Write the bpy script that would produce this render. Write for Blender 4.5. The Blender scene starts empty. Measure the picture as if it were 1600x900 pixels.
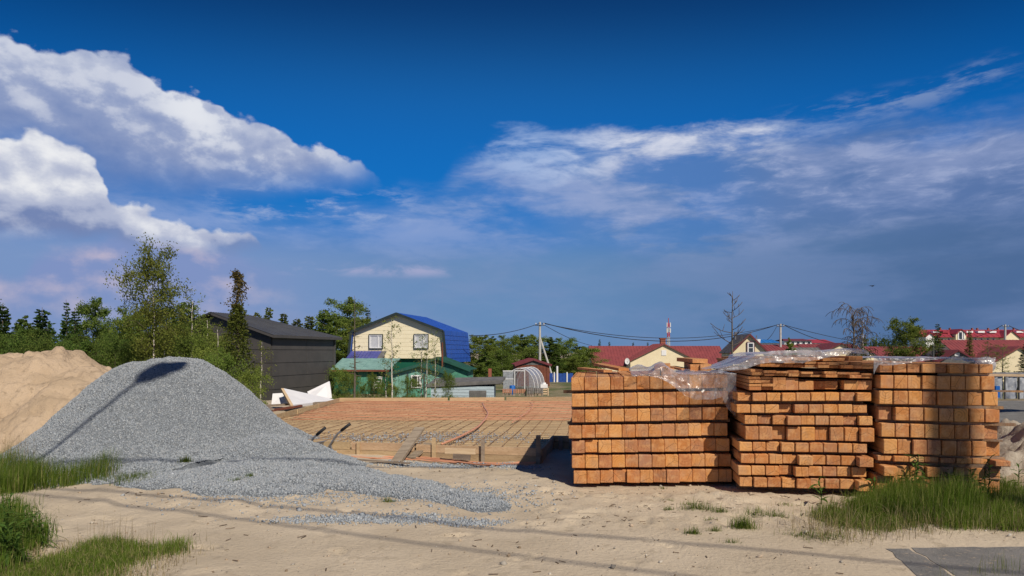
import bpy, bmesh, math, random
import numpy as np
from mathutils import Vector, Matrix, Euler
R = math.radians
sc = bpy.context.scene
col = sc.collection

# ------------------------------------------------------------------ camera
F, H, VH = 1067.0, 1.55, 550.0            # focal length in photo pixels, eye height, horizon row
cam = bpy.data.cameras.new('camera')
cam.sensor_width = 36.0
cam.lens = 36.0 * F / 1600.0
cam.shift_y = (VH - 450.0) / 1600.0
cam.clip_end = 6000.0
cam.clip_start = 0.05
camo = bpy.data.objects.new('camera', cam)
camo.location = (0, 0, H)
camo.rotation_euler = (R(90), 0, 0)
col.objects.link(camo)
sc.camera = camo

def P(u, v, D):
    """point seen at (u, v) at distance D"""
    return Vector(((u - 800) * D / F, D, H - (v - VH) * D / F))
def X(u, D): return (u - 800) * D / F
def Z(v, D): return H - (v - VH) * D / F

# ------------------------------------------------------------------ light
sc.view_settings.view_transform = 'Standard'
sc.view_settings.look = 'None'
sc.view_settings.exposure = 0.0
sc.view_settings.gamma = 1.0
SUN_EL = R(43.0)
SH = Vector((0.48, -0.877, 0)).normalized()
SUN = Vector((SH.x * math.cos(SUN_EL), SH.y * math.cos(SUN_EL), math.sin(SUN_EL)))
sl = bpy.data.lights.new('sun', 'SUN')
sl.energy = 4.6
sl.angle = R(0.53)
sl.color = (1.0, 0.90, 0.76)
so = bpy.data.objects.new('sun', sl)
so.rotation_euler = SUN.to_track_quat('Z', 'Y').to_euler()
col.objects.link(so)

# ------------------------------------------------------------------ world: sky and clouds by direction
SKY_STRENGTH = 0.1
W = bpy.data.worlds.new('World')
sc.world = W
W.use_nodes = True
wt = W.node_tree
wt.nodes.clear()

class NT:
    """small expression helper for a node tree"""
    def __init__(s, t): s.t = t
    def node(s, typ, **kw):
        n = s.t.nodes.new(typ)
        for k, v in kw.items(): setattr(n, k, v)
        return n
    def put(s, sock, val):
        if isinstance(val, bpy.types.NodeSocket): s.t.links.new(val, sock)
        else: sock.default_value = val
    def m(s, op, a, b=None, c=None, clamp=False):
        n = s.node('ShaderNodeMath', operation=op); n.use_clamp = clamp
        s.put(n.inputs[0], a)
        if b is not None: s.put(n.inputs[1], b)
        if c is not None: s.put(n.inputs[2], c)
        return n.outputs[0]
    def add(s, a, b): return s.m('ADD', a, b)
    def sub(s, a, b): return s.m('SUBTRACT', a, b)
    def mul(s, a, b): return s.m('MULTIPLY', a, b)
    def mad(s, a, b, c): return s.m('MULTIPLY_ADD', a, b, c)
    def smooth(s, x, lo, hi, a=0.0, b=1.0):
        n = s.node('ShaderNodeMapRange', interpolation_type='SMOOTHSTEP')
        s.put(n.inputs['Value'], x)
        n.inputs['From Min'].default_value = lo; n.inputs['From Max'].default_value = hi
        n.inputs['To Min'].default_value = a; n.inputs['To Max'].default_value = b
        return n.outputs['Result']
    def lin(s, x, lo, hi, a=0.0, b=1.0):
        n = s.node('ShaderNodeMapRange')
        s.put(n.inputs['Value'], x)
        n.inputs['From Min'].default_value = lo; n.inputs['From Max'].default_value = hi
        n.inputs['To Min'].default_value = a; n.inputs['To Max'].default_value = b
        return n.outputs['Result']
    def mix(s, f, a, b):
        n = s.node('ShaderNodeMix', data_type='RGBA')
        s.put(n.inputs['Factor'], f)
        s.put(n.inputs['A'] if False else n.inputs[6], a if isinstance(a, bpy.types.NodeSocket) else (*a[:3], 1))
        s.put(n.inputs[7], b if isinstance(b, bpy.types.NodeSocket) else (*b[:3], 1))
        return n.outputs[2]
    def noise(s, vec, scale, detail=4, rough=0.5, dist=0.0, lac=2.0):
        n = s.node('ShaderNodeTexNoise', noise_dimensions='3D')
        if vec is not None: s.put(n.inputs['Vector'], vec)
        n.inputs['Scale'].default_value = scale; n.inputs['Detail'].default_value = detail
        n.inputs['Roughness'].default_value = rough; n.inputs['Distortion'].default_value = dist
        n.inputs['Lacunarity'].default_value = lac
        return n.outputs['Fac']
    def vor(s, vec, scale, feature='SMOOTH_F1', smooth=0.6):
        n = s.node('ShaderNodeTexVoronoi', feature=feature)
        if vec is not None: s.put(n.inputs['Vector'], vec)
        n.inputs['Scale'].default_value = scale
        if 'Smoothness' in n.inputs: n.inputs['Smoothness'].default_value = smooth
        return n.outputs['Distance']
    def comb(s, x, y, z):
        n = s.node('ShaderNodeCombineXYZ')
        for i, v in enumerate((x, y, z)): s.put(n.inputs[i], v)
        return n.outputs[0]
    def curve(s, x, pts):
        n = s.node('ShaderNodeFloatCurve')
        s.put(n.inputs['Value'], x)
        c = n.mapping.curves[0]
        pts = sorted(pts)
        c.points[0].location = pts[0]; c.points[1].location = pts[-1]
        for p in pts[1:-1]: c.points.new(*p)
        for p in c.points: p.handle_type = 'AUTO_CLAMPED'
        n.mapping.use_clip = False
        n.mapping.update()
        return n.outputs[0]

def build_sky():
    T = NT(wt)
    tc = T.node('ShaderNodeTexCoord')
    sep = T.node('ShaderNodeSeparateXYZ'); wt.links.new(tc.outputs['Generated'], sep.inputs[0])
    x, y, z = sep.outputs
    hyp = T.m('SQRT', T.add(T.mul(x, x), T.mul(y, y)))
    hyp = T.m('MAXIMUM', hyp, 0.02)
    phi = T.m('ARCTAN2', x, y)              # azimuth from straight ahead
    eta = T.m('DIVIDE', z, hyp)             # tangent of the elevation
    PH = 1.0
    t = T.lin(phi, -PH, PH)
    def cv(pts, x=None):                    # curve through photo points, kept as azimuth / elevation
        q = []
        for (u, v) in pts:
            ph = math.atan((u - 800) / F)
            q.append(((ph + PH) / (2 * PH), (VH - v) / F * math.cos(ph)))
        return T.curve(t, q)
    def el(v): return (VH - v) / F
    # cloud-space coordinate: flattened so that clouds are wider than tall
    pc = T.comb(T.mul(phi, 1.0), T.mul(eta, 1.35), 0.37)
    pw = T.comb(T.mul(phi, 1.0), T.mul(eta, 3.2), 1.7)
    tilt = T.sub(eta, T.mul(phi, 0.16))
    ps = T.comb(T.mul(phi, 1.0), T.mul(tilt, 5.0), 5.1)     # streaks rising to the right
    n_big = T.sub(T.noise(pc, 5.0, 7, 0.52), 0.5)
    n_puff = T.sub(0.45, T.vor(pc, 26.0, smooth=0.45))
    n_puff2 = T.sub(0.45, T.vor(pc, 62.0, smooth=0.5))
    n_fine = T.sub(T.noise(pc, 34.0, 6, 0.6), 0.5)
    n_wisp = T.noise(pw, 9.0, 8, 0.62, 0.3)
    n_str = T.noise(ps, 8.0, 8, 0.62, 0.4)
    n_str2 = T.noise(ps, 22.0, 6, 0.62, 0.2)
    # emboss: brightness where the cloud bulges towards the sun (behind, to the right, above)
    pc2 = T.comb(T.mad(phi, 1.0, 0.012), T.mad(eta, 1.35, 0.020), 0.37)
    emb = T.sub(T.noise(pc, 13.0, 6, 0.55), T.noise(pc2, 13.0, 6, 0.55))
    emb2 = T.sub(T.vor(pc2, 26.0, smooth=0.45), T.vor(pc, 26.0, smooth=0.45))

    sky = T.node('ShaderNodeTexSky', sky_type='NISHITA')
    sky.sun_disc = False
    sky.sun_elevation = SUN_EL
    sky.sun_rotation = math.atan2(SH.x, SH.y)
    sky.altitude = 50; sky.air_density = 1.0; sky.dust_density = 0.4; sky.ozone_density = 2.0
    def L(c): return tuple(((k / 255 / 12.92) if k / 255 <= 0.04045 else ((k / 255 + 0.055) / 1.055) ** 2.4) / SKY_STRENGTH for k in c)
    # a polarised, deep blue rendering of the physical sky
    hsv = T.node('ShaderNodeHueSaturation'); hsv.inputs['Saturation'].default_value = 1.0
    wt.links.new(sky.outputs[0], hsv.inputs['Color'])
    tint = T.node('ShaderNodeMix', data_type='RGBA', blend_type='MULTIPLY')
    tint.inputs['Factor'].default_value = 1.0
    wt.links.new(hsv.outputs[0], tint.inputs[6]); tint.inputs[7].default_value = TINT
    deep = T.smooth(T.add(eta, T.mul(T.mul(phi, phi), 0.30)), 0.18, 0.58)
    c = T.mix(deep, tint.outputs[2], T.mix(0.85, tint.outputs[2], L((0, 40, 94))))
    c = T.mix(T.smooth(eta, 0.54, 0.20, 0, 0.92), c, L((0, 100, 184)))
    c = T.mix(T.smooth(eta, 0.34, 0.14, 0, 0.60), c, L((34, 126, 204)))
    # generic clouds away from the view
    away = T.smooth(T.m('ABSOLUTE', phi), 0.85, 1.25)
    gen = T.mul(T.mul(T.smooth(T.add(n_big, T.mul(n_puff, 0.12)), 0.02, 0.14), away), T.smooth(eta, 0.9, 0.3))
    c = T.mix(T.mul(gen, 0.85), c, L((196, 202, 216)))
    front = T.sub(1.0, away)

    # ---- wide soft veil below the cumulus, down to the horizon and up to the right
    top = cv([(-300, 235), (0, 236), (200, 262), (330, 296), (450, 306), (560, 312), (640, 306), (690, 282), (716, 236), (760, 222), (830, 208), (900, 214), (1000, 204), (1100, 192), (1200, 187), (1300, 184), (1450, 172), (1600, 155), (1800, 130)])
    e = T.add(T.sub(top, eta), T.add(T.mul(T.sub(n_wisp, 0.5), 0.07), T.add(T.mul(n_big, 0.03), T.mul(n_fine, 0.016))))
    veil = T.mul(T.smooth(e, -0.012, 0.055), T.smooth(eta, -0.05, 0.0))
    n_soft = T.noise(pw, 4.2, 6, 0.55)
    n_mot = T.noise(pw, 15.0, 7, 0.62, 0.35)
    dark = T.mix(T.smooth(phi, -0.1, 0.66), L((104, 140, 194)), L((92, 117, 164)))
    lite = T.mix(T.smooth(phi, -0.3, 0.66), L((158, 174, 212)), L((134, 150, 190)))
    body = T.mix(T.smooth(T.add(T.mul(n_soft, 0.6), T.mul(n_mot, 0.4)), 0.41, 0.60), dark, lite)
    body = T.mix(T.mul(T.smooth(n_mot, 0.52, 0.70), T.smooth(eta, el(400), el(300), 0, 0.55)), body, L((172, 182, 212)))
    low = T.mix(T.smooth(phi, -0.45, 0.0), L((126, 151, 194)), L((106, 141, 182)))
    low = T.mix(T.smooth(phi, -0.02, 0.66), low, L((78, 105, 145)))
    low = T.mix(T.smooth(n_soft, 0.40, 0.62, 0, 0.35), low, L((120, 140, 182)))
    body = T.mix(T.smooth(T.add(eta, T.mul(T.sub(n_soft, 0.5), 0.10)), el(340), el(420), 0, 0.9), body, low)
    # thinner on the left and in the middle where the blue shows through
    thin = T.mad(T.smooth(phi, -0.02, 0.16), 0.30, 0.62)
    cov = T.add(T.mul(T.smooth(T.add(T.mul(n_soft, 0.7), T.mul(n_wisp, 0.3)), 0.36, 0.56), thin), 0.0)
    cov = T.m('MAXIMUM', cov, T.smooth(eta, el(330), el(430), 0.25, 0.94))
    cov = T.m('MAXIMUM', cov, T.smooth(phi, 0.12, 0.40, 0, 0.92))
    cov = T.m('MAXIMUM', cov, T.smooth(phi, -0.05, 0.12, 0, 0.62))
    c = T.mix(T.mul(veil, cov), c, body)
    # bright fleece along the upper edge of the veil
    s1t = cv([(640, 300), (700, 250), (730, 224), (800, 206), (830, 204), (880, 216), (930, 212), (1000, 205), (1100, 193), (1180, 188), (1245, 186), (1420, 178), (1500, 176)])
    s1b = cv([(640, 300), (700, 262), (740, 272), (800, 284), (870, 292), (930, 276), (1000, 248), (1100, 242), (1180, 238), (1245, 216), (1330, 196), (1420, 186), (1500, 184)])
    w1 = T.mul(T.smooth(T.add(T.sub(s1t, eta), T.add(T.mul(T.sub(n_wisp, 0.5), 0.07), T.mul(n_fine, 0.014))), -0.010, 0.022),
               T.smooth(T.add(T.sub(eta, s1b), T.add(T.mul(T.sub(n_wisp, 0.5), 0.09), T.mul(n_fine, 0.02))), -0.012, 0.034))
    w1 = T.mul(w1, T.mul(T.smooth(phi, -0.11, 0.02), T.smooth(phi, 0.56, 0.36)))
    core = T.mul(T.smooth(phi, 0.02, 0.20), T.smooth(phi, 0.42, 0.34))
    w1 = T.mul(w1, T.mad(T.smooth(T.add(T.mul(n_wisp, 0.6), T.mul(n_mot, 0.4)), 0.38, 0.58), 0.62, T.mul(core, 0.42)))
    w1 = T.m('MINIMUM', w1, 1.0)
    c = T.mix(T.mul(w1, 0.95), c, T.mix(core, L((178, 198, 232)), L((214, 218, 232))))
    # wisps in the upper right
    wl = cv([(1180, 196), (1260, 182), (1340, 166), (1440, 150), (1500, 128), (1560, 108), (1640, 100)])
    dw = T.m('ABSOLUTE', T.sub(eta, wl))
    ww = T.mul(T.smooth(dw, 0.028, 0.0), T.smooth(T.add(T.mul(n_str, 0.5), T.mul(n_mot, 0.5)), 0.47, 0.60))
    ww = T.mul(ww, T.mul(T.smooth(phi, 0.34, 0.42), T.smooth(phi, 0.66, 0.60)))
    c = T.mix(T.mul(ww, 0.70), c, L((128, 150, 192)))
    # small pale puffs and streaks in the middle
    mm = T.mul(T.smooth(T.m('ABSOLUTE', T.sub(eta, el(330))), 0.05, 0.0), T.smooth(T.add(T.mul(n_wisp, 0.6), T.mul(n_mot, 0.4)), 0.49, 0.62))
    mm = T.mul(mm, T.mul(T.smooth(phi, -0.46, -0.36), T.smooth(phi, -0.10, -0.2)))
    c = T.mix(T.mul(mm, 0.75), c, L((166, 182, 216)))
    m2 = T.mul(T.smooth(T.m('ABSOLUTE', T.sub(eta, el(424))), 0.014, 0.0), T.smooth(n_wisp, 0.40, 0.58))
    m2 = T.mul(m2, T.mul(T.smooth(phi, -0.42, -0.3), T.smooth(phi, -0.02, -0.14)))
    c = T.mix(T.mul(m2, 0.75), c, L((170, 172, 206)))
    # pinkish layer low on the left
    pk_t = cv([(-300, 425), (-40, 425), (20, 440), (60, 400), (140, 384), (200, 372), (260, 384), (360, 400), (440, 414), (560, 440)])
    pk = T.mul(T.smooth(T.add(T.sub(pk_t, eta), T.add(T.mul(n_big, 0.05), T.mul(n_wisp, 0.02))), -0.004, 0.022), T.smooth(eta, el(560), el(440)))
    pk = T.mul(pk, T.mul(T.smooth(phi, -0.26, -0.44), front))
    pkc = T.mix(T.smooth(T.add(T.mul(emb, 0.6), T.add(T.mul(n_big, 0.3), T.mul(T.sub(n_soft, 0.5), 0.5))), -0.09, 0.13), L((128, 146, 194)), L((196, 184, 202)))
    c = T.mix(T.mul(pk, 0.85), c, pkc)

    # ---- diagonal cumulus bank on the left
    at = cv([(-300, 20), (-60, 40), (0, 46), (60, 66), (120, 76), (180, 80), (230, 108), (262, 130), (335, 158), (350, 168), (400, 184), (450, 210), (500, 224), (540, 244), (570, 258), (590, 275), (640, 300)])
    ab = cv([(-300, 240), (0, 238), (80, 245), (160, 285), (250, 300), (330, 300), (400, 294), (480, 284), (540, 277), (575, 268), (590, 280), (640, 310)])
    d_t = T.add(T.sub(at, eta), T.add(T.mul(n_puff, 0.020), T.add(T.mul(n_puff2, 0.013), T.mul(n_fine, 0.022))))
    d_b = T.add(T.sub(eta, ab), T.mul(n_big, 0.08))
    ma = T.mul(T.mul(T.smooth(d_t, 0.0, 0.008), T.smooth(d_b, -0.035, 0.05)), T.mul(front, T.smooth(phi, math.atan(-200 / F), math.atan(-235 / F))))
    fade = T.smooth(phi, -0.62, -0.30)
    dep = T.add(d_t, T.add(T.mul(n_big, 0.13), T.mul(emb, -0.24)))
    acol = T.mix(T.smooth(dep, -0.015, 0.085), L((192, 199, 218)), L((146, 160, 196)))
    acol = T.mix(T.smooth(dep, 0.05, 0.17), acol, L((112, 134, 182)))
    acol = T.mix(T.mul(T.smooth(emb, -0.02, 0.10), T.smooth(dep, 0.12, 0.0, 0, 0.55)), acol, L((214, 218, 230)))
    glow = T.mul(T.smooth(T.m('ABSOLUTE', T.sub(phi, math.atan(-500 / F))), 0.075, 0.0), T.mul(T.smooth(d_t, 0.075, 0.02), T.smooth(emb, -0.06, 0.05)))
    acol = T.mix(T.mul(glow, 0.75), acol, L((236, 238, 242)))
    c = T.mix(T.mul(ma, 0.97), c, acol)

    # ---- white cumulus below it
    bt = cv([(-300, 190), (0, 214), (40, 206), (70, 204), (100, 212), (130, 228), (150, 248), (165, 285), (182, 318), (200, 308), (215, 304), (232, 318), (250, 332), (275, 332), (300, 350), (325, 350), (350, 350), (395, 362), (415, 380), (460, 400)])
    bb = cv([(-300, 372), (0, 370), (60, 374), (130, 376), (172, 370), (200, 382), (300, 390), (400, 392), (420, 390), (460, 402)])
    e_t = T.add(T.sub(bt, eta), T.add(T.mul(n_puff, 0.022), T.add(T.mul(n_puff2, 0.013), T.mul(n_fine, 0.022))))
    e_b = T.add(T.sub(eta, bb), T.add(T.mul(n_big, 0.04), T.mul(n_fine, 0.016)))
    mb = T.mul(T.mul(T.smooth(e_t, 0.0, 0.009), T.smooth(e_b, -0.010, 0.020)), T.mul(front, T.smooth(phi, -0.335, -0.36)))
    small = T.smooth(phi, -0.57, -0.50)
    lowness = T.add(T.mul(T.smooth(e_b, 0.10, 0.0), T.sub(1.0, small)), T.mul(T.smooth(e_b, 0.034, 0.0), small))
    shade = T.add(lowness, T.add(T.mul(emb, -2.2), T.add(T.mul(emb2, -0.35), T.mul(n_big, -1.2))))
    bcol = T.mix(T.smooth(shade, -0.35, 0.45), L((236, 237, 240)), L((176, 184, 208)))
    bcol = T.mix(T.smooth(shade, 0.45, 1.05), bcol, L((116, 134, 178)))
    bcol = T.mix(T.mul(small, 0.15), bcol, L((158, 170, 204)))
    c = T.mix(mb, c, bcol)
    # ground half
    c = T.mix(T.smooth(z, -0.01, -0.08), c, L((96, 92, 84)))
    bg = T.node('ShaderNodeBackground'); bg.inputs['Strength'].default_value = SKY_STRENGTH
    wt.links.new(c, bg.inputs['Color'])
    out = T.node('ShaderNodeOutputWorld')
    wt.links.new(bg.outputs[0], out.inputs['Surface'])
TINT = (0.16, 0.62, 1.0, 1)
build_sky()

# ------------------------------------------------------------------ helpers
rng = np.random.default_rng(7)
rnd = random.Random(11)

def fbm(x, y, scale=1.0, octv=4, seed=0, gain=0.5):
    x = np.asarray(x, float); y = np.asarray(y, float)
    out = np.zeros(np.broadcast(x, y).shape); a = 1.0; tot = 0
    for o in range(octv):
        g = np.random.default_rng(seed * 97 + o).random((256, 256))
        fx = x * scale * 2 ** o + 37.3 * o; fy = y * scale * 2 ** o + 11.7 * o
        ix = np.floor(fx).astype(int); iy = np.floor(fy).astype(int)
        tx = fx - ix; ty = fy - iy
        tx = tx * tx * (3 - 2 * tx); ty = ty * ty * (3 - 2 * ty)
        g00 = g[ix % 256, iy % 256]; g10 = g[(ix + 1) % 256, iy % 256]
        g01 = g[ix % 256, (iy + 1) % 256]; g11 = g[(ix + 1) % 256, (iy + 1) % 256]
        out = out + a * ((g00 * (1 - tx) + g10 * tx) * (1 - ty) + (g01 * (1 - tx) + g11 * tx) * ty - 0.5)
        tot += a; a *= gain
    return out / tot * 2

def sstep(x, a, b):
    t = np.clip((x - a) / (b - a), 0, 1)
    return t * t * (3 - 2 * t)

def tag(o, label=None, cat=None, group=None, kind=None):
    if label: o['label'] = label
    if cat:
        o['category'] = cat; o['kind'] = 'thing'
    if group: o['group'] = group
    if kind: o['kind'] = kind
    return o

def link(name, mesh, mat=None, parent=None, loc=None, rot=None):
    o = bpy.data.objects.new(name, mesh)
    col.objects.link(o)
    if mat and not mesh.materials: mesh.materials.append(mat)
    if parent: o.parent = parent
    if loc is not None: o.location = loc
    if rot is not None: o.rotation_euler = rot
    return o

def empty(name, loc=(0, 0, 0), rot=(0, 0, 0), label=None, cat=None, group=None):
    o = bpy.data.objects.new(name, None)
    o.empty_display_size = 0.1
    o.location = loc; o.rotation_euler = rot
    col.objects.link(o)
    return tag(o, label, cat, group)

class MB:
    """collects shapes into one mesh"""
    def __init__(s): s.v = []; s.f = []
    def quad(s, *p):
        n = len(s.v); s.v += [tuple(q) for q in p]; s.f.append(tuple(range(n, n + len(p)))); return s
    def box(s, c, d, rot=None):
        hx, hy, hz = d[0] / 2, d[1] / 2, d[2] / 2
        pts = [Vector((a * hx, b * hy, e * hz)) for e in (-1, 1) for b in (-1, 1) for a in (-1, 1)]
        if rot is not None: pts = [rot @ p for p in pts]
        n = len(s.v); s.v += [tuple(p + Vector(c)) for p in pts]
        for f in ((0, 2, 3, 1), (4, 5, 7, 6), (0, 1, 5, 4), (2, 6, 7, 3), (0, 4, 6, 2), (1, 3, 7, 5)):
            s.f.append(tuple(n + i for i in f))
        return s
    def span(s, a, b):
        a, b = Vector(a), Vector(b)
        return s.box((a + b) / 2, (abs(b.x - a.x), abs(b.y - a.y), abs(b.z - a.z)))
    def beam(s, a, b, w, t, up=(0, 0, 1)):
        a, b = Vector(a), Vector(b); y = (b - a); L = y.length; y.normalize()
        x = y.cross(Vector(up)).normalized(); z = x.cross(y)
        return s.box((a + b) / 2, (w, L, t), Matrix((x, y, z)).transposed())
    def tube(s, pts, r, n=6, cap=True):
        pts = [Vector(p) for p in pts]
        if not isinstance(r, (list, tuple)): r = [r] * len(pts)
        base = len(s.v); ref = None
        for i, p in enumerate(pts):
            d = (pts[min(i + 1, len(pts) - 1)] - pts[max(i - 1, 0)])
            if d.length < 1e-9: d = Vector((0, 0, 1))
            d.normalize()
            if ref is None: ref = d.orthogonal().normalized()
            ref = (ref - d * ref.dot(d))
            ref = ref.normalized() if ref.length > 1e-6 else d.orthogonal().normalized()
            b = d.cross(ref)
            for k in range(n):
                a = 2 * math.pi * k / n
                s.v.append(tuple(p + (ref * math.cos(a) + b * math.sin(a)) * r[i]))
        for i in range(len(pts) - 1):
            for k in range(n):
                k2 = (k + 1) % n
                s.f.append((base + i * n + k, base + i * n + k2, base + (i + 1) * n + k2, base + (i + 1) * n + k))
        if cap:
            s.f.append(tuple(base + k for k in reversed(range(n))))
            s.f.append(tuple(base + (len(pts) - 1) * n + k for k in range(n)))
        return s
    def prism(s, poly, vec):
        """closed polygon extruded by vec"""
        poly = [Vector(p) for p in poly]; vec = Vector(vec); n = len(poly); b = len(s.v)
        s.v += [tuple(p) for p in poly] + [tuple(p + vec) for p in poly]
        s.f.append(tuple(b + i for i in range(n))); s.f.append(tuple(b + n + i for i in reversed(range(n))))
        for i in range(n):
            j = (i + 1) % n
            s.f.append((b + j, b + i, b + n + i, b + n + j))
        return s
    def mesh(s, name, smooth=False, fix=True):
        m = bpy.data.meshes.new(name)
        m.from_pydata(s.v, [], s.f)
        if fix:
            bm = bmesh.new(); bm.from_mesh(m); bmesh.ops.recalc_face_normals(bm, faces=bm.faces); bm.to_mesh(m); bm.free()
        if smooth: m.polygons.foreach_set('use_smooth', [True] * len(m.polygons))
        m.update()
        return m
    def build(s, name, mat, parent=None, smooth=False, loc=None, rot=None):
        return link(name, s.mesh(name, smooth), mat, parent, loc, rot)

def np_mesh(name, verts, faces, smooth=False, attr=None):
    """verts (n,3), faces (m,k) numpy -> mesh; attr: per-vertex float called 'tone'"""
    m = bpy.data.meshes.new(name)
    verts = np.ascontiguousarray(verts, np.float32); faces = np.ascontiguousarray(faces, np.int32)
    k = faces.shape[1]; nf = len(faces)
    m.vertices.add(len(verts)); m.vertices.foreach_set('co', verts.ravel())
    m.loops.add(nf * k); m.loops.foreach_set('vertex_index', faces.ravel())
    m.polygons.add(nf)
    m.polygons.foreach_set('loop_start', np.arange(0, nf * k, k, dtype=np.int32))
    m.polygons.foreach_set('loop_total', np.full(nf, k, np.int32))
    if smooth: m.polygons.foreach_set('use_smooth', np.ones(nf, bool))
    if attr is not None:
        a = m.attributes.new('tone', 'FLOAT', 'POINT'); a.data.foreach_set('value', np.ascontiguousarray(attr, np.float32))
    m.update(calc_edges=True); m.validate()
    return m

# ------------------------------------------------------------------ materials
def mat(name, c1, c2=None, scale=4.0, rough=0.8, bump=0.0, bscale=40.0, metal=0.0, stretch=(1, 1, 1), detail=6, jitter=0.0, spec=0.3, lo=0.35, hi=0.65, c3=None, c4=None):
    m = bpy.data.materials.new(name); m.use_nodes = True
    t = m.node_tree; T = NT(t); b = t.nodes['Principled BSDF']
    b.inputs['Roughness'].default_value = rough; b.inputs['Metallic'].default_value = metal
    b.inputs['Specular IOR Level'].default_value = spec
    tc = T.node('ShaderNodeTexCoord'); mp = T.node('ShaderNodeMapping'); mp.inputs['Scale'].default_value = stretch
    t.links.new(tc.outputs['Object'], mp.inputs['Vector']); vec = mp.outputs[0]
    c2 = c2 or tuple(k * 0.75 for k in c1)
    n = T.noise(vec, scale, detail, 0.6)
    c = T.mix(T.smooth(n, lo, hi), c1, c2)
    if c3: c = T.mix(T.smooth(T.noise(vec, scale * 6.3, 4, 0.6), 0.56, 0.72), c, c3)
    if c4: c = T.mix(T.mul(T.smooth(T.noise(vec, 55, 3, 0.6), 0.57, 0.70), T.smooth(T.noise(vec, 2.1, 4, 0.6), 0.40, 0.62)), c, c4)
    if jitter:
        oi = T.node('ShaderNodeObjectInfo'); h = T.node('ShaderNodeHueSaturation')
        t.links.new(c, h.inputs['Color'])
        T.put(h.inputs['Value'], T.lin(oi.outputs['Random'], 0, 1, 1 - jitter, 1 + jitter))
        T.put(h.inputs['Hue'], T.lin(T.m('FRACT', T.mul(oi.outputs['Random'], 7.31)), 0, 1, 0.5 - jitter * 0.05, 0.5 + jitter * 0.05))
        c = h.outputs[0]
    t.links.new(c, b.inputs['Base Color'])
    if bump:
        bp = T.node('ShaderNodeBump'); bp.inputs['Strength'].default_value = min(1, bump); bp.inputs['Distance'].default_value = 0.02 if bump <= 1 else 0.02 * bump
        T.put(bp.inputs['Height'], T.noise(vec, bscale, 6, 0.65)); t.links.new(bp.outputs[0], b.inputs['Normal'])
    return m

def leaf_mat(name, c1, c2, c3, scale=1.2, trans=0.45, dry=0.86):
    m = bpy.data.materials.new(name); m.use_nodes = True
    t = m.node_tree; T = NT(t); t.nodes.clear()
    at = T.node('ShaderNodeAttribute', attribute_name='tone')
    oi = T.node('ShaderNodeObjectInfo')
    tc = T.node('ShaderNodeTexCoord')
    n = T.noise(tc.outputs['Object'], scale, 3, 0.5)
    c = T.mix(T.smooth(T.add(T.mul(at.outputs['Fac'], 0.45), T.mul(n, 0.6)), 0.3, 0.75), c1, c2)
    c = T.mix(T.smooth(at.outputs['Fac'], dry, 1.0), c, c3)
    h = T.node('ShaderNodeHueSaturation'); t.links.new(c, h.inputs['Color'])
    T.put(h.inputs['Value'], T.lin(oi.outputs['Random'], 0, 1, 0.78, 1.2))
    T.put(h.inputs['Hue'], T.lin(T.m('FRACT', T.mul(oi.outputs['Random'], 5.77)), 0, 1, 0.485, 0.512))
    d = T.node('ShaderNodeBsdfDiffuse'); tr = T.node('ShaderNodeBsdfTranslucent')
    t.links.new(h.outputs[0], d.inputs[0]); t.links.new(h.outputs[0], tr.inputs[0])
    mx = T.node('ShaderNodeMixShader'); mx.inputs[0].default_value = trans
    t.links.new(d.outputs[0], mx.inputs[1]); t.links.new(tr.outputs[0], mx.inputs[2])
    o = T.node('ShaderNodeOutputMaterial'); t.links.new(mx.outputs[0], o.inputs[0])
    return m

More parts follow.
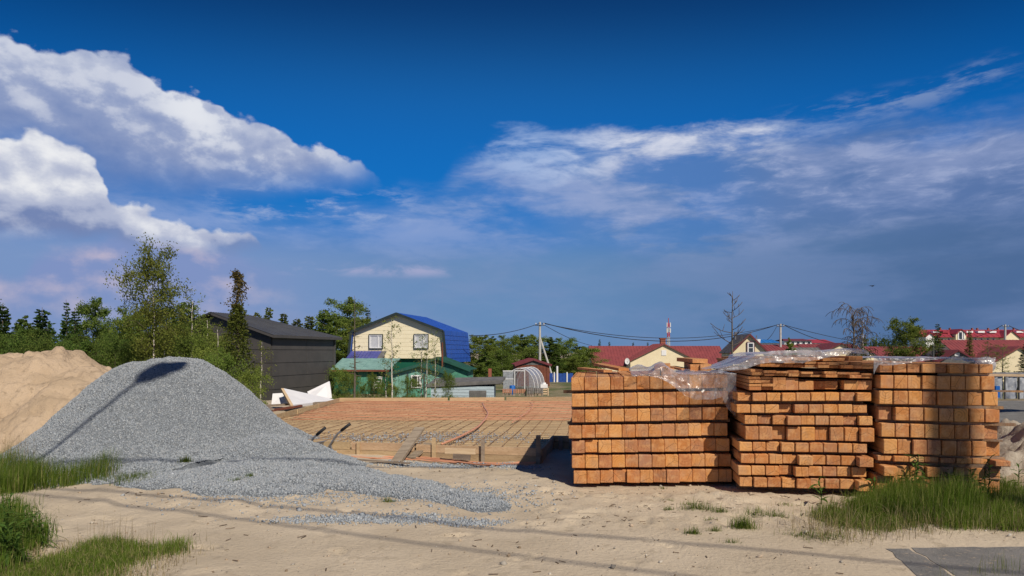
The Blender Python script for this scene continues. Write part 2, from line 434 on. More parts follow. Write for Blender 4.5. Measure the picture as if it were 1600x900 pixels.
def timber_mat(name, tones, grey=0.0):
    m = bpy.data.materials.new(name); m.use_nodes = True
    t = m.node_tree; T = NT(t); b = t.nodes['Principled BSDF']
    b.inputs['Roughness'].default_value = 0.82; b.inputs['Specular IOR Level'].default_value = 0.2
    tc = T.node('ShaderNodeTexCoord'); sp = T.node('ShaderNodeSeparateXYZ'); t.links.new(tc.outputs['Object'], sp.inputs[0])
    oi = T.node('ShaderNodeObjectInfo'); r = oi.outputs['Random']
    def rr(k, a, b_): return T.lin(T.m('FRACT', T.mul(r, k)), 0, 1, a, b_)
    x, y, z = sp.outputs
    vec = T.comb(T.add(x, rr(13.7, 0, 40)), T.mul(y, 0.05), T.add(z, rr(29.3, 0, 40)))
    px = T.sub(x, rr(3.17, -0.05, 0.05)); pz = T.sub(z, rr(5.91, 0.0, 0.15))
    wob = T.mul(T.sub(T.noise(vec, 9, 3, 0.5), 0.5), 0.022)
    rad = T.add(T.m('SQRT', T.add(T.mul(px, px), T.mul(pz, pz))), wob)
    ring = T.m('SINE', T.mul(rad, rr(7.7, 170, 290)))
    ang = T.m('ARCTAN2', pz, px)
    # per-beam tone
    ramp = T.node('ShaderNodeValToRGB'); ramp.color_ramp.interpolation = 'LINEAR'
    e = ramp.color_ramp.elements
    while len(e) < len(tones): e.new(0.5)
    for i, cc in enumerate(tones): e[i].position = i / (len(tones) - 1); e[i].color = (*cc, 1)
    T.put(ramp.inputs[0], T.m('FRACT', T.mul(r, 11.13)))
    c = ramp.outputs[0]
    dark = T.mix(0.5, c, (0.20, 0.07, 0.02)); pale = T.mix(0.6, c, (0.74, 0.42, 0.18))
    c = T.mix(T.mul(T.smooth(ring, -0.1, 0.9), T.mul(T.smooth(T.noise(vec, 6, 2, 0.5), 0.35, 0.6), rr(23.1, 0.45, 1.0))), c, dark)
    c = T.mix(T.smooth(T.noise(vec, 12, 4, 0.6), 0.48, 0.62, 0, 0.6), c, pale)
    c = T.mix(T.smooth(T.noise(vec, 7, 5, 0.65), 0.53, 0.66, 0, 0.6), c, dark)
    # saw marks up the end
    sv = T.comb(T.mul(x, 1.0), T.mul(y, 0.02), T.mul(z, 0.08))
    c = T.mix(T.smooth(T.noise(sv, 150, 3, 0.6), 0.54, 0.66, 0, 0.6), c, pale)
    # drying cracks that run out from the pith
    cr = T.m('ABSOLUTE', T.m('SINE', T.add(T.mul(ang, 1.5), T.add(rr(17.9, 0, 6.28), T.mul(wob, 14)))))
    crk = T.mul(T.smooth(T.mul(cr, T.m('MAXIMUM', rad, 0.012)), 0.0040, 0.0012), T.smooth(T.m('FRACT', T.mul(r, 41.7)), 0.35, 0.5))
    c = T.mix(T.mul(crk, 0.75), c, (0.10, 0.035, 0.01))
    if grey: c = T.mix(T.mul(T.smooth(T.noise(vec, 5, 4, 0.6), 0.4, 0.7), grey), c, (0.30, 0.27, 0.23))
    # knots and streaks along the sides read from the long axis
    sv2 = T.comb(T.mul(x, 30), T.mul(y, 1.4), T.mul(z, 30))
    c = T.mix(T.smooth(T.noise(sv2, 1.0, 4, 0.6), 0.5, 0.75, 0, 0.35), c, dark)
    t.links.new(c, b.inputs['Base Color'])
    bp = T.node('ShaderNodeBump'); bp.inputs['Strength'].default_value = 0.5; bp.inputs['Distance'].default_value = 0.004
    T.put(bp.inputs['Height'], T.add(T.noise(sv, 160, 4, 0.7), T.mul(crk, -1.5))); t.links.new(bp.outputs[0], b.inputs['Normal'])
    return m

def plastic_mat(name, clear=0.55, milk=(0.80, 0.82, 0.85)):
    m = bpy.data.materials.new(name); m.use_nodes = True
    t = m.node_tree; T = NT(t); t.nodes.clear()
    tc = T.node('ShaderNodeTexCoord')
    n = T.noise(tc.outputs['Object'], 9, 5, 0.6)
    bp = T.node('ShaderNodeBump'); bp.inputs['Strength'].default_value = 0.3; bp.inputs['Distance'].default_value = 0.010
    mpf = T.node('ShaderNodeMapping'); mpf.inputs['Scale'].default_value = (1.0, 0.35, 1.0); mpf.inputs['Rotation'].default_value = (0, 0, 0.5); t.links.new(tc.outputs['Object'], mpf.inputs['Vector'])
    T.put(bp.inputs['Height'], T.noise(mpf.outputs[0], 9, 3, 0.5, 1.2))
    d = T.node('ShaderNodeBsdfDiffuse'); d.inputs[0].default_value = (*milk, 1)
    tl = T.node('ShaderNodeBsdfTranslucent'); tl.inputs[0].default_value = (*milk, 1)
    g = T.node('ShaderNodeBsdfGlossy'); g.inputs['Roughness'].default_value = 0.3; g.inputs[0].default_value = (0.95, 0.95, 0.95, 1)
    for q in (d, tl, g): t.links.new(bp.outputs[0], q.inputs['Normal'])
    tr = T.node('ShaderNodeBsdfTransparent'); tr.inputs[0].default_value = (0.96, 0.96, 0.97, 1)
    a = T.node('ShaderNodeMixShader'); a.inputs[0].default_value = 0.35
    t.links.new(d.outputs[0], a.inputs[1]); t.links.new(tl.outputs[0], a.inputs[2])
    lw = T.node('ShaderNodeLayerWeight'); lw.inputs['Blend'].default_value = 0.35
    b_ = T.node('ShaderNodeMixShader'); T.put(b_.inputs[0], T.mad(T.smooth(n, 0.35, 0.65), -0.30, clear + 0.15))
    t.links.new(a.outputs[0], b_.inputs[1]); t.links.new(tr.outputs[0], b_.inputs[2])
    e = T.node('ShaderNodeMixShader'); T.put(e.inputs[0], T.mad(lw.outputs['Fresnel'], 0.30, 0.03))
    t.links.new(b_.outputs[0], e.inputs[1]); t.links.new(g.outputs[0], e.inputs[2])
    o = T.node('ShaderNodeOutputMaterial'); t.links.new(e.outputs[0], o.inputs[0])
    return m

def tone_mat(name, tones, rough=0.9, sel=None):
    """material read from the per-vertex 'tone' of scattered stones"""
    m = bpy.data.materials.new(name); m.use_nodes = True
    t = m.node_tree; T = NT(t); b = t.nodes['Principled BSDF']
    b.inputs['Roughness'].default_value = rough; b.inputs['Specular IOR Level'].default_value = 0.25
    at = T.node('ShaderNodeAttribute', attribute_name='tone')
    ramp = T.node('ShaderNodeValToRGB'); e = ramp.color_ramp.elements
    while len(e) < len(tones): e.new(0.5)
    for i, cc in enumerate(tones): e[i].position = i / (len(tones) - 1); e[i].color = (*cc, 1)
    t.links.new(at.outputs['Fac'], ramp.inputs[0]); t.links.new(ramp.outputs[0], b.inputs['Base Color'])
    return m

M = {}
M['sand'] = mat('sand', (0.54, 0.455, 0.34), (0.45, 0.375, 0.275), 0.7, 0.95, 0.8, 23, c3=(0.38, 0.315, 0.23), spec=0.1, c4=(0.25, 0.21, 0.165))
M['sand_heap'] = mat('heaped sand', (0.49, 0.375, 0.26), (0.41, 0.31, 0.21), 1.6, 0.95, 2.2, 13, c3=(0.33, 0.25, 0.17), spec=0.1)
M['fill'] = mat('slab sand fill', (0.56, 0.42, 0.245), (0.48, 0.35, 0.20), 1.2, 0.95, 0.8, 30, spec=0.1)
M['gravel_bed'] = mat('gravel fines', (0.23, 0.255, 0.28), (0.16, 0.178, 0.195), 26, 0.95, 1.6, 60, spec=0.2)
M['stones'] = tone_mat('crushed stone', [(0.19, 0.215, 0.24), (0.265, 0.295, 0.325), (0.315, 0.345, 0.375), (0.275, 0.305, 0.335), (0.31, 0.32, 0.325), (0.42, 0.45, 0.475)])
M['clods'] = tone_mat('sand clods', [(0.2, 0.15, 0.10), (0.36, 0.28, 0.2), (0.46, 0.36, 0.26), (0.22, 0.2, 0.17), (0.55, 0.5, 0.42)])
M['rubble'] = mat('dry clay rubble', (0.42, 0.37, 0.30), (0.30, 0.26, 0.21), 5, 0.95, 1.5, 18, spec=0.1)
M['asphalt'] = mat('worn asphalt', (0.23, 0.22, 0.205), (0.17, 0.166, 0.158), 2.6, 0.9, 0.8, 60, c3=(0.36, 0.30, 0.23))
M['timber'] = timber_mat('sawn timber', [(0.56, 0.235, 0.07), (0.43, 0.162, 0.05), (0.68, 0.34, 0.115), (0.35, 0.13, 0.05), (0.60, 0.265, 0.08), (0.48, 0.185, 0.062), (0.40, 0.18, 0.09), (0.65, 0.30, 0.085), (0.41, 0.15, 0.048)], 0.25)
M['board'] = timber_mat('sawn boards', [(0.52, 0.22, 0.07), (0.44, 0.17, 0.06), (0.56, 0.27, 0.10), (0.40, 0.16, 0.06)], 0.12)
M['batten'] = timber_mat('grey battens', [(0.20, 0.12, 0.07), (0.24, 0.15, 0.09), (0.17, 0.10, 0.06)], 0.5)
M['pale_wood'] = mat('pale batten', (0.66, 0.50, 0.32), (0.58, 0.42, 0.26), 3, 0.8, 0.3, 40, stretch=(0.3, 8, 8))
M['old_wood'] = mat('weathered board', (0.33, 0.265, 0.20), (0.23, 0.18, 0.135), 3, 0.9, 0.6, 30, stretch=(0.4, 6, 6), jitter=0.2)
M['form_wood'] = mat('formwork board', (0.50, 0.36, 0.215), (0.41, 0.285, 0.165), 2.5, 0.9, 0.5, 30, stretch=(0.4, 6, 6), jitter=0.16, c3=(0.30, 0.19, 0.10))
M['plastic'] = plastic_mat('clear film', 0.74, (0.7, 0.72, 0.76))
M['plastic_milky'] = plastic_mat('milky film', 0.62, (0.66, 0.68, 0.72))
M['rebar'] = mat('rusty steel', (0.27, 0.15, 0.08), (0.19, 0.11, 0.07), 20, 0.8)
M['pipe'] = mat('orange heating pipe', (0.60, 0.30, 0.18), (0.54, 0.25, 0.15), 2, 0.5)
M['bark'] = mat('grey bark', (0.16, 0.13, 0.10), (0.09, 0.075, 0.06), 9, 0.95, 0.8, 30)
M['twig'] = mat('brown twigs', (0.13, 0.10, 0.08), (0.09, 0.07, 0.055), 9, 0.95)
M['birch_bark'] = mat('birch bark', (0.62, 0.57, 0.50), (0.16, 0.13, 0.11), 9, 0.9, 0.4, 20, stretch=(1, 1, 0.5), lo=0.52, hi=0.62)
M['leaf_birch'] = leaf_mat('birch leaves', (0.12, 0.17, 0.035), (0.26, 0.31, 0.07), (0.36, 0.38, 0.12))
M['leaf_dark'] = leaf_mat('willow leaves', (0.065, 0.12, 0.027), (0.16, 0.225, 0.05), (0.25, 0.29, 0.08))
M['leaf_spring'] = leaf_mat('spring leaves', (0.12, 0.18, 0.038), (0.23, 0.30, 0.065), (0.32, 0.38, 0.12))
M['needle'] = leaf_mat('spruce needles', (0.03, 0.07, 0.02), (0.075, 0.14, 0.035), (0.14, 0.20, 0.06), trans=0.45)
M['needle_olive'] = leaf_mat('larch needles', (0.085, 0.115, 0.024), (0.17, 0.20, 0.045), (0.26, 0.26, 0.08), trans=0.5)
M['needle_brown'] = leaf_mat('cones and dry needles', (0.085, 0.075, 0.028), (0.15, 0.12, 0.045), (0.18, 0.13, 0.06), trans=0.3)
M['grass'] = leaf_mat('grass blades', (0.095, 0.15, 0.02), (0.20, 0.275, 0.042), (0.38, 0.34, 0.14), scale=0.9, trans=0.5, dry=0.70)
M['weed'] = leaf_mat('weed leaves', (0.065, 0.117, 0.026), (0.104, 0.182, 0.039), (0.156, 0.221, 0.065), trans=0.35)
M['drygrass'] = leaf_mat('dry stalks', (0.26, 0.20, 0.11), (0.36, 0.29, 0.16), (0.36, 0.3, 0.18), trans=0.3)
M['charcoal'] = mat('charcoal sheet cladding', (0.075, 0.069, 0.066), (0.062, 0.058, 0.056), 1.5, 0.6, 0.2, 30, spec=0.4)
M['charcoal_roof'] = mat('charcoal roof sheet', (0.075, 0.078, 0.085), (0.06, 0.062, 0.07), 1.2, 0.5, spec=0.5)
M['cream'] = mat('cream siding', (0.90, 0.81, 0.58), (0.86, 0.77, 0.54), 2, 0.8)
M['cream2'] = mat('pale cream render', (0.80, 0.70, 0.48), (0.74, 0.64, 0.43), 1, 0.85)
M['blue_roof'] = mat('blue roof sheet', (0.025, 0.095, 0.42), (0.02, 0.08, 0.36), 1.5, 0.4, spec=0.5)
M['blue_roof2'] = mat('violet blue roof sheet', (0.075, 0.085, 0.32), (0.06, 0.07, 0.26), 2, 0.5)
M['trim_dark'] = mat('dark green trim', (0.03, 0.045, 0.045), None, 3, 0.6)
M['white'] = mat('white paint', (0.80, 0.80, 0.79), (0.72, 0.72, 0.72), 3, 0.6)
M['panel_white'] = mat('white insulation board', (0.76, 0.76, 0.77), (0.70, 0.70, 0.72), 2, 0.8)
M['curtain'] = mat('curtain', (0.62, 0.63, 0.64), (0.45, 0.47, 0.50), 6, 0.9, stretch=(6, 1, 0.3))
M['green_dark'] = mat('dark green sheet', (0.010, 0.115, 0.072), (0.008, 0.095, 0.06), 2, 0.6, 0.2, 20)
M['green'] = mat('old green boards', (0.09, 0.30, 0.205), (0.065, 0.22, 0.16), 4, 0.85, 0.4, 30, c3=(0.16, 0.33, 0.25))
M['teal'] = mat('faded teal boards', (0.20, 0.40, 0.33), (0.14, 0.31, 0.26), 4, 0.9, 0.4, 30, c3=(0.30, 0.44, 0.38))
M['teal_roof'] = mat('pale teal roof felt', (0.22, 0.38, 0.34), (0.16, 0.29, 0.27), 3, 0.85, 0.4, 20)
M['green_roof'] = mat('dark green roof', (0.022, 0.10, 0.075), (0.018, 0.075, 0.06), 2, 0.6)
M['pale_blue'] = mat('flaking pale blue boards', (0.44, 0.54, 0.60), (0.34, 0.42, 0.47), 5, 0.9, 0.5, 30, stretch=(0.5, 1, 5), jitter=0.1, c3=(0.55, 0.60, 0.62))
M['roof_felt'] = mat('grey roof felt', (0.17, 0.165, 0.16), (0.11, 0.108, 0.105), 3, 0.9, 0.6, 20)
M['red_roof'] = mat('red roof sheet', (0.25, 0.058, 0.058), (0.20, 0.048, 0.05), 1.2, 0.55, spec=0.4)
M['red_roof_bright'] = mat('bright red roof', (0.33, 0.04, 0.058), (0.25, 0.035, 0.05), 0.3, 0.6)
M['maroon_roof'] = mat('maroon roof sheet', (0.17, 0.036, 0.045), (0.13, 0.03, 0.038), 1.2, 0.55)
M['slate_roof'] = mat('slate grey roof', (0.075, 0.072, 0.085), (0.055, 0.053, 0.063), 1.5, 0.6)
M['rust'] = mat('rust red shed boards', (0.19, 0.062, 0.036), (0.13, 0.045, 0.03), 3, 0.8, 0.3, 20)
M['brick'] = mat('chimney brick', (0.33, 0.11, 0.07), (0.26, 0.09, 0.06), 8, 0.9, 0.5, 30)
M['glass_dark'] = mat('window glass', (0.03, 0.035, 0.045), (0.05, 0.06, 0.07), 1, 0.08, spec=0.8)
M['steel'] = mat('galvanised steel', (0.30, 0.30, 0.31), (0.22, 0.22, 0.23), 4, 0.45, metal=0.6)
M['dark_steel'] = mat('dark steel', (0.07, 0.07, 0.075), (0.05, 0.05, 0.05), 6, 0.6)
M['concrete'] = mat('pole concrete', (0.50, 0.49, 0.46), (0.40, 0.39, 0.37), 3, 0.9, 0.3, 30)
M['cable'] = mat('black cable', (0.03, 0.03, 0.033), None, 3, 0.6)
M['blue_paint'] = mat('blue paint', (0.018, 0.075, 0.33), (0.014, 0.06, 0.26), 3, 0.6)
M['blue_barrel'] = mat('blue plastic', (0.015, 0.12, 0.42), (0.012, 0.1, 0.36), 2, 0.4)
M['red_paint'] = mat('red mast paint', (0.50, 0.05, 0.04), None, 3, 0.6)
M['poly'] = plastic_mat('polycarbonate', 0.50, (0.55, 0.58, 0.62))
M['tar'] = mat('tarpaulin', (0.34, 0.36, 0.39), (0.16, 0.18, 0.22), 2.2, 0.55, 0.6, 8, c3=(0.5, 0.5, 0.5))
M['bird'] = mat('dark feathers', (0.02, 0.02, 0.022), None, 3, 0.8)

# ------------------------------------------------------------------ terrain
def terrain(x, y):
    """large shape of the ground, no fine relief"""
    x = np.asarray(x, float); y = np.asarray(y, float)
    z = -1.2 * sstep(y, 21.5, 31) - 1.4 * sstep(y, 60, 92)
    z = z + 0.10 * sstep(x, 4.6, 6.2) * sstep(y, 4.9, 6.2) * sstep(y, 14, 9)
    return z
def tz(x, y): return float(terrain(x, y))

def axis_lines(dense_lo, dense_hi, step, lo, hi, grow=1.18):
    a = list(np.arange(dense_lo, dense_hi + 1e-6, step))
    s = step
    while a[-1] < hi: s *= grow; a.append(a[-1] + s)
    s = step; b = []
    q = dense_lo
    while q > lo: s *= grow; q -= s; b.append(q)
    return np.array(b[::-1] + a)

ASPH = [(2.55, 2.0), (2.98, 5.46), (3.6, 5.5), (5.2, 5.42), (9, 5.3), (9, 2.0)]
def in_poly(x, y, poly):
    x = np.asarray(x); y = np.asarray(y); r = np.zeros(np.broadcast(x, y).shape, bool); n = len(poly)
    for i in range(n):
        (x1, y1), (x2, y2) = poly[i], poly[(i + 1) % n]
        if y1 == y2: continue
        c = ((y1 > y) != (y2 > y)) & (x < (x2 - x1) * (y - y1) / (y2 - y1) + x1)
        r ^= c
    return r

def gz(x, y):
    """ground height with relief"""
    x = np.asarray(x, float); y = np.asarray(y, float)
    near = sstep(y, 30, 18) * sstep(np.abs(x), 22, 14)
    road = sstep(y, 6.6, 5.6)                        # the driven strip is smoother
    rel = fbm(x, y, 0.5, 4, 3) * 0.05 * (1 - 0.5 * road) + fbm(x, y, 4.0, 3, 5) * 0.020 * (1 - 0.6 * road)
    lump = np.maximum(0, fbm(x, y, 2.2, 3, 9) - 0.1) * 0.07 * sstep(y, 6.3, 7.0) * sstep(y, 12, 8)
    flat = np.zeros_like(rel)
    flat = np.maximum(flat, sstep(x, 2.2, 2.7) * sstep(y, 5.75, 5.4) * sstep(x, 10, 9))
    stack = sstep(x, 0.5, 0.8) * sstep(x, 5.6, 5.3) * sstep(y, 7.3, 7.6) * sstep(y, 12, 11.5)
    return terrain(x, y) + near * (rel + lump) * (1 - flat) * (1 - 0.8 * stack) - 0.012 * flat - 0.02 * stack

xs = axis_lines(-8.0, 7.0, 0.05, -1800, 1800)
ys = axis_lines(4.2, 10.5, 0.045, -60, 3200, 1.08)
gx, gy = np.meshgrid(xs, ys)
gzv = gz(gx, gy)
def dents(n, seed):
    """footprints and scuffs pressed into the trampled sand"""
    r = np.random.default_rng(seed)
    for k in range(n):
        cx, cy = r.uniform(-5.5, 4.8), 4.6 + r.random() ** 1.2 * 3.2
        if k % 3: cx = r.uniform(0.2, 4.8); cy = r.uniform(6.1, 7.7)
        if cx > 2.4 and cy < 5.8: continue
        az = r.uniform(0, 3.14); L_, w_, dp = r.uniform(0.09, 0.15), r.uniform(0.045, 0.06), r.uniform(0.010, 0.026)
        sel = np.ix_((ys > cy - 0.3) & (ys < cy + 0.3), (xs > cx - 0.3) & (xs < cx + 0.3))
        X_, Y_ = gx[sel] - cx, gy[sel] - cy
        p, q = X_ * math.cos(az) + Y_ * math.sin(az), -X_ * math.sin(az) + Y_ * math.cos(az)
        d = (p / L_) ** 2 + (q / w_) ** 2
        gzv[sel] += -dp * np.exp(-d * d) + dp * 0.6 * np.exp(-(np.sqrt(d) - 1.35) ** 2 * 8)
dents(150, 3)
nx, ny = len(xs), len(ys)
ii, jj = np.meshgrid(np.arange(nx - 1), np.arange(ny - 1))
a = (jj * nx + ii).ravel()
gf = np.stack([a, a + 1, a + 1 + nx, a + nx], 1)
ground = link('ground', np_mesh('ground', np.stack([gx.ravel(), gy.ravel(), gzv.ravel()], 1), gf, True), M['sand'])
tag(ground, 'pale beige trampled sand of the building plot', None, None, 'structure')

# far ground cover: rough grass and moss beyond the plot, laid just above the sheet
def far_green():
    xs = np.linspace(-160, 200, 90); ys = np.concatenate([np.linspace(23.5, 60, 40), np.linspace(62, 300, 40)])
    X_, Y_ = np.meshgrid(xs, ys); Z_ = gz(X_, Y_) + 0.03 + 0.04 * fbm(X_, Y_, 0.3, 3, 21)
    nx, ny = len(xs), len(ys); ii, jj = np.meshgrid(np.arange(nx - 1), np.arange(ny - 1)); a = (jj * nx + ii).ravel()
    M['rough'] = mat('rough grass ground', (0.09, 0.11, 0.035), (0.26, 0.21, 0.13), 0.25, 0.95, 1.0, 3, c3=(0.05, 0.075, 0.02))
    o = link('meadow', np_mesh('meadow', np.stack([X_.ravel(), Y_.ravel(), Z_.ravel()], 1), np.stack([a, a + 1, a + 1 + nx, a + nx], 1), True), M['rough'])
    tag(o, 'rough grass and bare earth behind the plot', None, None, 'structure')
far_green()

# asphalt strip in the right corner, two plates with an open joint
def asphalt():
    root = empty('asphalt_road', (0, 0, 0)); tag(root, 'worn grey asphalt strip half under blown sand', None, None, 'structure')
    p1 = [(2.60, 2.0), (2.72, 4.3), (2.86, 4.9), (2.98, 5.36), (3.02, 5.46), (3.16, 5.44)]
    joint = [(3.16, 5.44), (3.12, 5.0), (3.04, 4.4), (2.86, 2.0)]
    def ragged(poly, seed, amp=0.03):
        r = random.Random(seed); out = []
        for i in range(len(poly)):
            a, b = Vector((*poly[i], 0)), Vector((*poly[(i + 1) % len(poly)], 0))
            n = max(1, int((b - a).length / 0.10))
            for k in range(n):
                p = a.lerp(b, k / n); out.append((p.x + r.uniform(-amp, amp), p.y + r.uniform(-amp, amp)))
        return out
    left = ragged([(2.60, 2.0), (2.72, 4.3), (2.84, 4.9), (2.98, 5.40), (3.15, 5.43), (3.10, 5.0), (3.02, 4.4), (2.86, 2.0)], 3, 0.022)
    right = ragged([(2.885, 2.0), (3.045, 4.4), (3.125, 5.0), (3.175, 5.44), (4.2, 5.46), (5.6, 5.40), (9.5, 5.25), (9.5, 2.0)], 4, 0.015)
    for poly in (left, right):
        MB().prism([(x, y, -0.03) for x, y in poly], (0, 0, 0.0215)).build('plate', M['asphalt'], root)
asphalt()

# ------------------------------------------------------------------ stones scattered on a surface
OCT = np.array([[1, 0, 0], [-1, 0, 0], [0, 1, 0], [0, -1, 0], [0, 0, 1], [0, 0, -1]], float)
OCTF = np.array([[0, 2, 4], [2, 1, 4], [1, 3, 4], [3, 0, 4], [2, 0, 5], [1, 2, 5], [3, 1, 5], [0, 3, 5]])
def stones(pts, sizes, seed=0, flat=0.7):
    g = np.random.default_rng(seed); n = len(pts)
    q = g.normal(size=(n, 4)); q /= np.linalg.norm(q, axis=1)[:, None]
    w, x, y, z = q.T
    Rm = np.stack([np.stack([1 - 2 * (y * y + z * z), 2 * (x * y - z * w), 2 * (x * z + y * w)], -1),
                   np.stack([2 * (x * y + z * w), 1 - 2 * (x * x + z * z), 2 * (y * z - x * w)], -1),
                   np.stack([2 * (x * z - y * w), 2 * (y * z + x * w), 1 - 2 * (x * x + y * y)], -1)], 1)
    sc3 = g.uniform(0.55, 1.15, (n, 1, 3)) * np.asarray(sizes)[:, None, None]
    v = OCT[None] * sc3 * g.uniform(0.75, 1.2, (n, 6, 1)) + g.normal(size=(n, 6, 3)) * np.asarray(sizes)[:, None, None] * 0.16
    v = np.einsum('nij,nkj->nki', Rm, v) + np.asarray(pts)[:, None, :]
    f = OCTF[None] + (np.arange(n) * 6)[:, None, None]
    tone = np.repeat(g.random(n), 6)
    return v.reshape(-1, 3), f.reshape(-1, 3), tone

# ------------------------------------------------------------------ gravel heap
def heap_h(x, y):
    x = np.asarray(x, float); y = np.asarray(y, float)
    cx, cy = -5.46, 10.75
    ang = np.arctan2(y - cy, x - cx)
    d = np.sqrt(((x - cx) / np.where(x > cx, 2.10, 1.90)) ** 2 + ((y - cy) / 2.32) ** 2)
    t = d / (1 + 0.035 * np.sin(ang * 3 + 0.6) + 0.03 * np.sin(ang * 5 + 2))
    # rounded top, straight flanks, flared foot
    z = 2.05 * (1 - t)
    z = -np.log(np.exp(-z * 6.5) + np.exp(-1.46 * 6.5)) / 6.5
    z = np.where(t > 0.78, np.maximum(z, 0.451 * ((1.22 - np.clip(t, 0, 1.22)) / 0.44) ** 1.8), z)
    z = np.where(t > 1.20, -0.2, z)
    # slip lobe low on the front right
    lobe = np.exp(-(((x + 3.4) / 1.0) ** 2 + ((y - 8.75) / 0.55) ** 2)) * 0.16
    # tail of thin gravel towards the road
    tl = [(-3.1, 9.0, 0.95, 0.20), (-3.3, 8.5, 0.9, 0.14), (-3.35, 9.5, 1.0, 0.48), (-2.75, 9.15, 0.8, 0.20), (-2.8, 8.6, 0.9, 0.12), (-2.3, 8.35, 0.80, 0.12), (-1.75, 8.05, 0.62, 0.09), (-1.25, 7.75, 0.55, 0.07), (-0.85, 7.45, 0.45, 0.06), (-0.5, 7.15, 0.38, 0.055), (-0.3, 6.92, 0.30, 0.045), (-3.9, 8.15, 0.75, 0.09), (-3.1, 7.75, 0.62, 0.07), (-2.5, 7.55, 0.42, 0.05)]
    th = np.full(x.shape, -0.05)
    for (px, py, r, hh) in tl:
        q = np.sqrt((x - px) ** 2 + ((y - py) / 0.8) ** 2) / r
        th = np.maximum(th, hh * (1 - q ** 2) * 0.8 + 0.004 * (q < 1))
    n = fbm(x, y, 1.6, 4, 31) * 0.06 + fbm(x, y, 7, 2, 33) * 0.012 - np.maximum(0, fbm(x * 1.6, y * 0.5, 1.2, 2, 35) - 0.15) * 0.10
    main = np.where(z > -0.15, z + lobe * (z > -0.05) + n * 1.2, -0.2)
    edge = np.maximum(main, th + n * 0.35)
    return edge

def gravel():
    st = 0.05
    xs = np.arange(-8.6, 0.4, st); ys = np.arange(6.3, 13.9, st)
    X_, Y_ = np.meshgrid(xs, ys); G = gz(X_, Y_); h_ = heap_h(X_, Y_)
    Zz = G + np.maximum(h_, -0.06)
    nx, ny = len(xs), len(ys); ii, jj = np.meshgrid(np.arange(nx - 1), np.arange(ny - 1)); a = (jj * nx + ii).ravel()
    f = np.stack([a, a + 1, a + 1 + nx, a + nx], 1)
    hv = h_.ravel(); keep = (hv[f] > 0.0).any(1)
    f = f[keep]
    used = np.unique(f); remap = -np.ones(nx * ny, int); remap[used] = np.arange(len(used))
    v = np.stack([X_.ravel(), Y_.ravel(), Zz.ravel()], 1)[used]
    heap = link('gravel_heap', np_mesh('gravel_heap', v, remap[f], True), M['gravel_bed'])
    tag(heap, 'tall heap of grey crushed stone spilling towards the road', 'gravel heap')
    g = np.random.default_rng(5)
    n = 420000
    px = g.uniform(-8.4, 0.3, n); py = g.uniform(6.3, 11.6, n); hh = heap_h(px, py)
    dens = np.clip(hh * 22 + 0.12, 0, 1) * np.where(py < 11.0, 1, 0.4)
    k = (hh > -0.02) & (g.random(n) < dens)
    px, py, hh = px[k], py[k], hh[k]
    s = np.clip(g.lognormal(math.log(0.0088), 0.30, len(px)), 0.005, 0.021)
    s = s * (1 + 0.25 * np.exp(-(np.maximum(hh, 0) / 0.12) ** 2) * g.random(len(s)))
    v, f, tone = stones(np.stack([px, py, gz(px, py) + np.maximum(hh, 0) + s * 0.25], 1), s, 6)
    o = link('stones', np_mesh('stones', v, f, False, tone), M['stones'], heap)
    o['kind'] = 'stuff'
    # thin scatter of gravel in front of the formwork and along the road
    n = 9000
    spots = [(-1.5, 6.27, 0.75, 0.12, 1300), (-0.9, 6.35, 0.6, 0.14, 900), (-0.35, 6.30, 0.30, 0.10, 500), (-1.0, 9.35, 0.9, 0.14, 1500), (0.05, 9.2, 0.35, 0.14, 700), (-0.4, 7.3, 0.8, 0.5, 1400), (-2.4, 7.2, 1.2, 0.45, 1200), (-3.4, 10.0, .5, .25, 600)]
    pts = []
    for (cx, cy, rx, ry, m) in spots:
        pts.append(np.stack([cx + g.normal(size=m) * rx * 0.5, cy + g.normal(size=m) * ry * 0.6], 1))
    p = np.concatenate(pts); s = np.clip(g.lognormal(math.log(0.011), 0.35, len(p)), 0.006, 0.03)
    v, f, tone = stones(np.stack([p[:, 0], p[:, 1], gz(p[:, 0], p[:, 1]) + s * 0.3], 1), s, 8)
    o = link('loose_gravel', np_mesh('loose_gravel', v, f, False, tone), M['stones'])
    tag(o, 'loose grey stones strewn over the sand', 'gravel', None, 'stuff')
    # clods, twigs and pebbles on the sand
    n = 1700
    px = g.uniform(-7, 6.5, n); py = 4.2 + g.random(n) ** 1.3 * 5.3
    k = (heap_h(px, py) < -0.03) & ~((px > 2.5) & (py < 5.6))
    px, py = px[k], py[k]
    s = np.clip(g.lognormal(math.log(0.008), 0.5, len(px)), 0.004, 0.028)
    v, f, tone = stones(np.stack([px, py, gz(px, py) + s * 0.3], 1), s, 9)
    o = link('pebbles', np_mesh('pebbles', v, f, False, tone), M['clods'])
    tag(o, 'small pebbles and clods on the trampled sand', 'pebbles', None, 'stuff')
gravel()
def litter():
    r = random.Random(21); b = MB()
    for k in range(420):
        x, y = r.uniform(-6, 5.2), 4.5 + r.random() ** 1.3 * 4.6
        if heap_h(x, y) > -0.03 or (x > 2.4 and y < 5.7): continue
        if k % 2: x, y = r.uniform(0.3, 4.6), r.uniform(6.2, 7.6)
        z = float(gz(x, y)) + 0.004; L = r.uniform(0.015, 0.07) * (2 if r.random() < 0.06 else 1); az = r.uniform(0, 6.28); w = r.uniform(0.003, 0.009)
        d = Vector((math.cos(az) * L, math.sin(az) * L, r.uniform(0, 0.008)))
        b.beam(Vector((x, y, z)), Vector((x, y, z)) + d, w, 0.004)
    o = b.build('wood_litter', M['litter']); tag(o, 'dark twigs and wood chips scattered on the sand', 'wood litter', None, 'stuff')
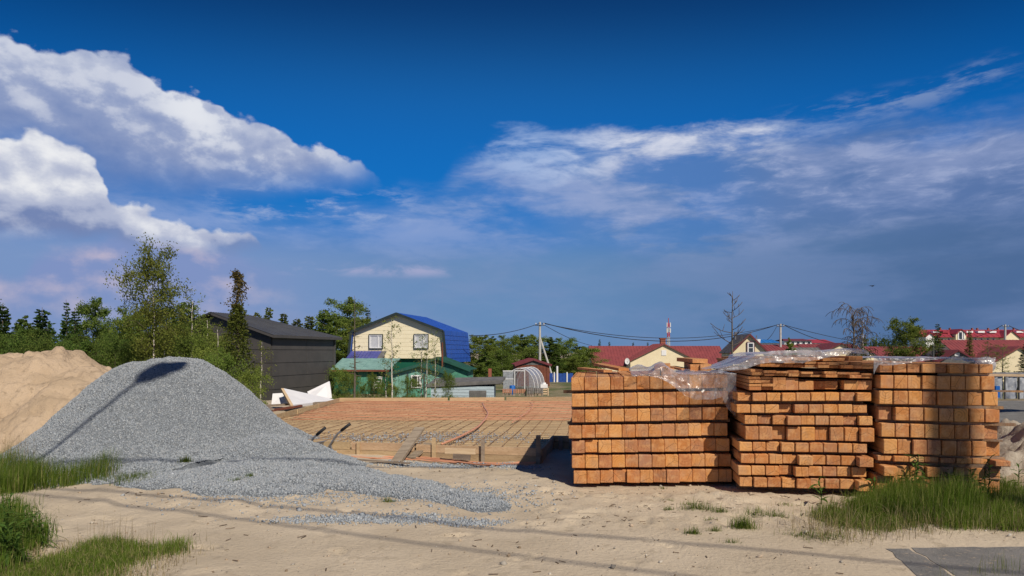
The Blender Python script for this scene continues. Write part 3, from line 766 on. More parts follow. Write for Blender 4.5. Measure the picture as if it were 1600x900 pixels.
M['litter'] = mat('twigs and chips', (0.16, 0.11, 0.07), (0.09, 0.065, 0.045), 8, 0.9)
litter()

# ------------------------------------------------------------------ sand heap and rubble
def grid_heap(name, x0, x1, y0, y1, st, hf, m):
    xs = np.arange(x0, x1, st); ys = np.arange(y0, y1, st)
    X_, Y_ = np.meshgrid(xs, ys); h_ = hf(X_, Y_); Zz = gz(X_, Y_) + np.maximum(h_, -0.08)
    nx, ny = len(xs), len(ys); ii, jj = np.meshgrid(np.arange(nx - 1), np.arange(ny - 1)); a = (jj * nx + ii).ravel()
    f = np.stack([a, a + 1, a + 1 + nx, a + nx], 1)
    f = f[(h_.ravel()[f] > -0.02).any(1)]
    used = np.unique(f); remap = -np.ones(nx * ny, int); remap[used] = np.arange(len(used))
    v = np.stack([X_.ravel(), Y_.ravel(), Zz.ravel()], 1)[used]
    return link(name, np_mesh(name, v, remap[f], True), m)

def sand_h(x, y):
    # a long ridge from beyond the left edge to the foot of the gravel
    d = np.sqrt(np.maximum(0, np.abs(x + 11.2) - 2.9) ** 2 + ((y - 12.1) * 1.03) ** 2)
    crest = 1.47 + 0.05 * fbm(x, y * 0.3, 1.6, 3, 41)
    z = 2.0 * (1 - d / 2.6)
    z = -np.log(np.exp(-z * 8) + np.exp(-crest * 8)) / 8
    # low saddle to the right
    d2 = np.sqrt(((x + 7.3) / 1.6) ** 2 + ((y - 11.7) / 2.1) ** 2)
    z = np.maximum(z, 1.26 * (1 - d2 ** 1.6))
    z = z + fbm(x, y, 1.4, 4, 43) * 0.07 + np.abs(fbm(x, y, 2.4, 4, 45)) * 0.10 + fbm(x, y, 9, 3, 46) * 0.022 + np.maximum(0, fbm(x, y, 4.5, 3, 47) - 0.05) * 0.12 - np.maximum(0, fbm(x, y, 3.2, 3, 48) - 0.25) * 0.2
    # knob and notch on the skyline
    z = z + 0.13 * np.exp(-(((x + 7.98) / 0.16) ** 4 + ((y - 12.2) / 0.6) ** 2)) - 0.10 * np.exp(-(((x + 8.75) / 0.25) ** 2 + ((y - 12.2) / 0.6) ** 2))
    return z
o = grid_heap('sand_heap', -15.5, -5.6, 9.2, 14.6, 0.035, sand_h, M['sand_heap'])
tag(o, 'high heap of orange beige sand with a crumbling top left of the gravel', 'sand heap')

def rub_h(x, y):
    d = np.sqrt(((x - 7.0) / 1.35) ** 2 + ((y - 8.7) / 1.5) ** 2)
    return 0.62 * (1 - d) + np.maximum(0, fbm(x, y, 2.6, 4, 51)) * 0.34 * (d < 1.15) + fbm(x, y, 7, 3, 52) * 0.08
o = grid_heap('rubble_heap', 5.5, 9.0, 6.6, 11.0, 0.045, rub_h, M['rubble'])
tag(o, 'lumpy heap of dug pale clay right of the timber', 'rubble heap')

# ------------------------------------------------------------------ timber stacks
ORD = ['first', 'second', 'third', 'fourth', 'fifth', 'sixth', 'seventh', 'eighth', 'ninth', 'tenth', 'eleventh', 'twelfth', 'thirteenth', 'fourteenth']
_beam_cache = {}
def beam_mesh(w, h, L, bev=0.006):
    key = (round(w, 3), round(h, 3), round(L, 2), bev)
    if key not in _beam_cache:
        bm = bmesh.new(); bmesh.ops.create_cube(bm, size=1)
        for v in bm.verts: v.co = Vector((v.co.x * w, (v.co.y + 0.5) * L, (v.co.z + 0.5) * h))
        bmesh.ops.bevel(bm, geom=[e for e in bm.edges], offset=bev, segments=1, affect='EDGES', profile=0.7)
        m = bpy.data.meshes.new('beam'); bm.to_mesh(m); bm.free(); _beam_cache[key] = m
    return _beam_cache[key]

def row_of(name, label, cat, group, PL, PR, n, h, L, axis, r, matl, recess=(), lift=0.0, tops=None, gaps=None, wj=0.0, jit=0.009):
    """n beams side by side between the front bottom corners PL and PR"""
    PL, PR = Vector(PL), Vector(PR)
    acr = PR - PL; W_ = acr.length; roll = math.atan2(acr.z, math.hypot(acr.x, acr.y))
    ax = Vector((axis, 1, 0)).normalized()
    yaw = -math.atan2(ax.x, ax.y)
    pitch = W_ / n
    wid = pitch * math.cos(math.atan2(acr.y, acr.x) - yaw)
    out = []
    for i in range(n):
        w = wid - 0.004 - r.uniform(0, wj)
        c = PL + acr * ((i + 0.5) / n)
        back = r.uniform(-jit, jit) + (r.uniform(0.015, 0.035) if r.random() < 0.10 else 0) - (r.uniform(0.01, 0.03) if r.random() < 0.06 else 0)
        if i in recess: back += recess[i] if isinstance(recess, dict) else 0.07
        hh = h * (tops[i] if tops else 1)
        me = beam_mesh(math.floor(w * 250) / 250, hh, L)
        o = link(name, me, matl)
        o.rotation_euler = Euler((0, -roll, yaw + r.uniform(-0.0015, 0.0015)), 'XYZ')
        o.location = c + ax * back + Vector((0, 0, lift))
        tag(o, label(i, n), cat, group)
        out.append(o)
    return out

def pos_label(kind, row_word, stack):
    def f(i, n):
        k = i + 1
        if n - i <= 4:
            w = ['rightmost', 'second from the right', 'third from the right', 'fourth from the right'][n - i - 1]
        elif i == 0: w = 'leftmost'
        else: w = ORD[i] + ' from the left'
        return f'{kind}, {w} in the {row_word} row of the {stack} stack'
    return f

def batten_between(PL, PR, axis, off, e0, e1, t, w, r, label, group, skew=0.0, matl='batten'):
    """a batten lying across a row: from e0 metres outside the left to e1 outside the right"""
    PL, PR = Vector(PL), Vector(PR); d = (PR - PL).normalized(); ax = Vector((axis, 1, 0)).normalized()
    a = PL - d * e0 + ax * (off + skew); b = PR + d * e1 + ax * (off - skew)
    o = MB().beam((0, 0, 0), b - a, w, t).build('batten', M[matl], None)
    o.location = a + Vector((0, 0, t / 2))
    tag(o, label, 'batten', group)
    return o

ROWN = ['bottom', 'second', 'third', 'fourth', 'fifth', 'sixth', 'seventh', 'eighth', 'ninth']

# left stack: seven layers of twelve square beams
r1 = random.Random(101)
S1_ROWS = [(896, 1143.5, 756, 752.5, 19.6), (893, 1142.5, 732, 728.5, 19.4), (893, 1140, 708.5, 704.5, 19.4), (888, 1137, 685, 680.5, 19.6), (893, 1138, 660.5, 655.5, 19.4), (893, 1137.5, 636, 631, 20.2), (892, 1137, 610.5, 606, 20.2)]
S1_AX = 0.12; S1_D = (7.85, 7.95)
tops1 = []
rec1 = [{3: 0.06, 6: 0.03}, {4: 0.03, 0: 0.02}, {1: 0.05, 10: 0.05}, {0: -0.03}, {9: 0.05}, {}, {}]
for i, (uL, uR, vL, vR, hp) in enumerate(S1_ROWS):
    PL, PR = P(uL, vL, S1_D[0]), P(uR, vR, S1_D[1])
    h = hp * 7.9 / F
    row_of('timber_beam', pos_label('square orange beam', ROWN[i] if i < 6 else 'top', 'left'), 'beam', 'square beams in the left stack', PL, PR, 12, h, 2.3, S1_AX, r1, M['timber'], rec1[i])
    tops1.append((PL + Vector((0, 0, h)), PR + Vector((0, 0, h)), h))
for i in range(6):
    a, b, h = tops1[i]; nxt = P(S1_ROWS[i + 1][0], S1_ROWS[i + 1][2], S1_D[0]).z
    t = max(0.012, nxt - a.z - 0.003)
    batten_between(a + Vector((0, 0, 0.001)), b + Vector((0, 0, 0.001)), S1_AX, 0.16 + 0.05 * r1.random(), 0.10 if i == 5 else r1.uniform(0.0, 0.02), 0.05 if i == 3 else 0.0, t, 0.05, r1, f'thin dark batten on the {ROWN[i]} row of beams in the left stack', 'battens in the left stack')
for k, q in enumerate((0.35, 1.9)):
    a = P(900, 757.5, 7.85); b = P(1140, 754, 7.95)
    bz = -0.03
    a = Vector((a.x, a.y, bz)); b = Vector((b.x, b.y, bz))
    batten_between(a, b, S1_AX, q, 0, 0, a.z * 0 + (P(896, 756, 7.85).z - bz) - 0.002, 0.10, r1, ['front', 'rear'][k] + ' bearer on the sand under the left timber stack', 'bearers under the timber')

# middle stack
r2 = random.Random(202)
S2_AX = 0.15; S2_D = (7.52, 7.30)
S2 = [  # uL, uR, vbotL, vbotR, height px, n
    (1154.5, 1358, 760, 765, 15.0, 9), (1152, 1354, 742, 745.5, 14.8, 9), (1157, 1360, 723.5, 728, 14.5, 9), (1154.5, 1355, 705, 708, 14.3, 9),
    (1164, 1365, 687, 690, 21.0, 9), (1163, 1364, 663, 664.8, 14.0, 9), (1151, 1356, 645.5, 645.5, 13.3, 9), (1153, 1360, 627, 626.5, 13.0, 9)]
rec2 = [{8: -0.12, 4: -0.03, 5: 0.02}, {4: -0.04, 3: 0.05}, {8: -0.10, 4: -0.06, 3: 0.03}, {2: 0.05, 1: 0.03}, {3: 0.0, 5: 0.05, 2: 0.06, 8: -0.05}, {7: 0.04, 3: -0.03}, {3: 0.05}, {0: 0.05, 8: -0.04, 3: -0.02}]
tops2 = []
for i, (uL, uR, vL, vR, hp, n) in enumerate(S2):
    PL, PR = P(uL, vL, S2_D[0]), P(uR, vR, S2_D[1]); h = hp * 7.4 / F
    row_of('timber_beam', pos_label('flat orange beam' if i != 4 else 'tall orange beam', ROWN[i], 'middle'), 'beam', 'beams in the middle stack', PL, PR, n, h, 3.4, S2_AX, r2, M['timber'], rec2[i], wj=0.006)
    tops2.append((PL + Vector((0, 0, h)), PR + Vector((0, 0, h)), h))
for i in range(7):
    a, b, h = tops2[i]; t = max(0.010, min(P(S2[i + 1][0], S2[i + 1][2], S2_D[0]).z - a.z, P(S2[i + 1][1], S2[i + 1][3], S2_D[1]).z - b.z) - 0.003)
    batten_between(a + Vector((0, 0, .001)), b + Vector((0, 0, .001)), S2_AX, 0.16, r2.uniform(0, 0.06) if i == 4 else 0, 0, t, 0.05, r2, f'thin dark batten on the {ROWN[i]} row of the middle stack', 'battens in the middle stack')
for k, q in enumerate((0.35, 2.8)):
    a = P(1160, 760, 7.52); b = P(1350, 765, 7.30); bz = -0.03
    batten_between(Vector((a.x, a.y, bz)), Vector((b.x, b.y, bz)), S2_AX, q, 0, 0, min(a.z, b.z) - bz - 0.002, 0.10, r2, ['front', 'rear'][k] + ' bearer under the middle timber stack', 'bearers under the timber')
# ninth layer of the middle stack: mixed pieces
def piece(name, uL, uR, vT, vB, D, L, axis, m, label, group, back=0.0, lift=0.0, yaw=0.0, roll=0.0, cat='board'):
    w = (uR - uL) * D / F - 0.002; h = (vB - vT) * D / F
    o = link(name, beam_mesh(round(w, 3), h, L, 0.003), m)
    ax = Vector((axis, 1, 0)).normalized()
    o.rotation_euler = Euler((0, roll, -math.atan2(ax.x, ax.y) + yaw), 'XYZ')
    o.location = P((uL + uR) / 2, vB, D) + ax * back + Vector((0, 0, lift))
    return tag(o, label, cat, group)
g9 = 'mixed pieces in the ninth row of the middle stack'
for k, (a, b, t, bt, nm) in enumerate([(1208, 1227.5, 590, 609.6, 'left of the two square beams'), (1228, 1247.5, 590.5, 609.6, 'right of the two square beams'), (1249.5, 1271.5, 595.5, 609.4, 'single flat beam'), (1273, 1292.5, 596, 609, 'left of the two set back beams'), (1293, 1312.5, 596, 609, 'right of the two set back beams'), (1319.5, 1340.5, 594.5, 609, 'second beam from the right'), (1341, 1362.5, 594.5, 609, 'rightmost beam')]):
    D = 7.52 - 0.22 * (a - 1154) / 205
    piece('timber_beam', a, b, t, bt, D, 3.4, S2_AX, M['timber'], f'{nm} in the ninth row of the middle stack', g9, [0, 0.01, 0.02, 0.09, 0.09, 0, 0.01][k], cat='beam')
for c in range(2):
    for k in range(4):
        D = 7.50; u0 = 1170.5 + c * 19; b = 609.7 - k * 5.5 - c * 0.3
        piece('board', u0, u0 + 18.4, b - 4.9 + 0.5 * (k % 2), b, D, 3.2, S2_AX, M['board'], f'{["bottom", "second", "third", "top"][k]} short board, {["left", "right"][c]} column beside square beams in the middle stack', g9, r2.uniform(-0.03, 0.03))
# two layers of thin boards above
def boards_layer(u0, u1, v_bot0, v_bot1, n, th, word, seed, L=3.2, ax=S2_AX, D0=7.5, D1=7.3, double=True, mat_='board'):
    r = random.Random(seed); k = 0
    for i in range(n):
        a = u0 + (u1 - u0) * i / n; b = u0 + (u1 - u0) * (i + 1) / n - r.uniform(0.3, 1.2)
        f = (i + 0.5) / n; D = D0 + (D1 - D0) * f; v = v_bot0 + (v_bot1 - v_bot0) * f
        lab = 'leftmost' if i == 0 else ('rightmost' if i == n - 1 else ORD[i] + ' from the left')
        t1 = th * r.uniform(0.8, 1.1)
        piece('board', a, b, v - t1, v, D, L, ax, M[mat_], f'{lab} lower board in the {word} of the middle stack', f'lower boards, {word} of the middle stack', r.uniform(-0.05, 0.06), 0, r.uniform(-0.004, 0.004))
        if double and r.random() < 0.8:
            t2 = th * r.uniform(0.7, 1.0)
            piece('board', a + r.uniform(-1, 1.0), b - r.uniform(0, 0.5), v - t1 - 0.4 - t2, v - t1 - 0.4, D, L, ax, M[mat_], f'upper board over the {lab} one, {word} of the middle stack', f'upper boards, {word} of the middle stack', r.uniform(-0.05, 0.08), 0, r.uniform(-0.004, 0.004))
boards_layer(1176, 1363, 586.5, 591.5, 10, 4.6, 'first board layer', 5)
boards_layer(1188, 1366, 573.0, 576.5, 10, 5.0, 'second board layer', 6)
for k, (a, b, t, bt) in enumerate([(1196, 1216, 560, 564), (1218, 1238, 559, 564), (1240, 1262, 558, 563.5), (1263, 1283, 558.5, 564), (1286, 1303, 560, 564.5), (1304, 1323, 559.5, 564.5), (1326, 1347, 556.5, 564)]):
    piece('board', a, b, t, bt, 7.42, 3.0, S2_AX, M['board'], f'{["leftmost", "second from the left", "third from the left", "middle", "third from the right", "second from the right", "rightmost"][k]} loose board on top of the middle stack', 'loose boards on the middle stack', r2.uniform(-0.02, 0.1))
for i, (vb, u0, u1, D) in enumerate([(594.3, 1172, 1360, 7.42), (580.2, 1182, 1362, 7.42), (566.3, 1196, 1350, 7.42)]):
    a = P(u0, vb, 7.5); b = P(u1, vb + 2, 7.3)
    batten_between(a, b, S2_AX, 0.22, 0, 0, 0.012, 0.05, r2, f'thin batten under the {["first", "second", "loose top"][i]} board layer of the middle stack', 'battens in the middle stack')

# right stack
r3 = random.Random(303)
S3_AX = 0.17; S3_D = (7.20, 6.97)
S3 = [(1370, 1564, 765.5, 772, 22.5, 8), (1376, 1564, 742, 748.5, 15.5, 8), (1372, 1570, 720.5, 726.5, 8.6, 8), (1380, 1567, 709, 714, 23.2, 8), (1376, 1563, 682.5, 687.5, 21.5, 8), (1375, 1562.5, 656.5, 660.5, 20.8, 8), (1373, 1561, 631.5, 634.5, 21.3, 8), (1374, 1555, 606.8, 609.6, 21.0, 8), (1373, 1552, 582, 583.5, 14.0, 8)]
rec3 = [{}, {0: -0.08, 4: 0.02}, {7: -0.16, 0: 0.04}, {7: 0.04}, {7: 0.05, 0: 0.0}, {0: 0.06}, {3: 0.02, 6: 0.03}, {}, {4: 0.03}]
tops3 = []
for i, (uL, uR, vL, vR, hp, n) in enumerate(S3):
    PL, PR = P(uL, vL, S3_D[0]), P(uR, vR, S3_D[1]); h = hp * 7.1 / F
    kind = 'thin orange plank' if i == 2 else ('flat orange beam' if i in (1, 8) else 'thick orange beam')
    row_of('timber_beam', pos_label(kind, ROWN[i] if i < 8 else 'top', 'right'), 'beam', 'beams in the right stack', PL, PR, n, h, 3.4, S3_AX, r3, M['timber'], rec3[i], wj=0.004)
    tops3.append((PL + Vector((0, 0, h)), PR + Vector((0, 0, h)), h))
for i in range(8):
    a, b, h = tops3[i]; t = max(0.008, min(P(S3[i + 1][0], S3[i + 1][2], 7.20).z - a.z, P(S3[i + 1][1], S3[i + 1][3], 6.97).z - b.z) - 0.003)
    if i == 7:
        batten_between(a + Vector((0, 0, .001)), b + Vector((0, 0, .001)), S3_AX, 0.03, -0.62, 0.62, t, 0.045, r3, 'long pale batten poking out right under the top row of the right stack', 'battens in the right stack', 0.14, 'pale_wood')
        batten_between(a + Vector((0, 0, .001)), b + Vector((0, 0, .001)), S3_AX, 0.5, -0.0, 0.0, t, 0.05, r3, 'rear dark batten under the top row of the right stack', 'battens in the right stack', 0)
    else:
        out = {6: 0.22, 5: 0.03, 4: 0.14}.get(i, 0.0)
        batten_between(a + Vector((0, 0, .001)), b + Vector((0, 0, .001)), S3_AX, 0.09, 0, out, t, 0.05, r3, f'grey batten on the {ROWN[i]} row of the right stack', 'battens in the right stack', 0.08)
for k, q in enumerate((0.35, 2.8)):
    a = P(1375, 765, 7.2); b = P(1560, 772, 6.97); bz = min(tz(a.x, a.y), 0) - 0.05
    batten_between(Vector((a.x, a.y, bz)), Vector((b.x, b.y, bz)), S3_AX, q, 0, 0, min(a.z, b.z) - bz - 0.002, 0.10, r3, ['front', 'rear'][k] + ' bearer under the right timber stack', 'bearers under the timber')

# loose boards lying on the left stack, towards the back
top1 = 1.262
def loose(a, b, w, t, label, m='board', group=None, cat='board', name='board'):
    a, b = Vector(a), Vector(b)
    o = MB().beam((0, 0, 0), b - a, w, t).build(name, M[m], None)
    o.location = a
    return tag(o, label, cat, group)
gp = 'loose boards on the left stack'
for k, (u0, D0, u1, D1, z0, z1, w, t, lb) in enumerate([
    (1088, 9.0, 1077, 10.0, 1.34, 1.36, 0.15, 0.09, 'thick square ended board on the left stack beside the middle stack'),
    (1103, 8.95, 1092, 10.0, 1.345, 1.36, 0.14, 0.085, 'second thick board on the left stack, nearest the middle stack'),
    (1072, 9.25, 1050, 10.1, 1.31, 1.33, 0.12, 0.03, 'thin board lying lowest beside thick boards on the left stack'),
    (1094, 9.1, 1068, 10.1, 1.43, 1.44, 0.20, 0.055, 'broad board across the thick boards on the left stack'),
    (975, 8.7, 935, 10.0, 1.325, 1.37, 0.14, 0.035, 'slanting pale board on the left end of the left stack'),
    (950, 8.9, 908, 10.0, 1.30, 1.31, 0.12, 0.03, 'dark flat board on the left end of the left stack'),
    (1022, 8.15, 1030, 9.4, 1.30, 1.31, 0.13, 0.05, 'short board under the film hump on the left stack'),
    (1042, 8.15, 1046, 9.4, 1.305, 1.31, 0.13, 0.05, 'short board right of the film hump on the left stack'),
    (1033, 8.2, 1038, 9.3, 1.365, 1.365, 0.16, 0.07, 'topmost short board inside the film hump on the left stack')]):
    loose((X(u0, D0), D0, z0), (X(u1, D1), D1, z1), w, t, lb, 'board', gp)

# ------------------------------------------------------------------ plastic film over the stacks
def film(name, label, m, fn, ns, nt, thick=None):
    s, t = np.meshgrid(np.linspace(0, 1, ns), np.linspace(0, 1, nt))
    v = fn(s.ravel(), t.ravel())
    ii, jj = np.meshgrid(np.arange(ns - 1), np.arange(nt - 1)); a = (jj * ns + ii).ravel()
    o = link(name, np_mesh(name, v, np.stack([a, a + 1, a + 1 + ns, a + ns], 1), True), m)
    return tag(o, label, 'plastic film', 'films over the timber')
def wr(a, b, sc_, seed): return fbm(a, b, sc_, 4, seed)

def film_left(s, t):
    # s runs along the front edge, t from the back of the top to the hanging hem
    u = 985 + s * 160
    xf = (u - 800) * (7.85 + 0.1 * s) / F; yf = 7.83 + 0.10 * s
    ztop = 1.262 + 0.028 * s
    hump = 0.14 * np.exp(-((u - 1034) / 17) ** 2) * np.exp(-((t - 0.42) / 0.22) ** 2)
    side = 0.10 * np.exp(-((u - 1000) / 22) ** 2) * np.exp(-((t - 0.25) / 0.2) ** 2)
    tt = 0.55
    hang = np.interp(u, [985, 1010, 1025, 1045, 1070, 1085, 1110, 1125, 1132, 1145], [0.0, 0.0, 0.02, 0.10, 0.25, 0.285, 0.29, 0.27, 0.40, 0.50])
    depth = (1 - np.minimum(t, tt) / tt) * (0.9 + 0.5 * s)
    down = np.maximum(0, t - tt) / (1 - tt) * hang
    x = xf + depth * 0.12; y = yf + depth - 0.02 - 0.02 * (t > tt) - 0.03 * np.abs(wr(s * 3, t, 3.0, 61)) * (t > tt)
    z = ztop + 0.012 + hump + side - down
    z = z + np.abs(wr(s * 1.6 + t, t * 2.0 - s * 0.7, 2.0, 62)) * 0.055 * (t < tt + 0.05) + wr(s * 6, t * 1.2, 2.0, 63) * 0.012
    corner = np.maximum(0, (u - 1126) / 19)
    x = x + 0.012 * np.sin(t * 17) * corner + 0.02 * corner
    y = y - 0.03 * wr(s * 6, t * 1.5, 3, 64) * (t > tt) - 0.012
    return np.stack([x, y, np.where(t > tt, z, np.maximum(z, ztop + 0.012))], 1)
film('plastic_film', 'clear crinkled film over the right end of the left stack', M['plastic'], film_left, 150, 110)

def film_mid(s, t):
    u = 1118 + s * 232
    D = 7.46 - 0.18 * s
    x = (u - 800) * D / F; y = D + 0.0 * s
    vt = np.interp(u, [1118, 1150, 1185, 1200, 1240, 1290, 1320, 1345, 1350], [578, 570, 556, 552.5, 552, 551, 549.5, 552, 556])
    ztop = H - (vt - VH) * D / F
    hang = np.interp(u, [1118, 1150, 1185, 1215, 1250, 1262, 1285, 1320, 1350], [0.05, 0.08, 0.10, 0.115, 0.12, 0.10, 0.07, 0.035, 0.015])
    tt = 0.6
    depth = (1 - np.minimum(t, tt) / tt) * 2.2
    down = np.maximum(0, t - tt) / (1 - tt) * hang
    xx = x + depth * 0.15; yy = y + depth - 0.05 - 0.035 * (t > tt) * np.abs(wr(s * 6, t, 3, 71))
    z = ztop + 0.012 - down + np.abs(wr(s * 1.6 + t * 0.8, t * 3.0 - s, 1.5, 72)) * 0.05 - 0.02 * depth * (s < 0.3) - 0.03 * (depth / 2.2)
    return np.stack([xx, yy - 0.03, z], 1)
film('plastic_film', 'milky crumpled film thrown over loose boards of the middle stack', M['plastic_milky'], film_mid, 170, 80)

def film_right(s, t):
    u = 1364 + s * 190
    D = 7.19 - 0.23 * s
    x = (u - 800) * D / F; y = D
    vt = np.interp(u, [1364, 1380, 1400, 1440, 1470, 1500, 1530, 1554], [572, 565, 563, 562.5, 563.5, 560.5, 564, 567])
    ztop = np.maximum(H - (vt - VH) * D / F, 1.472)
    hem = np.interp(u, [1364, 1372, 1385, 1410, 1440, 1460, 1500, 1540, 1554], [598, 580, 576, 572.5, 568, 567, 567.5, 573.5, 570])
    hang = np.maximum(0.01, (hem - vt) * D / F)
    tt = 0.6
    depth = (1 - np.minimum(t, tt) / tt) * 2.6
    down = np.maximum(0, t - tt) / (1 - tt) * hang
    yy = y + depth - 0.03 - 0.03 * (t > tt) * np.abs(wr(s * 7, t, 3, 81))
    z = ztop + 0.008 - down + np.abs(wr(s * 1.6 - t * 0.5, t * 3.0, 1.4, 82)) * 0.04
    return np.stack([x + depth * 0.17 - 0.01, yy, z], 1)
film('plastic_film', 'milky shiny film covering the top of the right stack', M['plastic_milky'], film_right, 150, 80)
def film_wad(s, t):
    a = s * 2 * math.pi; b = (t - 0.5) * math.pi
    r = 0.085 + 0.03 * wr(np.cos(a) * 2 + 5, np.sin(a) * 2 + t * 3, 1.6, 91)
    c = P(1551, 572, 7.0)
    return np.stack([c.x + r * 1.1 * np.cos(a) * np.cos(b), c.y + 0.1 + r * np.sin(a) * np.cos(b), c.z + r * 0.95 * np.sin(b)], 1)
film('plastic_film', 'wad of bunched film at the right end of the right stack', M['plastic_milky'], film_wad, 40, 24)

# ------------------------------------------------------------------ slab with formwork, mesh and pipes
SLAB = [(-4.92, 10.75), (0.405, 9.62), (0.66, 11.15), (3.4, 10.75), (4.4, 19.8), (-4.88, 19.25)]
SL_TOP = 0.13
def slab():
    st = 0.14
    # fill sheet as a grid clipped to the outline
    b = MB(); b.prism([(x, y, -1.3 if y > 18 else -0.3) for x, y in SLAB], (0, 0, 0.001)); 
    xs = np.arange(-5.2, 4.6, 0.06); ys = np.arange(9.4, 20.0, 0.06)
    X_, Y_ = np.meshgrid(xs, ys); ins = in_poly(X_, Y_, SLAB)
    Zs = SL_TOP + fbm(X_, Y_, 1.3, 4, 71) * 0.035 + fbm(X_, Y_, 6, 2, 73) * 0.012
    nx, ny = len(xs), len(ys); ii, jj = np.meshgrid(np.arange(nx - 1), np.arange(ny - 1)); a = (jj * nx + ii).ravel()
    f = np.stack([a, a + 1, a + 1 + nx, a + nx], 1); f = f[ins.ravel()[f].all(1)]
    used = np.unique(f); remap = -np.ones(nx * ny, int); remap[used] = np.arange(len(used))
    o = link('slab_fill', np_mesh('slab_fill', np.stack([X_.ravel(), Y_.ravel(), Zs.ravel()], 1)[used], remap[f], True), M['fill'])
    tag(o, 'levelled yellow sand inside the slab formwork', None, None, 'structure')

    # formwork
    fw = empty('formwork', (0, 0, 0), label='low board formwork round the sand filled slab', cat='formwork')
    r = random.Random(8)
    def edge(p, q, base, heights, thick=0.035, n=3, gap=0.01):
        p, q = Vector((*p, 0)), Vector((*q, 0)); d = (q - p); nrm = Vector((d.y, -d.x, 0)).normalized()
        zz = base
        for k, hgt in enumerate(heights):
            cuts = [0] + sorted(min(0.92, max(0.08, (i + 1) / n + r.uniform(-0.12, 0.12))) for i in range(n - 1)) + [1]
            for i in range(n):
                a = p + d * (cuts[i] + (0.004 if i else 0)); bb = p + d * (cuts[i + 1] - 0.002)
                off = nrm * r.uniform(0, 0.012)
                dz = r.uniform(-0.006, 0.006)
                m = MB().beam(Vector((0, 0, 0)), bb - a, thick, hgt - 0.006).mesh('board')
                o = link('board', m, M['form_wood'], fw)
                o.location = a + off + Vector((0, 0, zz + hgt / 2 + dz))
                o.rotation_euler = (r.uniform(-0.004, 0.004), r.uniform(-0.004, 0.004), 0)
            zz += hgt
    edge(SLAB[0], SLAB[1], -0.03, [0.12, 0.115], n=4)
    edge(SLAB[1], SLAB[2], -0.03, [0.12, 0.10], n=1)
    edge(SLAB[2], SLAB[3], -0.03, [0.12, 0.10], n=2)
    edge(SLAB[5], SLAB[0], 0.0, [0.13, 0.12], n=4)
    edge((SLAB[4][0], SLAB[4][1]), SLAB[5], 0.02, [0.13, 0.11], n=4)
    def stake(u, vt, vb, D, w=0.05, m='form_wood'):
        a, b2 = P(u, vb, D), P(u, vt, D)
        a.z = min(a.z, -0.05)
        MB().beam(a, b2, w, w * 0.7, (0, 1, 0)).build('stake', M[m], fw)
    stake(841, 680, 727, 9.50, 0.066, 'old_wood'); stake(754.5, 686, 719, 9.74, 0.052, 'old_wood'); stake(678, 684, 712, 9.92, 0.06)
    stake(876, 682, 712, 10.95, 0.06, 'old_wood'); stake(893, 676, 705, 10.9, 0.07, 'old_wood')
    stake(560, 690, 716, 10.15, 0.05)
    # raking board at the right corner
    MB().beam(P(842, 727, 9.45), P(862, 694, 10.9) + Vector((0, 0, 0.02)), 0.03, 0.19, (0, 0, 1)).build('board', M['old_wood'], fw)

    # reinforcement mesh
    rm = empty('reinforcement_mesh', (0, 0, SL_TOP + 0.018), label='rusty steel reinforcement mesh over the slab sand', cat='rebar mesh')
    def clip(p, d):
        ts = []
        n = len(SLAB)
        for i in range(n):
            a = Vector(SLAB[i]); b2 = Vector(SLAB[(i + 1) % n]); e = b2 - a
            den = d.x * e.y - d.y * e.x
            if abs(den) < 1e-9: continue
            t_ = ((a.x - p.x) * e.y - (a.y - p.y) * e.x) / den
            s_ = ((a.x - p.x) * d.y - (a.y - p.y) * d.x) / den
            if 0 <= s_ <= 1: ts.append(t_)
        ts.sort()
        return [(ts[i], ts[i + 1]) for i in range(0, len(ts) - 1, 2)]
    d1 = Vector((0.135, 1.0)).normalized(); d2 = Vector((1.0, -0.135)).normalized()
    def bars(d, o_, step, n, zz, rad):
        for k in range(n):
            p = o_ + Vector((-d.y, d.x)) * 0 + (d2 if d is d1 else d1) * (k * step + r.uniform(-0.012, 0.012))
            for (t0, t1) in clip(p, d):
                if t1 - t0 < 0.4: continue
                t0 += 0.05; t1 -= 0.05
                pts = []
                m = 9
                for i in range(m):
                    q = p + d * (t0 + (t1 - t0) * i / (m - 1)); pts.append((q.x + r.uniform(-0.006, 0.006), q.y + r.uniform(-0.006, 0.006), zz + r.uniform(-0.006, 0.008)))
                MB().tube(pts, rad, 4).build('bar', M['rebar'], rm)
    bars(d1, Vector((-7.4, 9.0)), 0.22, 56, 0.0, 0.0045)
    bars(d2, Vector((-6.0, 9.3)), 0.24, 48, 0.010, 0.0035)

    # heating pipes: one long serpentine in the far part
    pts = []; y = 13.6; k = 0
    while y < 18.9:
        xl = -4.65 + 0.02 * r.random() + max(0, 15.2 - y) * 0.1; xr = min(3.6, 1.0 + (y - 13.6) * 1.1) + r.uniform(-0.15, 0.15)
        row = [(xl + (xr - xl) * i / 14, y - 0.135 * (xl + (xr - xl) * i / 14) * 0.3 + r.uniform(-0.012, 0.012), SL_TOP + 0.062 + r.uniform(-0.008, 0.01)) for i in range(15)]
        if k % 2: row.reverse()
        pts += row; y += 0.27; k += 1
    o = MB().tube(pts, 0.0075, 5).build('heating_pipe', M['pipe'], None, True)
    tag(o, 'orange floor heating pipe laid in loops over the far half of the slab', 'pipe', 'orange heating pipes')
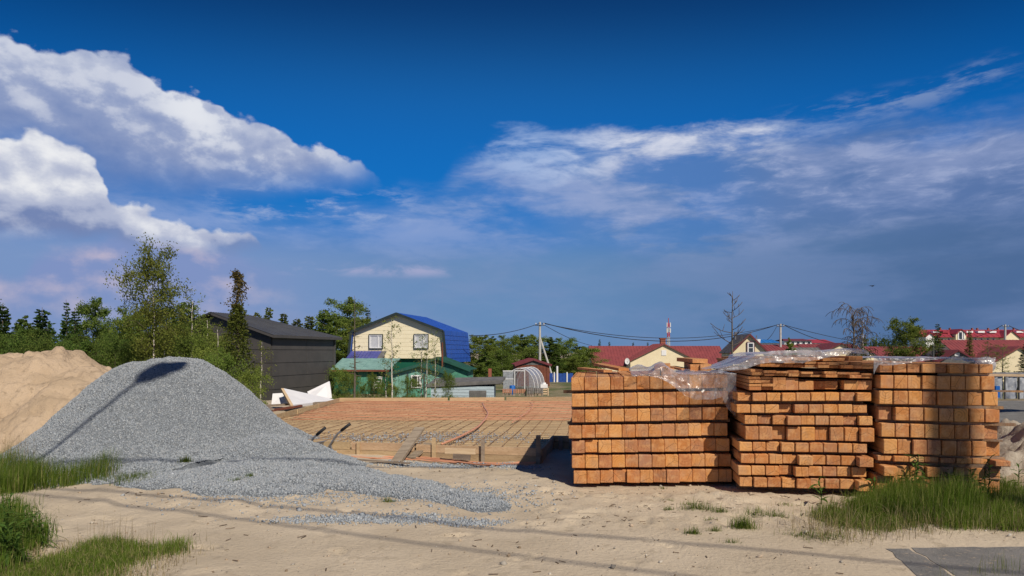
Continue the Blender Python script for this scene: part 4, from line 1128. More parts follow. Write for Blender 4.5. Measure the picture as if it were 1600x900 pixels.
    def pipe(uvs, rad, label, D=None, z=SL_TOP + 0.07, n=40):
        g = []
        for (u, v) in uvs:
            dd = (H - z) * F / (v - VH); g.append(Vector((X(u, dd), dd, z)))
        sp = []
        for i in range(len(g) - 1):
            p0, p1, p2, p3 = g[max(i - 1, 0)], g[i], g[i + 1], g[min(i + 2, len(g) - 1)]
            for j in range(10):
                t = j / 10
                sp.append(0.5 * ((2 * p1) + (p2 - p0) * t + (2 * p0 - 5 * p1 + 4 * p2 - p3) * t * t + (3 * p1 - p0 - 3 * p2 + p3) * t ** 3) + Vector((0, 0, r.uniform(-0.004, 0.004))))
        sp.append(g[-1])
        o = MB().tube(sp, rad, 6).build('heating_pipe', M['pipe'], None, True)
        return tag(o, label, 'pipe', 'orange heating pipes')
    pipe([(690, 694), (712, 685), (735, 674), (750, 664), (760, 652), (762, 645), (757, 637), (754, 630)], 0.018, 'thick orange hose curving across the middle of the slab')
    pipe([(800, 660), (815, 650), (826, 642), (832, 634), (828, 629)], 0.011, 'short orange hose near the right far part of the slab')
    zf = 0.02
    pipe([(500, 702), (515, 709), (545, 712), (600, 714), (640, 713), (700, 718), (770, 724), (838, 722)], 0.012, 'orange pipe lying along the formwork foot, nearest the boards', z=zf)
    pipe([(508, 712), (540, 713), (590, 716), (650, 716), (700, 720), (760, 726), (800, 725), (835, 724)], 0.012, 'orange pipe along the formwork foot, middle of three', z=zf + 0.01)
    pipe([(512, 709), (560, 715), (620, 717), (660, 719), (720, 723), (765, 727), (812, 722)], 0.010, 'orange pipe along the formwork foot, nearest the road', z=zf)
    # loose planks
    gp = 'loose planks at the formwork'
    loose(P(619, 722, 9.45), P(656, 669, 10.35), 0.15, 0.04, 'long grey plank leaning from the sand onto the slab edge', 'old_wood', gp, 'plank', 'plank')
    loose(P(642, 716, 9.75), P(670, 693, 10.25), 0.13, 0.03, 'shorter brown plank leaning right of the long grey plank', 'old_wood', gp, 'plank', 'plank')
    loose(P(586, 693.5, 10.2), P(640, 695, 10.1), 0.11, 0.03, 'dark edged plank lying flat on the front formwork', 'form_wood', gp, 'plank', 'plank')
    loose(P(695.5, 704, 9.62), P(743, 705.5, 9.54), 0.03, 0.075, 'bright yellow board nailed on the front formwork', 'pale_wood', gp, 'plank', 'plank')
    loose(P(708, 713, 9.56), P(735, 715, 9.52), 0.03, 0.075, 'grey board end below the bright yellow board', 'old_wood', gp, 'plank', 'plank')
    loose(P(526, 716, 9.5), P(640, 724, 9.25), 0.04, 0.02, 'thin lath lying on the sand before the formwork', 'old_wood', gp, 'plank', 'plank')
    # scattered gravel on the slab
    g = np.random.default_rng(17); n = 1500
    px = np.concatenate([g.normal(-2.3, 0.9, n // 2), g.normal(-0.9, 0.6, n // 2)]); py = np.concatenate([g.normal(11.2, 0.35, n // 2), g.normal(11.3, 0.4, n // 2)])
    k = in_poly(px, py, SLAB); px, py = px[k], py[k]
    s = np.clip(g.lognormal(math.log(0.013), 0.35, len(px)), 0.006, 0.03)
    v, f, tone = stones(np.stack([px, py, np.full(len(px), SL_TOP + 0.012)], 1), s, 18)
    tag(link('slab_gravel', np_mesh('slab_gravel', v, f, False, tone), M['stones']), 'thin patches of grey gravel on the slab sand', 'gravel', None, 'stuff')
slab()

def wheelbarrow():
    c = P(476, 700, 10.12); g = gz(c.x, c.y)
    root = empty('wheelbarrow', (c.x, c.y, float(g) - 0.34), (0, R(-23), R(-24)), 'grey steel wheelbarrow half hidden behind the gravel heap', 'wheelbarrow')
    # local: wheel at -x, handles at +x
    t = MB()
    top = [(-0.38, -0.29, 0.50), (0.36, -0.29, 0.44), (0.36, 0.29, 0.44), (-0.38, 0.29, 0.50)]
    bot = [(-0.20, -0.17, 0.24), (0.20, -0.19, 0.24), (0.20, 0.19, 0.24), (-0.20, 0.17, 0.24)]
    for i in range(4):
        j = (i + 1) % 4
        t.quad(top[i], top[j], bot[j], bot[i])
    t.quad(*bot)
    o = t.build('tray', M['steel'], root); md = o.modifiers.new('thick', 'SOLIDIFY'); md.thickness = 0.006
    MB().tube(top + [top[0]], 0.011, 6).build('rim', M['steel'], o)
    for s in (-1, 1):
        MB().tube([(-0.52, s * 0.06, 0.19), (-0.1, s * 0.20, 0.225), (0.38, s * 0.25, 0.32), (0.62, s * 0.27, 0.46), (0.78, s * 0.275, 0.50)], 0.016, 8).build('handle', M['steel'], root, True)
        MB().tube([(0.70, s * 0.273, 0.482), (0.88, s * 0.28, 0.52)], 0.023, 8).build('grip', M['cable'], root, True)
        MB().tube([(0.28, s * 0.22, 0.29), (0.34, s * 0.24, 0.0), (0.42, s * 0.24, 0.0), (0.45, s * 0.25, 0.34)], 0.013, 6).build('leg', M['steel'], root, True)
    w = MB()
    ring = [(-0.52 + 0.155 * math.cos(a), 0, 0.19 + 0.155 * math.sin(a)) for a in np.linspace(0, 2 * math.pi, 19)]
    wo = w.tube(ring, 0.035, 8).build('wheel', M['cable'], root, True)
    MB().tube([(-0.52, -0.06, 0.19), (-0.52, 0.06, 0.19)], 0.05, 10).build('hub', M['steel'], wo)
wheelbarrow()

def white_panels():
    g = 'white panels left of the slab'
    def pan(pts, vec, label, edge=None):
        o = MB().prism([Vector(p) for p in pts], vec).build('white_panel', M['panel_white'])
        tag(o, label, 'panel', g)
        if edge: MB().beam(Vector(edge[0]), Vector(edge[1]), 0.07, 0.06).build('wood_edge', M['pale_wood'], o)
        return o
    a, b, c_, d = P(443, 606.5, 18.6), P(527, 625, 20.2), P(458, 632.5, 17.2), P(500, 629, 19.0)
    pan([a, b, c_], (0, 0.03, -0.06), 'large white board tilted like a ramp on the formwork corner', (a + Vector((-0.03, -0.01, -0.03)), c_ + Vector((-0.03, -0.01, -0.03))))
    pan([P(480, 612, 21.5), P(513.5, 596, 21.8), P(517, 622, 21.2), P(486, 624, 21.0)], (0.02, 0.05, 0), 'white board standing upright behind the large tilted board')
    pan([P(424, 633, 18.6), P(426, 615, 19.0), P(444, 614, 19.0), P(455, 632, 18.4)], (0, 0.05, 0), 'small white board leaning left of the large tilted board')
    r = random.Random(3)
    gp = 'scrap boards by the white panels'
    loose(P(412, 634, 17.6), P(520, 628, 18.9), 0.16, 0.04, 'old board lying under the white panels', 'old_wood', gp)
    loose(P(405, 627, 18.0), P(424, 640, 16.0), 0.12, 0.03, 'scrap board end sticking out behind the gravel', 'old_wood', gp)
    loose(P(420, 642, 16.2), P(470, 634, 17.6), 0.10, 0.05, 'reddish scrap beam at the foot of the white panels', 'rust', gp)
white_panels()

# ------------------------------------------------------------------ buildings
def window(parent, c, w, h, nrm_rot, frame='white', pane='curtain', bars=1, fw=0.07, surround=None):
    """window on a wall; local frame: x right, -y out of the wall, placed by matrix nrm_rot (rotation) and centre c"""
    f = MB()
    for (cx, cz, sx, sz) in ((0, h / 2 - fw / 2, w, fw), (0, -h / 2 + fw / 2, w, fw), (-w / 2 + fw / 2, 0, fw, h - 2 * fw), (w / 2 - fw / 2, 0, fw, h - 2 * fw)):
        f.box((cx, -0.03, cz), (sx, 0.10, sz))
    if bars: f.box((w * 0.18, -0.03, 0), (fw, 0.09, h - 2 * fw))
    o = f.build('window', M[frame], parent); o.location = c; o.rotation_euler = (0, 0, nrm_rot)
    MB().box((0, 0.0, 0), (w - 1.6 * fw, 0.03, h - 1.6 * fw)).build('pane', M[pane], o)
    if surround:
        s = MB(); e = 0.06
        for (cx, cz, sx, sz) in ((0, h / 2 + e / 2, w + 2 * e, e), (0, -h / 2 - e / 2, w + 2 * e, e), (-w / 2 - e / 2, 0, e, h), (w / 2 + e / 2, 0, e, h)):
            s.box((cx, -0.035, cz), (sx, 0.12, sz))
        s.build('casing', M[surround], o)
    return o

def slope_sheet(a, b, c, d, m, parent, rib=0.3, ribh=0.03, thick=0.06, name='roof'):
    """roof plane: a-b along the eave, d-c along the ridge; ribs run from eave to ridge"""
    a, b, c, d = map(Vector, (a, b, c, d)); n = (b - a).cross(d - a).normalized()
    if n.z < 0: n = -n
    M_ = MB(); M_.prism([a, b, c, d], -n * thick)
    L = (b - a).length; k = int(L / rib) if rib else 0
    if rib and k > 1:
        for i in range(k + 1):
            t = i / k; p, q = a.lerp(b, t), d.lerp(c, t)
            M_.beam(p + n * ribh * 0.4, q + n * ribh * 0.4, min(0.06, rib * 0.25), ribh, n)
    return M_.build(name, m, parent)

def gable_house(name, label, x, y, yaw, w, l, z0, ze, zr, wall, roof, cat='house', over=0.3, rib=0.35, fascia=None, group=None, siding=0.0, eov=None):
    """front gable at local y=0 facing -y, ridge along +y"""
    root = empty(name, (x, y, 0), (0, 0, yaw), label, cat, group)
    hw = w / 2
    wb = MB().prism([(-hw, 0, z0), (hw, 0, z0), (hw, 0, ze), (0, 0, zr - 0.02), (-hw, 0, ze)], (0, l, 0)).build('wall', wall, root)
    sl = (zr - ze) / hw; e = over if eov is None else eov
    for s in (-1, 1):
        ea = (s * (hw + e), -over, ze - sl * e + 0.07); eb = (s * (hw + e), l + over, ze - sl * e + 0.07)
        slope_sheet(ea, eb, (0, l + over, zr + 0.07), (0, -over, zr + 0.07), roof, root, rib)
        if fascia:
            MB().beam(Vector((s * (hw + e), -over - 0.02, ze - sl * e - 0.0)), Vector((0, -over - 0.02, zr)), 0.04, 0.16).build('fascia', fascia, root)
    return root

# charcoal building on the left, hipped at the far end
def charcoal():
    C = Vector((X(424, 38), 38, 0)); Rr = Vector((X(523, 45), 45, 0)); A = (Rr - C); la = A.length; A.normalize(); B = Vector((-A.y, A.x, 0))
    wdt = 7.2; z0 = tz(-14, 40) - 0.1; ze = 2.42; zr = 3.72
    root = empty('charcoal_building', (0, 0, 0), label='long charcoal metal clad building with a low pitched roof', cat='building')
    c = [C, Rr, Rr + B * wdt, C + B * wdt]
    w = MB().prism([p + Vector((0, 0, z0)) for p in c], (0, 0, ze - z0)).build('wall', M['charcoal'], root)
    gb = MB().prism([c[0] + Vector((0, 0, ze)), c[3] + Vector((0, 0, ze)), (c[0] + c[3]) / 2 + Vector((0, 0, zr - 0.05))], A * 0.1).build('gable', M['charcoal'], root)
    # cladding sheets with visible laps on the two seen walls
    nrmA = -B * -1
    rows = 5; hh = (ze - z0) / rows
    for i in range(rows):
        p, q = C + Vector((0, 0, z0 + hh * (i + 0.5))), Rr + Vector((0, 0, z0 + hh * (i + 0.5)))
        off = -B * 0.03
        for k in range(2):
            a2, b2 = p.lerp(q, k / 2 + 0.002), p.lerp(q, (k + 1) / 2 - 0.002)
            MB().beam(a2 + off, b2 + off, 0.04, hh - 0.03).build('cladding_sheet', M['charcoal'], root)
        p, q = C + Vector((0, 0, z0 + hh * (i + 0.5))), c[3] + Vector((0, 0, z0 + hh * (i + 0.5)))
        MB().beam(p - A * 0.03, q - A * 0.03, 0.04, hh - 0.03).build('cladding_sheet', M['charcoal'], root)
    ov = 0.35; up = Vector((0, 0, 0.08))
    e0, e1 = C - B * ov - A * ov + Vector((0, 0, ze)), Rr - B * ov + A * ov + Vector((0, 0, ze))
    f0, f1 = c[3] + B * ov - A * ov + Vector((0, 0, ze)), c[2] + B * ov + A * ov + Vector((0, 0, ze))
    r0 = (c[0] + c[3]) / 2 - A * ov + Vector((0, 0, zr)); r1 = (c[0] + c[3]) / 2 + A * 3.2 + Vector((0, 0, zr))
    slope_sheet(e0 + up, e1 + up, r1 + up, r0 + up, M['charcoal_roof'], root, 0.45, 0.025)
    slope_sheet(f0 + up, f1 + up, r1 + up, r0 + up, M['charcoal_roof'], root, 0.45, 0.025)
    b_ = MB().prism([e1 + up, f1 + up, r1 + up], (0, 0, -0.06)).build('roof', M['charcoal_roof'], root)
    MB().beam(e0, e1, 0.03, 0.16).build('fascia', M['charcoal'], root)
    MB().beam(e0, r0, 0.03, 0.16).build('fascia', M['charcoal'], root)
    MB().box(Rr - B * 0.05 + Vector((0, 0, (z0 + ze) / 2)) - A * 0.15, (0.16, 0.16, ze - z0)).build('downpipe', M['dark_steel'], root)
charcoal()

# yellow house with the blue gambrel roof
def yellow_house():
    D0 = 56.0
    A0 = P(549, 550, 57.6); A1 = P(696, 550, 56.0)
    d = Vector((A1.x - A0.x, A1.y - A0.y, 0)); wd = d.length; yaw = math.atan2(d.y, d.x)
    z0 = tz(-8, 56) - 0.1
    root = empty('yellow_house', (A0.x, A0.y, 0), (0, 0, yaw), 'cream upper storey house with a blue gambrel roof', 'house')
    L = 7.0
    zk, za, zl = Z(517.5, 56.6), Z(491, 56.8), Z(560, 56.6)
    x1, x2, xm = 0.22, wd - 0.16, wd * 0.50
    prof = [(0.0, 0, zl), (wd, 0, zl), (x2, 0, zk), (xm, 0, za), (x1, 0, zk)]
    wall = MB().prism(prof, (0, L, 0)).build('upper_wall', M['cream'], root)
    MB().span((0.3, 0.25, z0), (wd - 0.3, L - 0.2, zl)).build('lower_wall', M['green_dark'], root)
    # horizontal siding boards on the gable, proud of the wall
    n = 11
    for i in range(n):
        za_, zb_ = zl + (za - zl) * i / n, zl + (za - zl) * (i + 1) / n - 0.015
        def xr(z):
            if z < zk: t = (z - zl) / (zk - zl); return 0 + x1 * t, wd + (x2 - wd) * t
            t = (z - zk) / (za - zk); return x1 + (xm - x1) * t, x2 + (xm - x2) * t
        l0, r0 = xr(za_); l1, r1 = xr(zb_)
        pts = [(l0 + .02, -0.02, za_), (r0 - .02, -0.02, za_), (r1 - .02, -0.02, zb_), (l1 + .02, -0.02, zb_)]
        MB().prism(pts, (0, 0.02, 0)).build('siding', M['cream'], root)
    ov = 0.35
    dr = 0.5
    P_ = [(-0.18, zl - 0.35), (x1 - 0.08, zk + 0.05), (xm, za + 0.12), (x2 + 0.08, zk + 0.05), (wd + 0.18, zl - 0.35)]
    for i in range(4):
        (xa, z_a), (xb, z_b) = P_[i], P_[i + 1]
        low, high = ((xa, z_a), (xb, z_b)) if i < 2 else ((xb, z_b), (xa, z_a))
        slope_sheet((low[0], -ov, low[1]), (low[0], L + ov, low[1]), (high[0], L + ov, high[1]), (high[0], -ov, high[1]), M['blue_roof'], root, 0.5, 0.02)
        MB().beam(Vector((xa, -ov - 0.02, z_a - 0.08)), Vector((xb, -ov - 0.02, z_b - 0.08)), 0.04, 0.20).build('fascia', M['trim_dark'], root)
    # courses across the steep right slope
    for k in range(1, 7):
        t = k / 7; xx = P_[3][0] + (P_[4][0] - P_[3][0]) * t + 0.012; zz = P_[3][1] + (P_[4][1] - P_[3][1]) * t
        MB().beam((xx, -ov, zz), (xx, L + ov, zz), 0.03, 0.03).build('lap', M['blue_roof'], root)
    for (ua, ub) in ((578, 599), (648.5, 670)):
        c = Vector(((ua + ub) / 2, 0, 0)); t = ((ua + ub) / 2 - 549) / (696 - 549)
        window(root, (wd * t, -0.03, Z(533.5, 56.8)), (ub - ua) * 56.8 / F, 21 * 56.8 / F, 0, 'white', 'curtain', 1, 0.06, 'trim_dark')
    # porch roof at the left
    q = [P(541, 560.5, 55.5), P(588, 560.5, 54.6), P(596, 548.5, 56.8), P(550, 548.5, 57.4)]
    q = [Vector((p.x, p.y, p.z)) for p in q]
    ph = empty('porch', (0, 0, 0), label='small violet blue porch roof left under the cream gable', cat='porch')
    slope_sheet(q[0], q[1], q[2], q[3], M['blue_roof2'], ph, 0.3, 0.02)
    MB().prism([q[1] + Vector((0.02, 0, 0.0)), P(598, 560.5, 54.6), P(604, 548.5, 56.6), q[2] + Vector((0.02, 0, 0))], (0, 0, -0.06)).build('verge', M['roof_felt'], ph)
    for p in (q[0], q[1]):
        MB().tube([(p.x, p.y + 0.1, tz(p.x, p.y)), (p.x, p.y + 0.1, p.z - 0.06)], 0.06, 6).build('post', M['green_dark'], ph)
    MB().span((q[0].x, q[0].y + 1.2, z0), (q[1].x, q[0].y + 1.3, q[0].z - 0.02)).build('wall', M['green_dark'], ph)
yellow_house()

def green_sheds():
    # long low shed with a teal felt roof, dark green front
    D = 44.0; z0 = tz(-10, 44) - 0.1
    xl, xr = X(522, D), X(606, D)
    root = empty('green_shed', (0, 0, 0), label='long dark green sheet shed with a pale teal lean-to roof', cat='shed')
    zt = Z(578, D)
    MB().span((xl, D, z0), (xr, D + 2.6, zt)).build('wall', M['green_dark'], root)
    n = 11
    for i in range(n):
        xa = xl + (xr - xl) * i / n; xb = xl + (xr - xl) * (i + 1) / n - 0.02
        MB().span((xa, D - 0.035, z0), (xb, D - 0.002, zt - 0.02)).build('sheet', M['green_dark'] if i < 5 or i > 6 else M['green'], root)
    slope_sheet((xl - 0.1, D - 0.35, zt + 0.03), (xr + 0.15, D - 0.35, zt + 0.03), (xr + 0.35, D + 2.8, zt + 0.72), (xl - 0.1, D + 2.8, zt + 0.72), M['teal_roof'], root, 0.8, 0.03)
    MB().beam((xl - 0.1, D - 0.36, zt - 0.04), (xr + 0.15, D - 0.36, zt - 0.04), 0.03, 0.12).build('fascia', M['rust'], root)
    # light green cottage with a low gable
    D = 41.0
    w = (690 - 604) * D / F
    root = gable_house('green_cottage', 'faded light green cottage with a low gable and a white barred window', X(655, D), D, R(2), w, 5, tz(-6, 41) - 0.1, Z(583, D), Z(570.5, D), M['teal'], M['green_roof'], 'cottage', 0.25, 0.5, M['green_roof'])
    wl = Z(584, D) - (tz(-6, 41) - 0.1)
    n = 16
    for i in range(n):
        xa = -w / 2 + w * i / n; xb = -w / 2 + w * (i + 1) / n - 0.02
        MB().span((xa + 0.01, -0.03, tz(-6, 41) - 0.1), (xb, -0.001, Z(584, D))).build('plank', M['teal'], root)
    xw = X(650, D) - X(655, D)
    window(root, (xw, -0.05, Z(596, D)), 15 * D / F, 20 * D / F, 0, 'white', 'glass_dark', 1, 0.07)
    MB().span((X(637, D) - X(655, D), -0.06, tz(-6, 41)), (X(662, D) - X(655, D), -0.032, Z(607, D))).build('door', M['green'], root)
    for u in (637, 663):
        MB().span((X(u, D) - X(655, D) - 0.04, -0.08, tz(-6, 41)), (X(u, D) - X(655, D) + 0.04, -0.062, Z(584, D))).build('post', M['dark_steel'], root)
    # bigger green gable behind
    D = 48.0
    gable_house('green_house', 'old green house with a dark green roof behind the light green cottage', X(684, D), D, R(-5), (728 - 634) * D / F, 2.6, tz(-5, 48) - 0.1, Z(577, D), Z(559.5, D), M['green'], M['green_roof'], 'house', 0.25, 0.5, M['green_roof'])
    MB_ = MB().tube([P(691, 580, 46.5), P(691, 535, 46.5)], 0.06, 8).build('stove_pipe', M['rust'])
    tag(MB_, 'rusty thin stove pipe standing before the right edge of the cream gable', 'pipe')
    # pale blue plank shed
    D = 33.0; z0 = tz(-2, 33) - 0.1
    xl, xr = X(674, D), X(771, D); zt, zt2 = Z(604, D), Z(597, D)
    root = empty('pale_blue_shed', (0, 0, 0), label='low pale blue plank shed with a grey felt roof', cat='shed')
    MB().span((xl, D, z0), (xr, D + 3.2, Z(605, D))).build('wall', M['pale_blue'], root)
    n = 8; zs = np.linspace(z0, Z(603.5, D), n + 1)
    for i in range(n):
        MB().span((xl - 0.01, D - 0.03, zs[i]), (xr + 0.01, D - 0.001, zs[i + 1] - 0.012)).build('plank', M['pale_blue'], root)
        MB().span((xr + 0.002, D, zs[i]), (xr + 0.03, D + 3.2, zs[i + 1] - 0.012)).build('plank', M['pale_blue'], root)
    slope_sheet((xl - 0.25, D - 0.08, Z(602.5, D)), (xr + 0.35, D - 0.08, Z(596.5, D)), (xr + 0.55, D + 3.5, Z(592.5, D)), (xl - 0.2, D + 3.5, Z(595.0, D)), M['roof_felt'], root, 0, 0, 0.12)
    MB().beam((xl - 0.25, D - 0.10, Z(602.3, D)), (xr + 0.35, D - 0.10, Z(596.6, D)), 0.03, 0.17).build('fascia', M['roof_felt'], root)
    MB().span((X(733.5, D), D - 0.06, Z(621.5, D)), (X(760, D), D - 0.035, Z(610, D))).build('hatch', M['roof_felt'], root)
    # ladder against the green shed
    D = 43.2
    root = empty('step_ladder', P(590, 610, D), label='white step ladder standing before the dark green shed', cat='ladder')
    b = tz(-8, 43)
    def q(u, v, dd=0): p = P(u, v, D + dd); return p - root.location
    for (a, c) in (((583.5, 609.5), (586.5, 589.5)), ((594, 609.5), (596.5, 589.5))):
        MB().beam(q(*a), q(*c), 0.07, 0.07, (0, 1, 0)).build('rail', M['white'], root)
    for k in range(4):
        v = 606 - k * 5
        MB().beam(q(584 + k * 0.7, v), q(594.6 + k * 0.6, v), 0.10, 0.05).build('rung', M['white'], root)
    MB().beam(q(586, 589), q(597, 589), 0.18, 0.05).build('top_step', M['white'], root)
green_sheds()

def middle_yard():
    # rust red shed with a grey gable
    D = 54.0
    w = (859 - 807) * D / F; z0 = tz(1, 54) - 0.1
    root = gable_house('rust_shed', 'rust red plank shed with a low gable behind the greenhouse', X(833, D), D, R(4), w, 3.6, z0, Z(570, D), Z(561.5, D), M['rust'], M['maroon_roof'], 'shed', 0.15, 0.4, M['maroon_roof'])
    for i in range(10):
        xa = -w / 2 + w * i / 10
        MB().span((xa + 0.01, -0.03, z0), (xa + w / 10 - 0.015, -0.001, Z(571, D))).build('plank', M['rust'], root)
    MB().prism([(-w / 2 + 0.15, -0.02, Z(570, D)), (w / 2 - 0.15, -0.02, Z(570, D)), (0, -0.02, Z(562.8, D))], (0, 0.018, 0)).build('gable', M['roof_felt'], root)
    # greenhouse tunnel
    D = 47.0
    root = empty('greenhouse', (X(812, D), D, tz(0, 47)), (0, 0, R(-12)), 'arched polycarbonate greenhouse with an open door', 'greenhouse')
    w = 1.05; hgt = 1.62; L = 4.2
    def arch(y, k=14): return [(w * math.cos(math.pi * i / k), y, hgt * math.sin(math.pi * i / k) ** 0.8) for i in range(k + 1)]
    s = MB()
    for i in range(14):
        a0, a1 = arch(0)[i], arch(0)[i + 1]; s.quad(a0, a1, (a1[0], L, a1[2]), (a0[0], L, a0[2]))
    s.build('cover', M['poly'], root, True)
    e = MB(); e.quad(*[(x, L, z) for x, y, z in arch(L)]); e.build('end_sheet', M['poly'], root)
    e = MB(); pts = arch(0); e.quad(*pts[:5], (pts[4][0], 0, 0.0)); e.build('end_sheet', M['poly'], root)
    for y in (0, 1.4, 2.8, 4.2):
        MB().tube([(x * 1.01, y, z * 1.01) for x, _, z in arch(y)], 0.018, 6).build('hoop', M['white'], root)
    d = MB()
    for (a, b) in (((-0.35, 0, 0), (-0.35, 0, 1.5)), ((0.35, 0, 0), (0.35, 0, 1.5)), ((-0.35, 0, 1.45), (0.35, 0, 1.45))): d.tube([a, b], 0.03, 6)
    d.build('door_frame', M['white'], root)
    dr = MB().box((-0.75, -0.28, 0.75), (0.7, 0.03, 1.4), Matrix.Rotation(R(20), 3, 'Z')).build('door', M['poly'], root)
    fr = MB()
    for (x_, z_, sx, sz) in ((-0.75, 1.45, .74, .05), (-0.75, 0.05, .74, .05), (-0.75, 0.9, .74, .04)): fr.box((x_, -0.28, z_), (sx, 0.05, sz), Matrix.Rotation(R(20), 3, 'Z'))
    fr.build('door_bar', M['white'], dr)
    # barrel
    c = P(800.5, 609, 43.5)
    o = MB().tube([(0, 0, 0), (0, 0, 0.05), (0, 0, 0.22), (0, 0, 0.25), (0, 0, 0.28), (0, 0, 0.48), (0, 0, 0.52)], [0.17, 0.19, 0.19, 0.205, 0.19, 0.19, 0.16], 12).build('barrel', M['blue_barrel'], None, True)
    o.location = (c.x, c.y, tz(c.x, c.y)); tag(o, 'blue plastic barrel in front of the greenhouse', 'barrel')
    o.scale = (1, 1, 1.2)
    # pallets and stacked blocks
    def pallet(u0, u1, v0, v1, D, m, label, n=5):
        root = empty('pallet', (X((u0 + u1) / 2, D), D, Z(v1, D)), label=label, cat='pallet', group='loaded pallets in the yard')
        w = (u1 - u0) * D / F; h = (v1 - v0) * D / F
        for k in (-1, 0, 1): MB().box((k * (w / 2 - 0.05), 0.4, 0.05), (0.09, 0.8, 0.09)).build('runner', M['old_wood'], root)
        for k in range(n):
            MB().box((-w / 2 + w * (k + 0.5) / n, 0.4, 0.12), (w / n - 0.02, 0.8, 0.03)).build('deck_board', M['old_wood'], root)
        rows = max(1, int(h / 0.16)); hh = max(0.06, (h - 0.14) / rows)
        for j in range(rows):
            for k in range(n):
                MB().box((-w / 2 + w * (k + 0.5) / n, 0.4, 0.137 + hh * (j + 0.5)), (w / n - 0.015, 0.78, hh - 0.012)).build('block', m, root)
    M['block_red'] = mat('reddish blocks', (0.42, 0.22, 0.13), (0.36, 0.19, 0.11), 6, 0.9, 0.4, 30, jitter=0.15)
    M['block_grey'] = mat('grey blocks', (0.24, 0.22, 0.20), (0.18, 0.165, 0.15), 6, 0.9, 0.4, 30, jitter=0.15)
    pallet(785, 800, 608.5, 619, 31.0, M['block_red'], 'pallet of reddish blocks before the greenhouse, left one')
    pallet(801.5, 822, 609, 619, 31.2, M['block_red'], 'pallet of reddish blocks before the greenhouse, right one', 6)
    pallet(823, 834, 606, 620, 31.0, M['block_grey'], 'pallet of dark grey blocks right of the reddish ones', 4)
    pallet(835, 849, 607, 619, 31.4, M['block_grey'], 'low grey block pallet nearest the white canister', 4)
    # crate with white canister
    c = P(850, 617, 33.0)
    root = empty('crate', (c.x, c.y, c.z), label='open slatted wooden crate carrying a white canister', cat='crate')
    for k in range(3): MB().box((0, 0, 0.06 + 0.11 * k), (0.40, 0.32, 0.06)).build('slat', M['pale_wood'], root)
    for sx in (-1, 1):
        for sy in (-1, 1): MB().box((sx * 0.19, sy * 0.17, 0.16), (0.05, 0.05, 0.36)).build('post', M['pale_wood'], root)
    can = MB().span((-0.17, -0.12, 0), (0.17, 0.12, 0.17)).tube([(0, 0, 0.17), (0, 0, 0.25)], [0.11, 0.09], 10).build('canister', M['white'])
    can.location = (c.x, c.y, c.z + 0.345); tag(can, 'white plastic canister on the wooden crate', 'canister')
    # blue panel fence
    D = 62.0
    root = empty('blue_fence', (0, 0, 0), label='low bright blue sheet fence beyond the rust red shed', cat='fence')
    z0 = tz(4, 62) - 0.05
    for i in range(7):
        xa = X(858 + i * 5.4, D)
        MB().span((xa, D, z0), (xa + 5.1 * D / F, D + 0.04, Z(583 + 0.6 * (i % 2), D))).build('panel', M['blue_paint'], root)
    for u in (866, 886):
        MB().span((X(u, D) - 0.05, D - 0.1, z0), (X(u, D) + 0.05, D - 0.02, Z(581.5, D))).build('post', M['white'], root)
    # thin white post
    o = MB().tube([P(870.5, 597, 58), P(870.5, 572, 58)], 0.09, 8).build('fence_post', M['white']); tag(o, 'thin white post standing right of the utility pole brace', 'post')
    o.data.transform(Matrix.Translation((0, 0, 0)))
    # red brick oven chimney
    o = MB().span(P(763, 592, 50), P(768, 576, 50) + Vector((0, 0.3, 0))).build('brick_chimney', M['brick']); tag(o, 'small brick chimney behind the pale blue shed', 'chimney')
middle_yard()

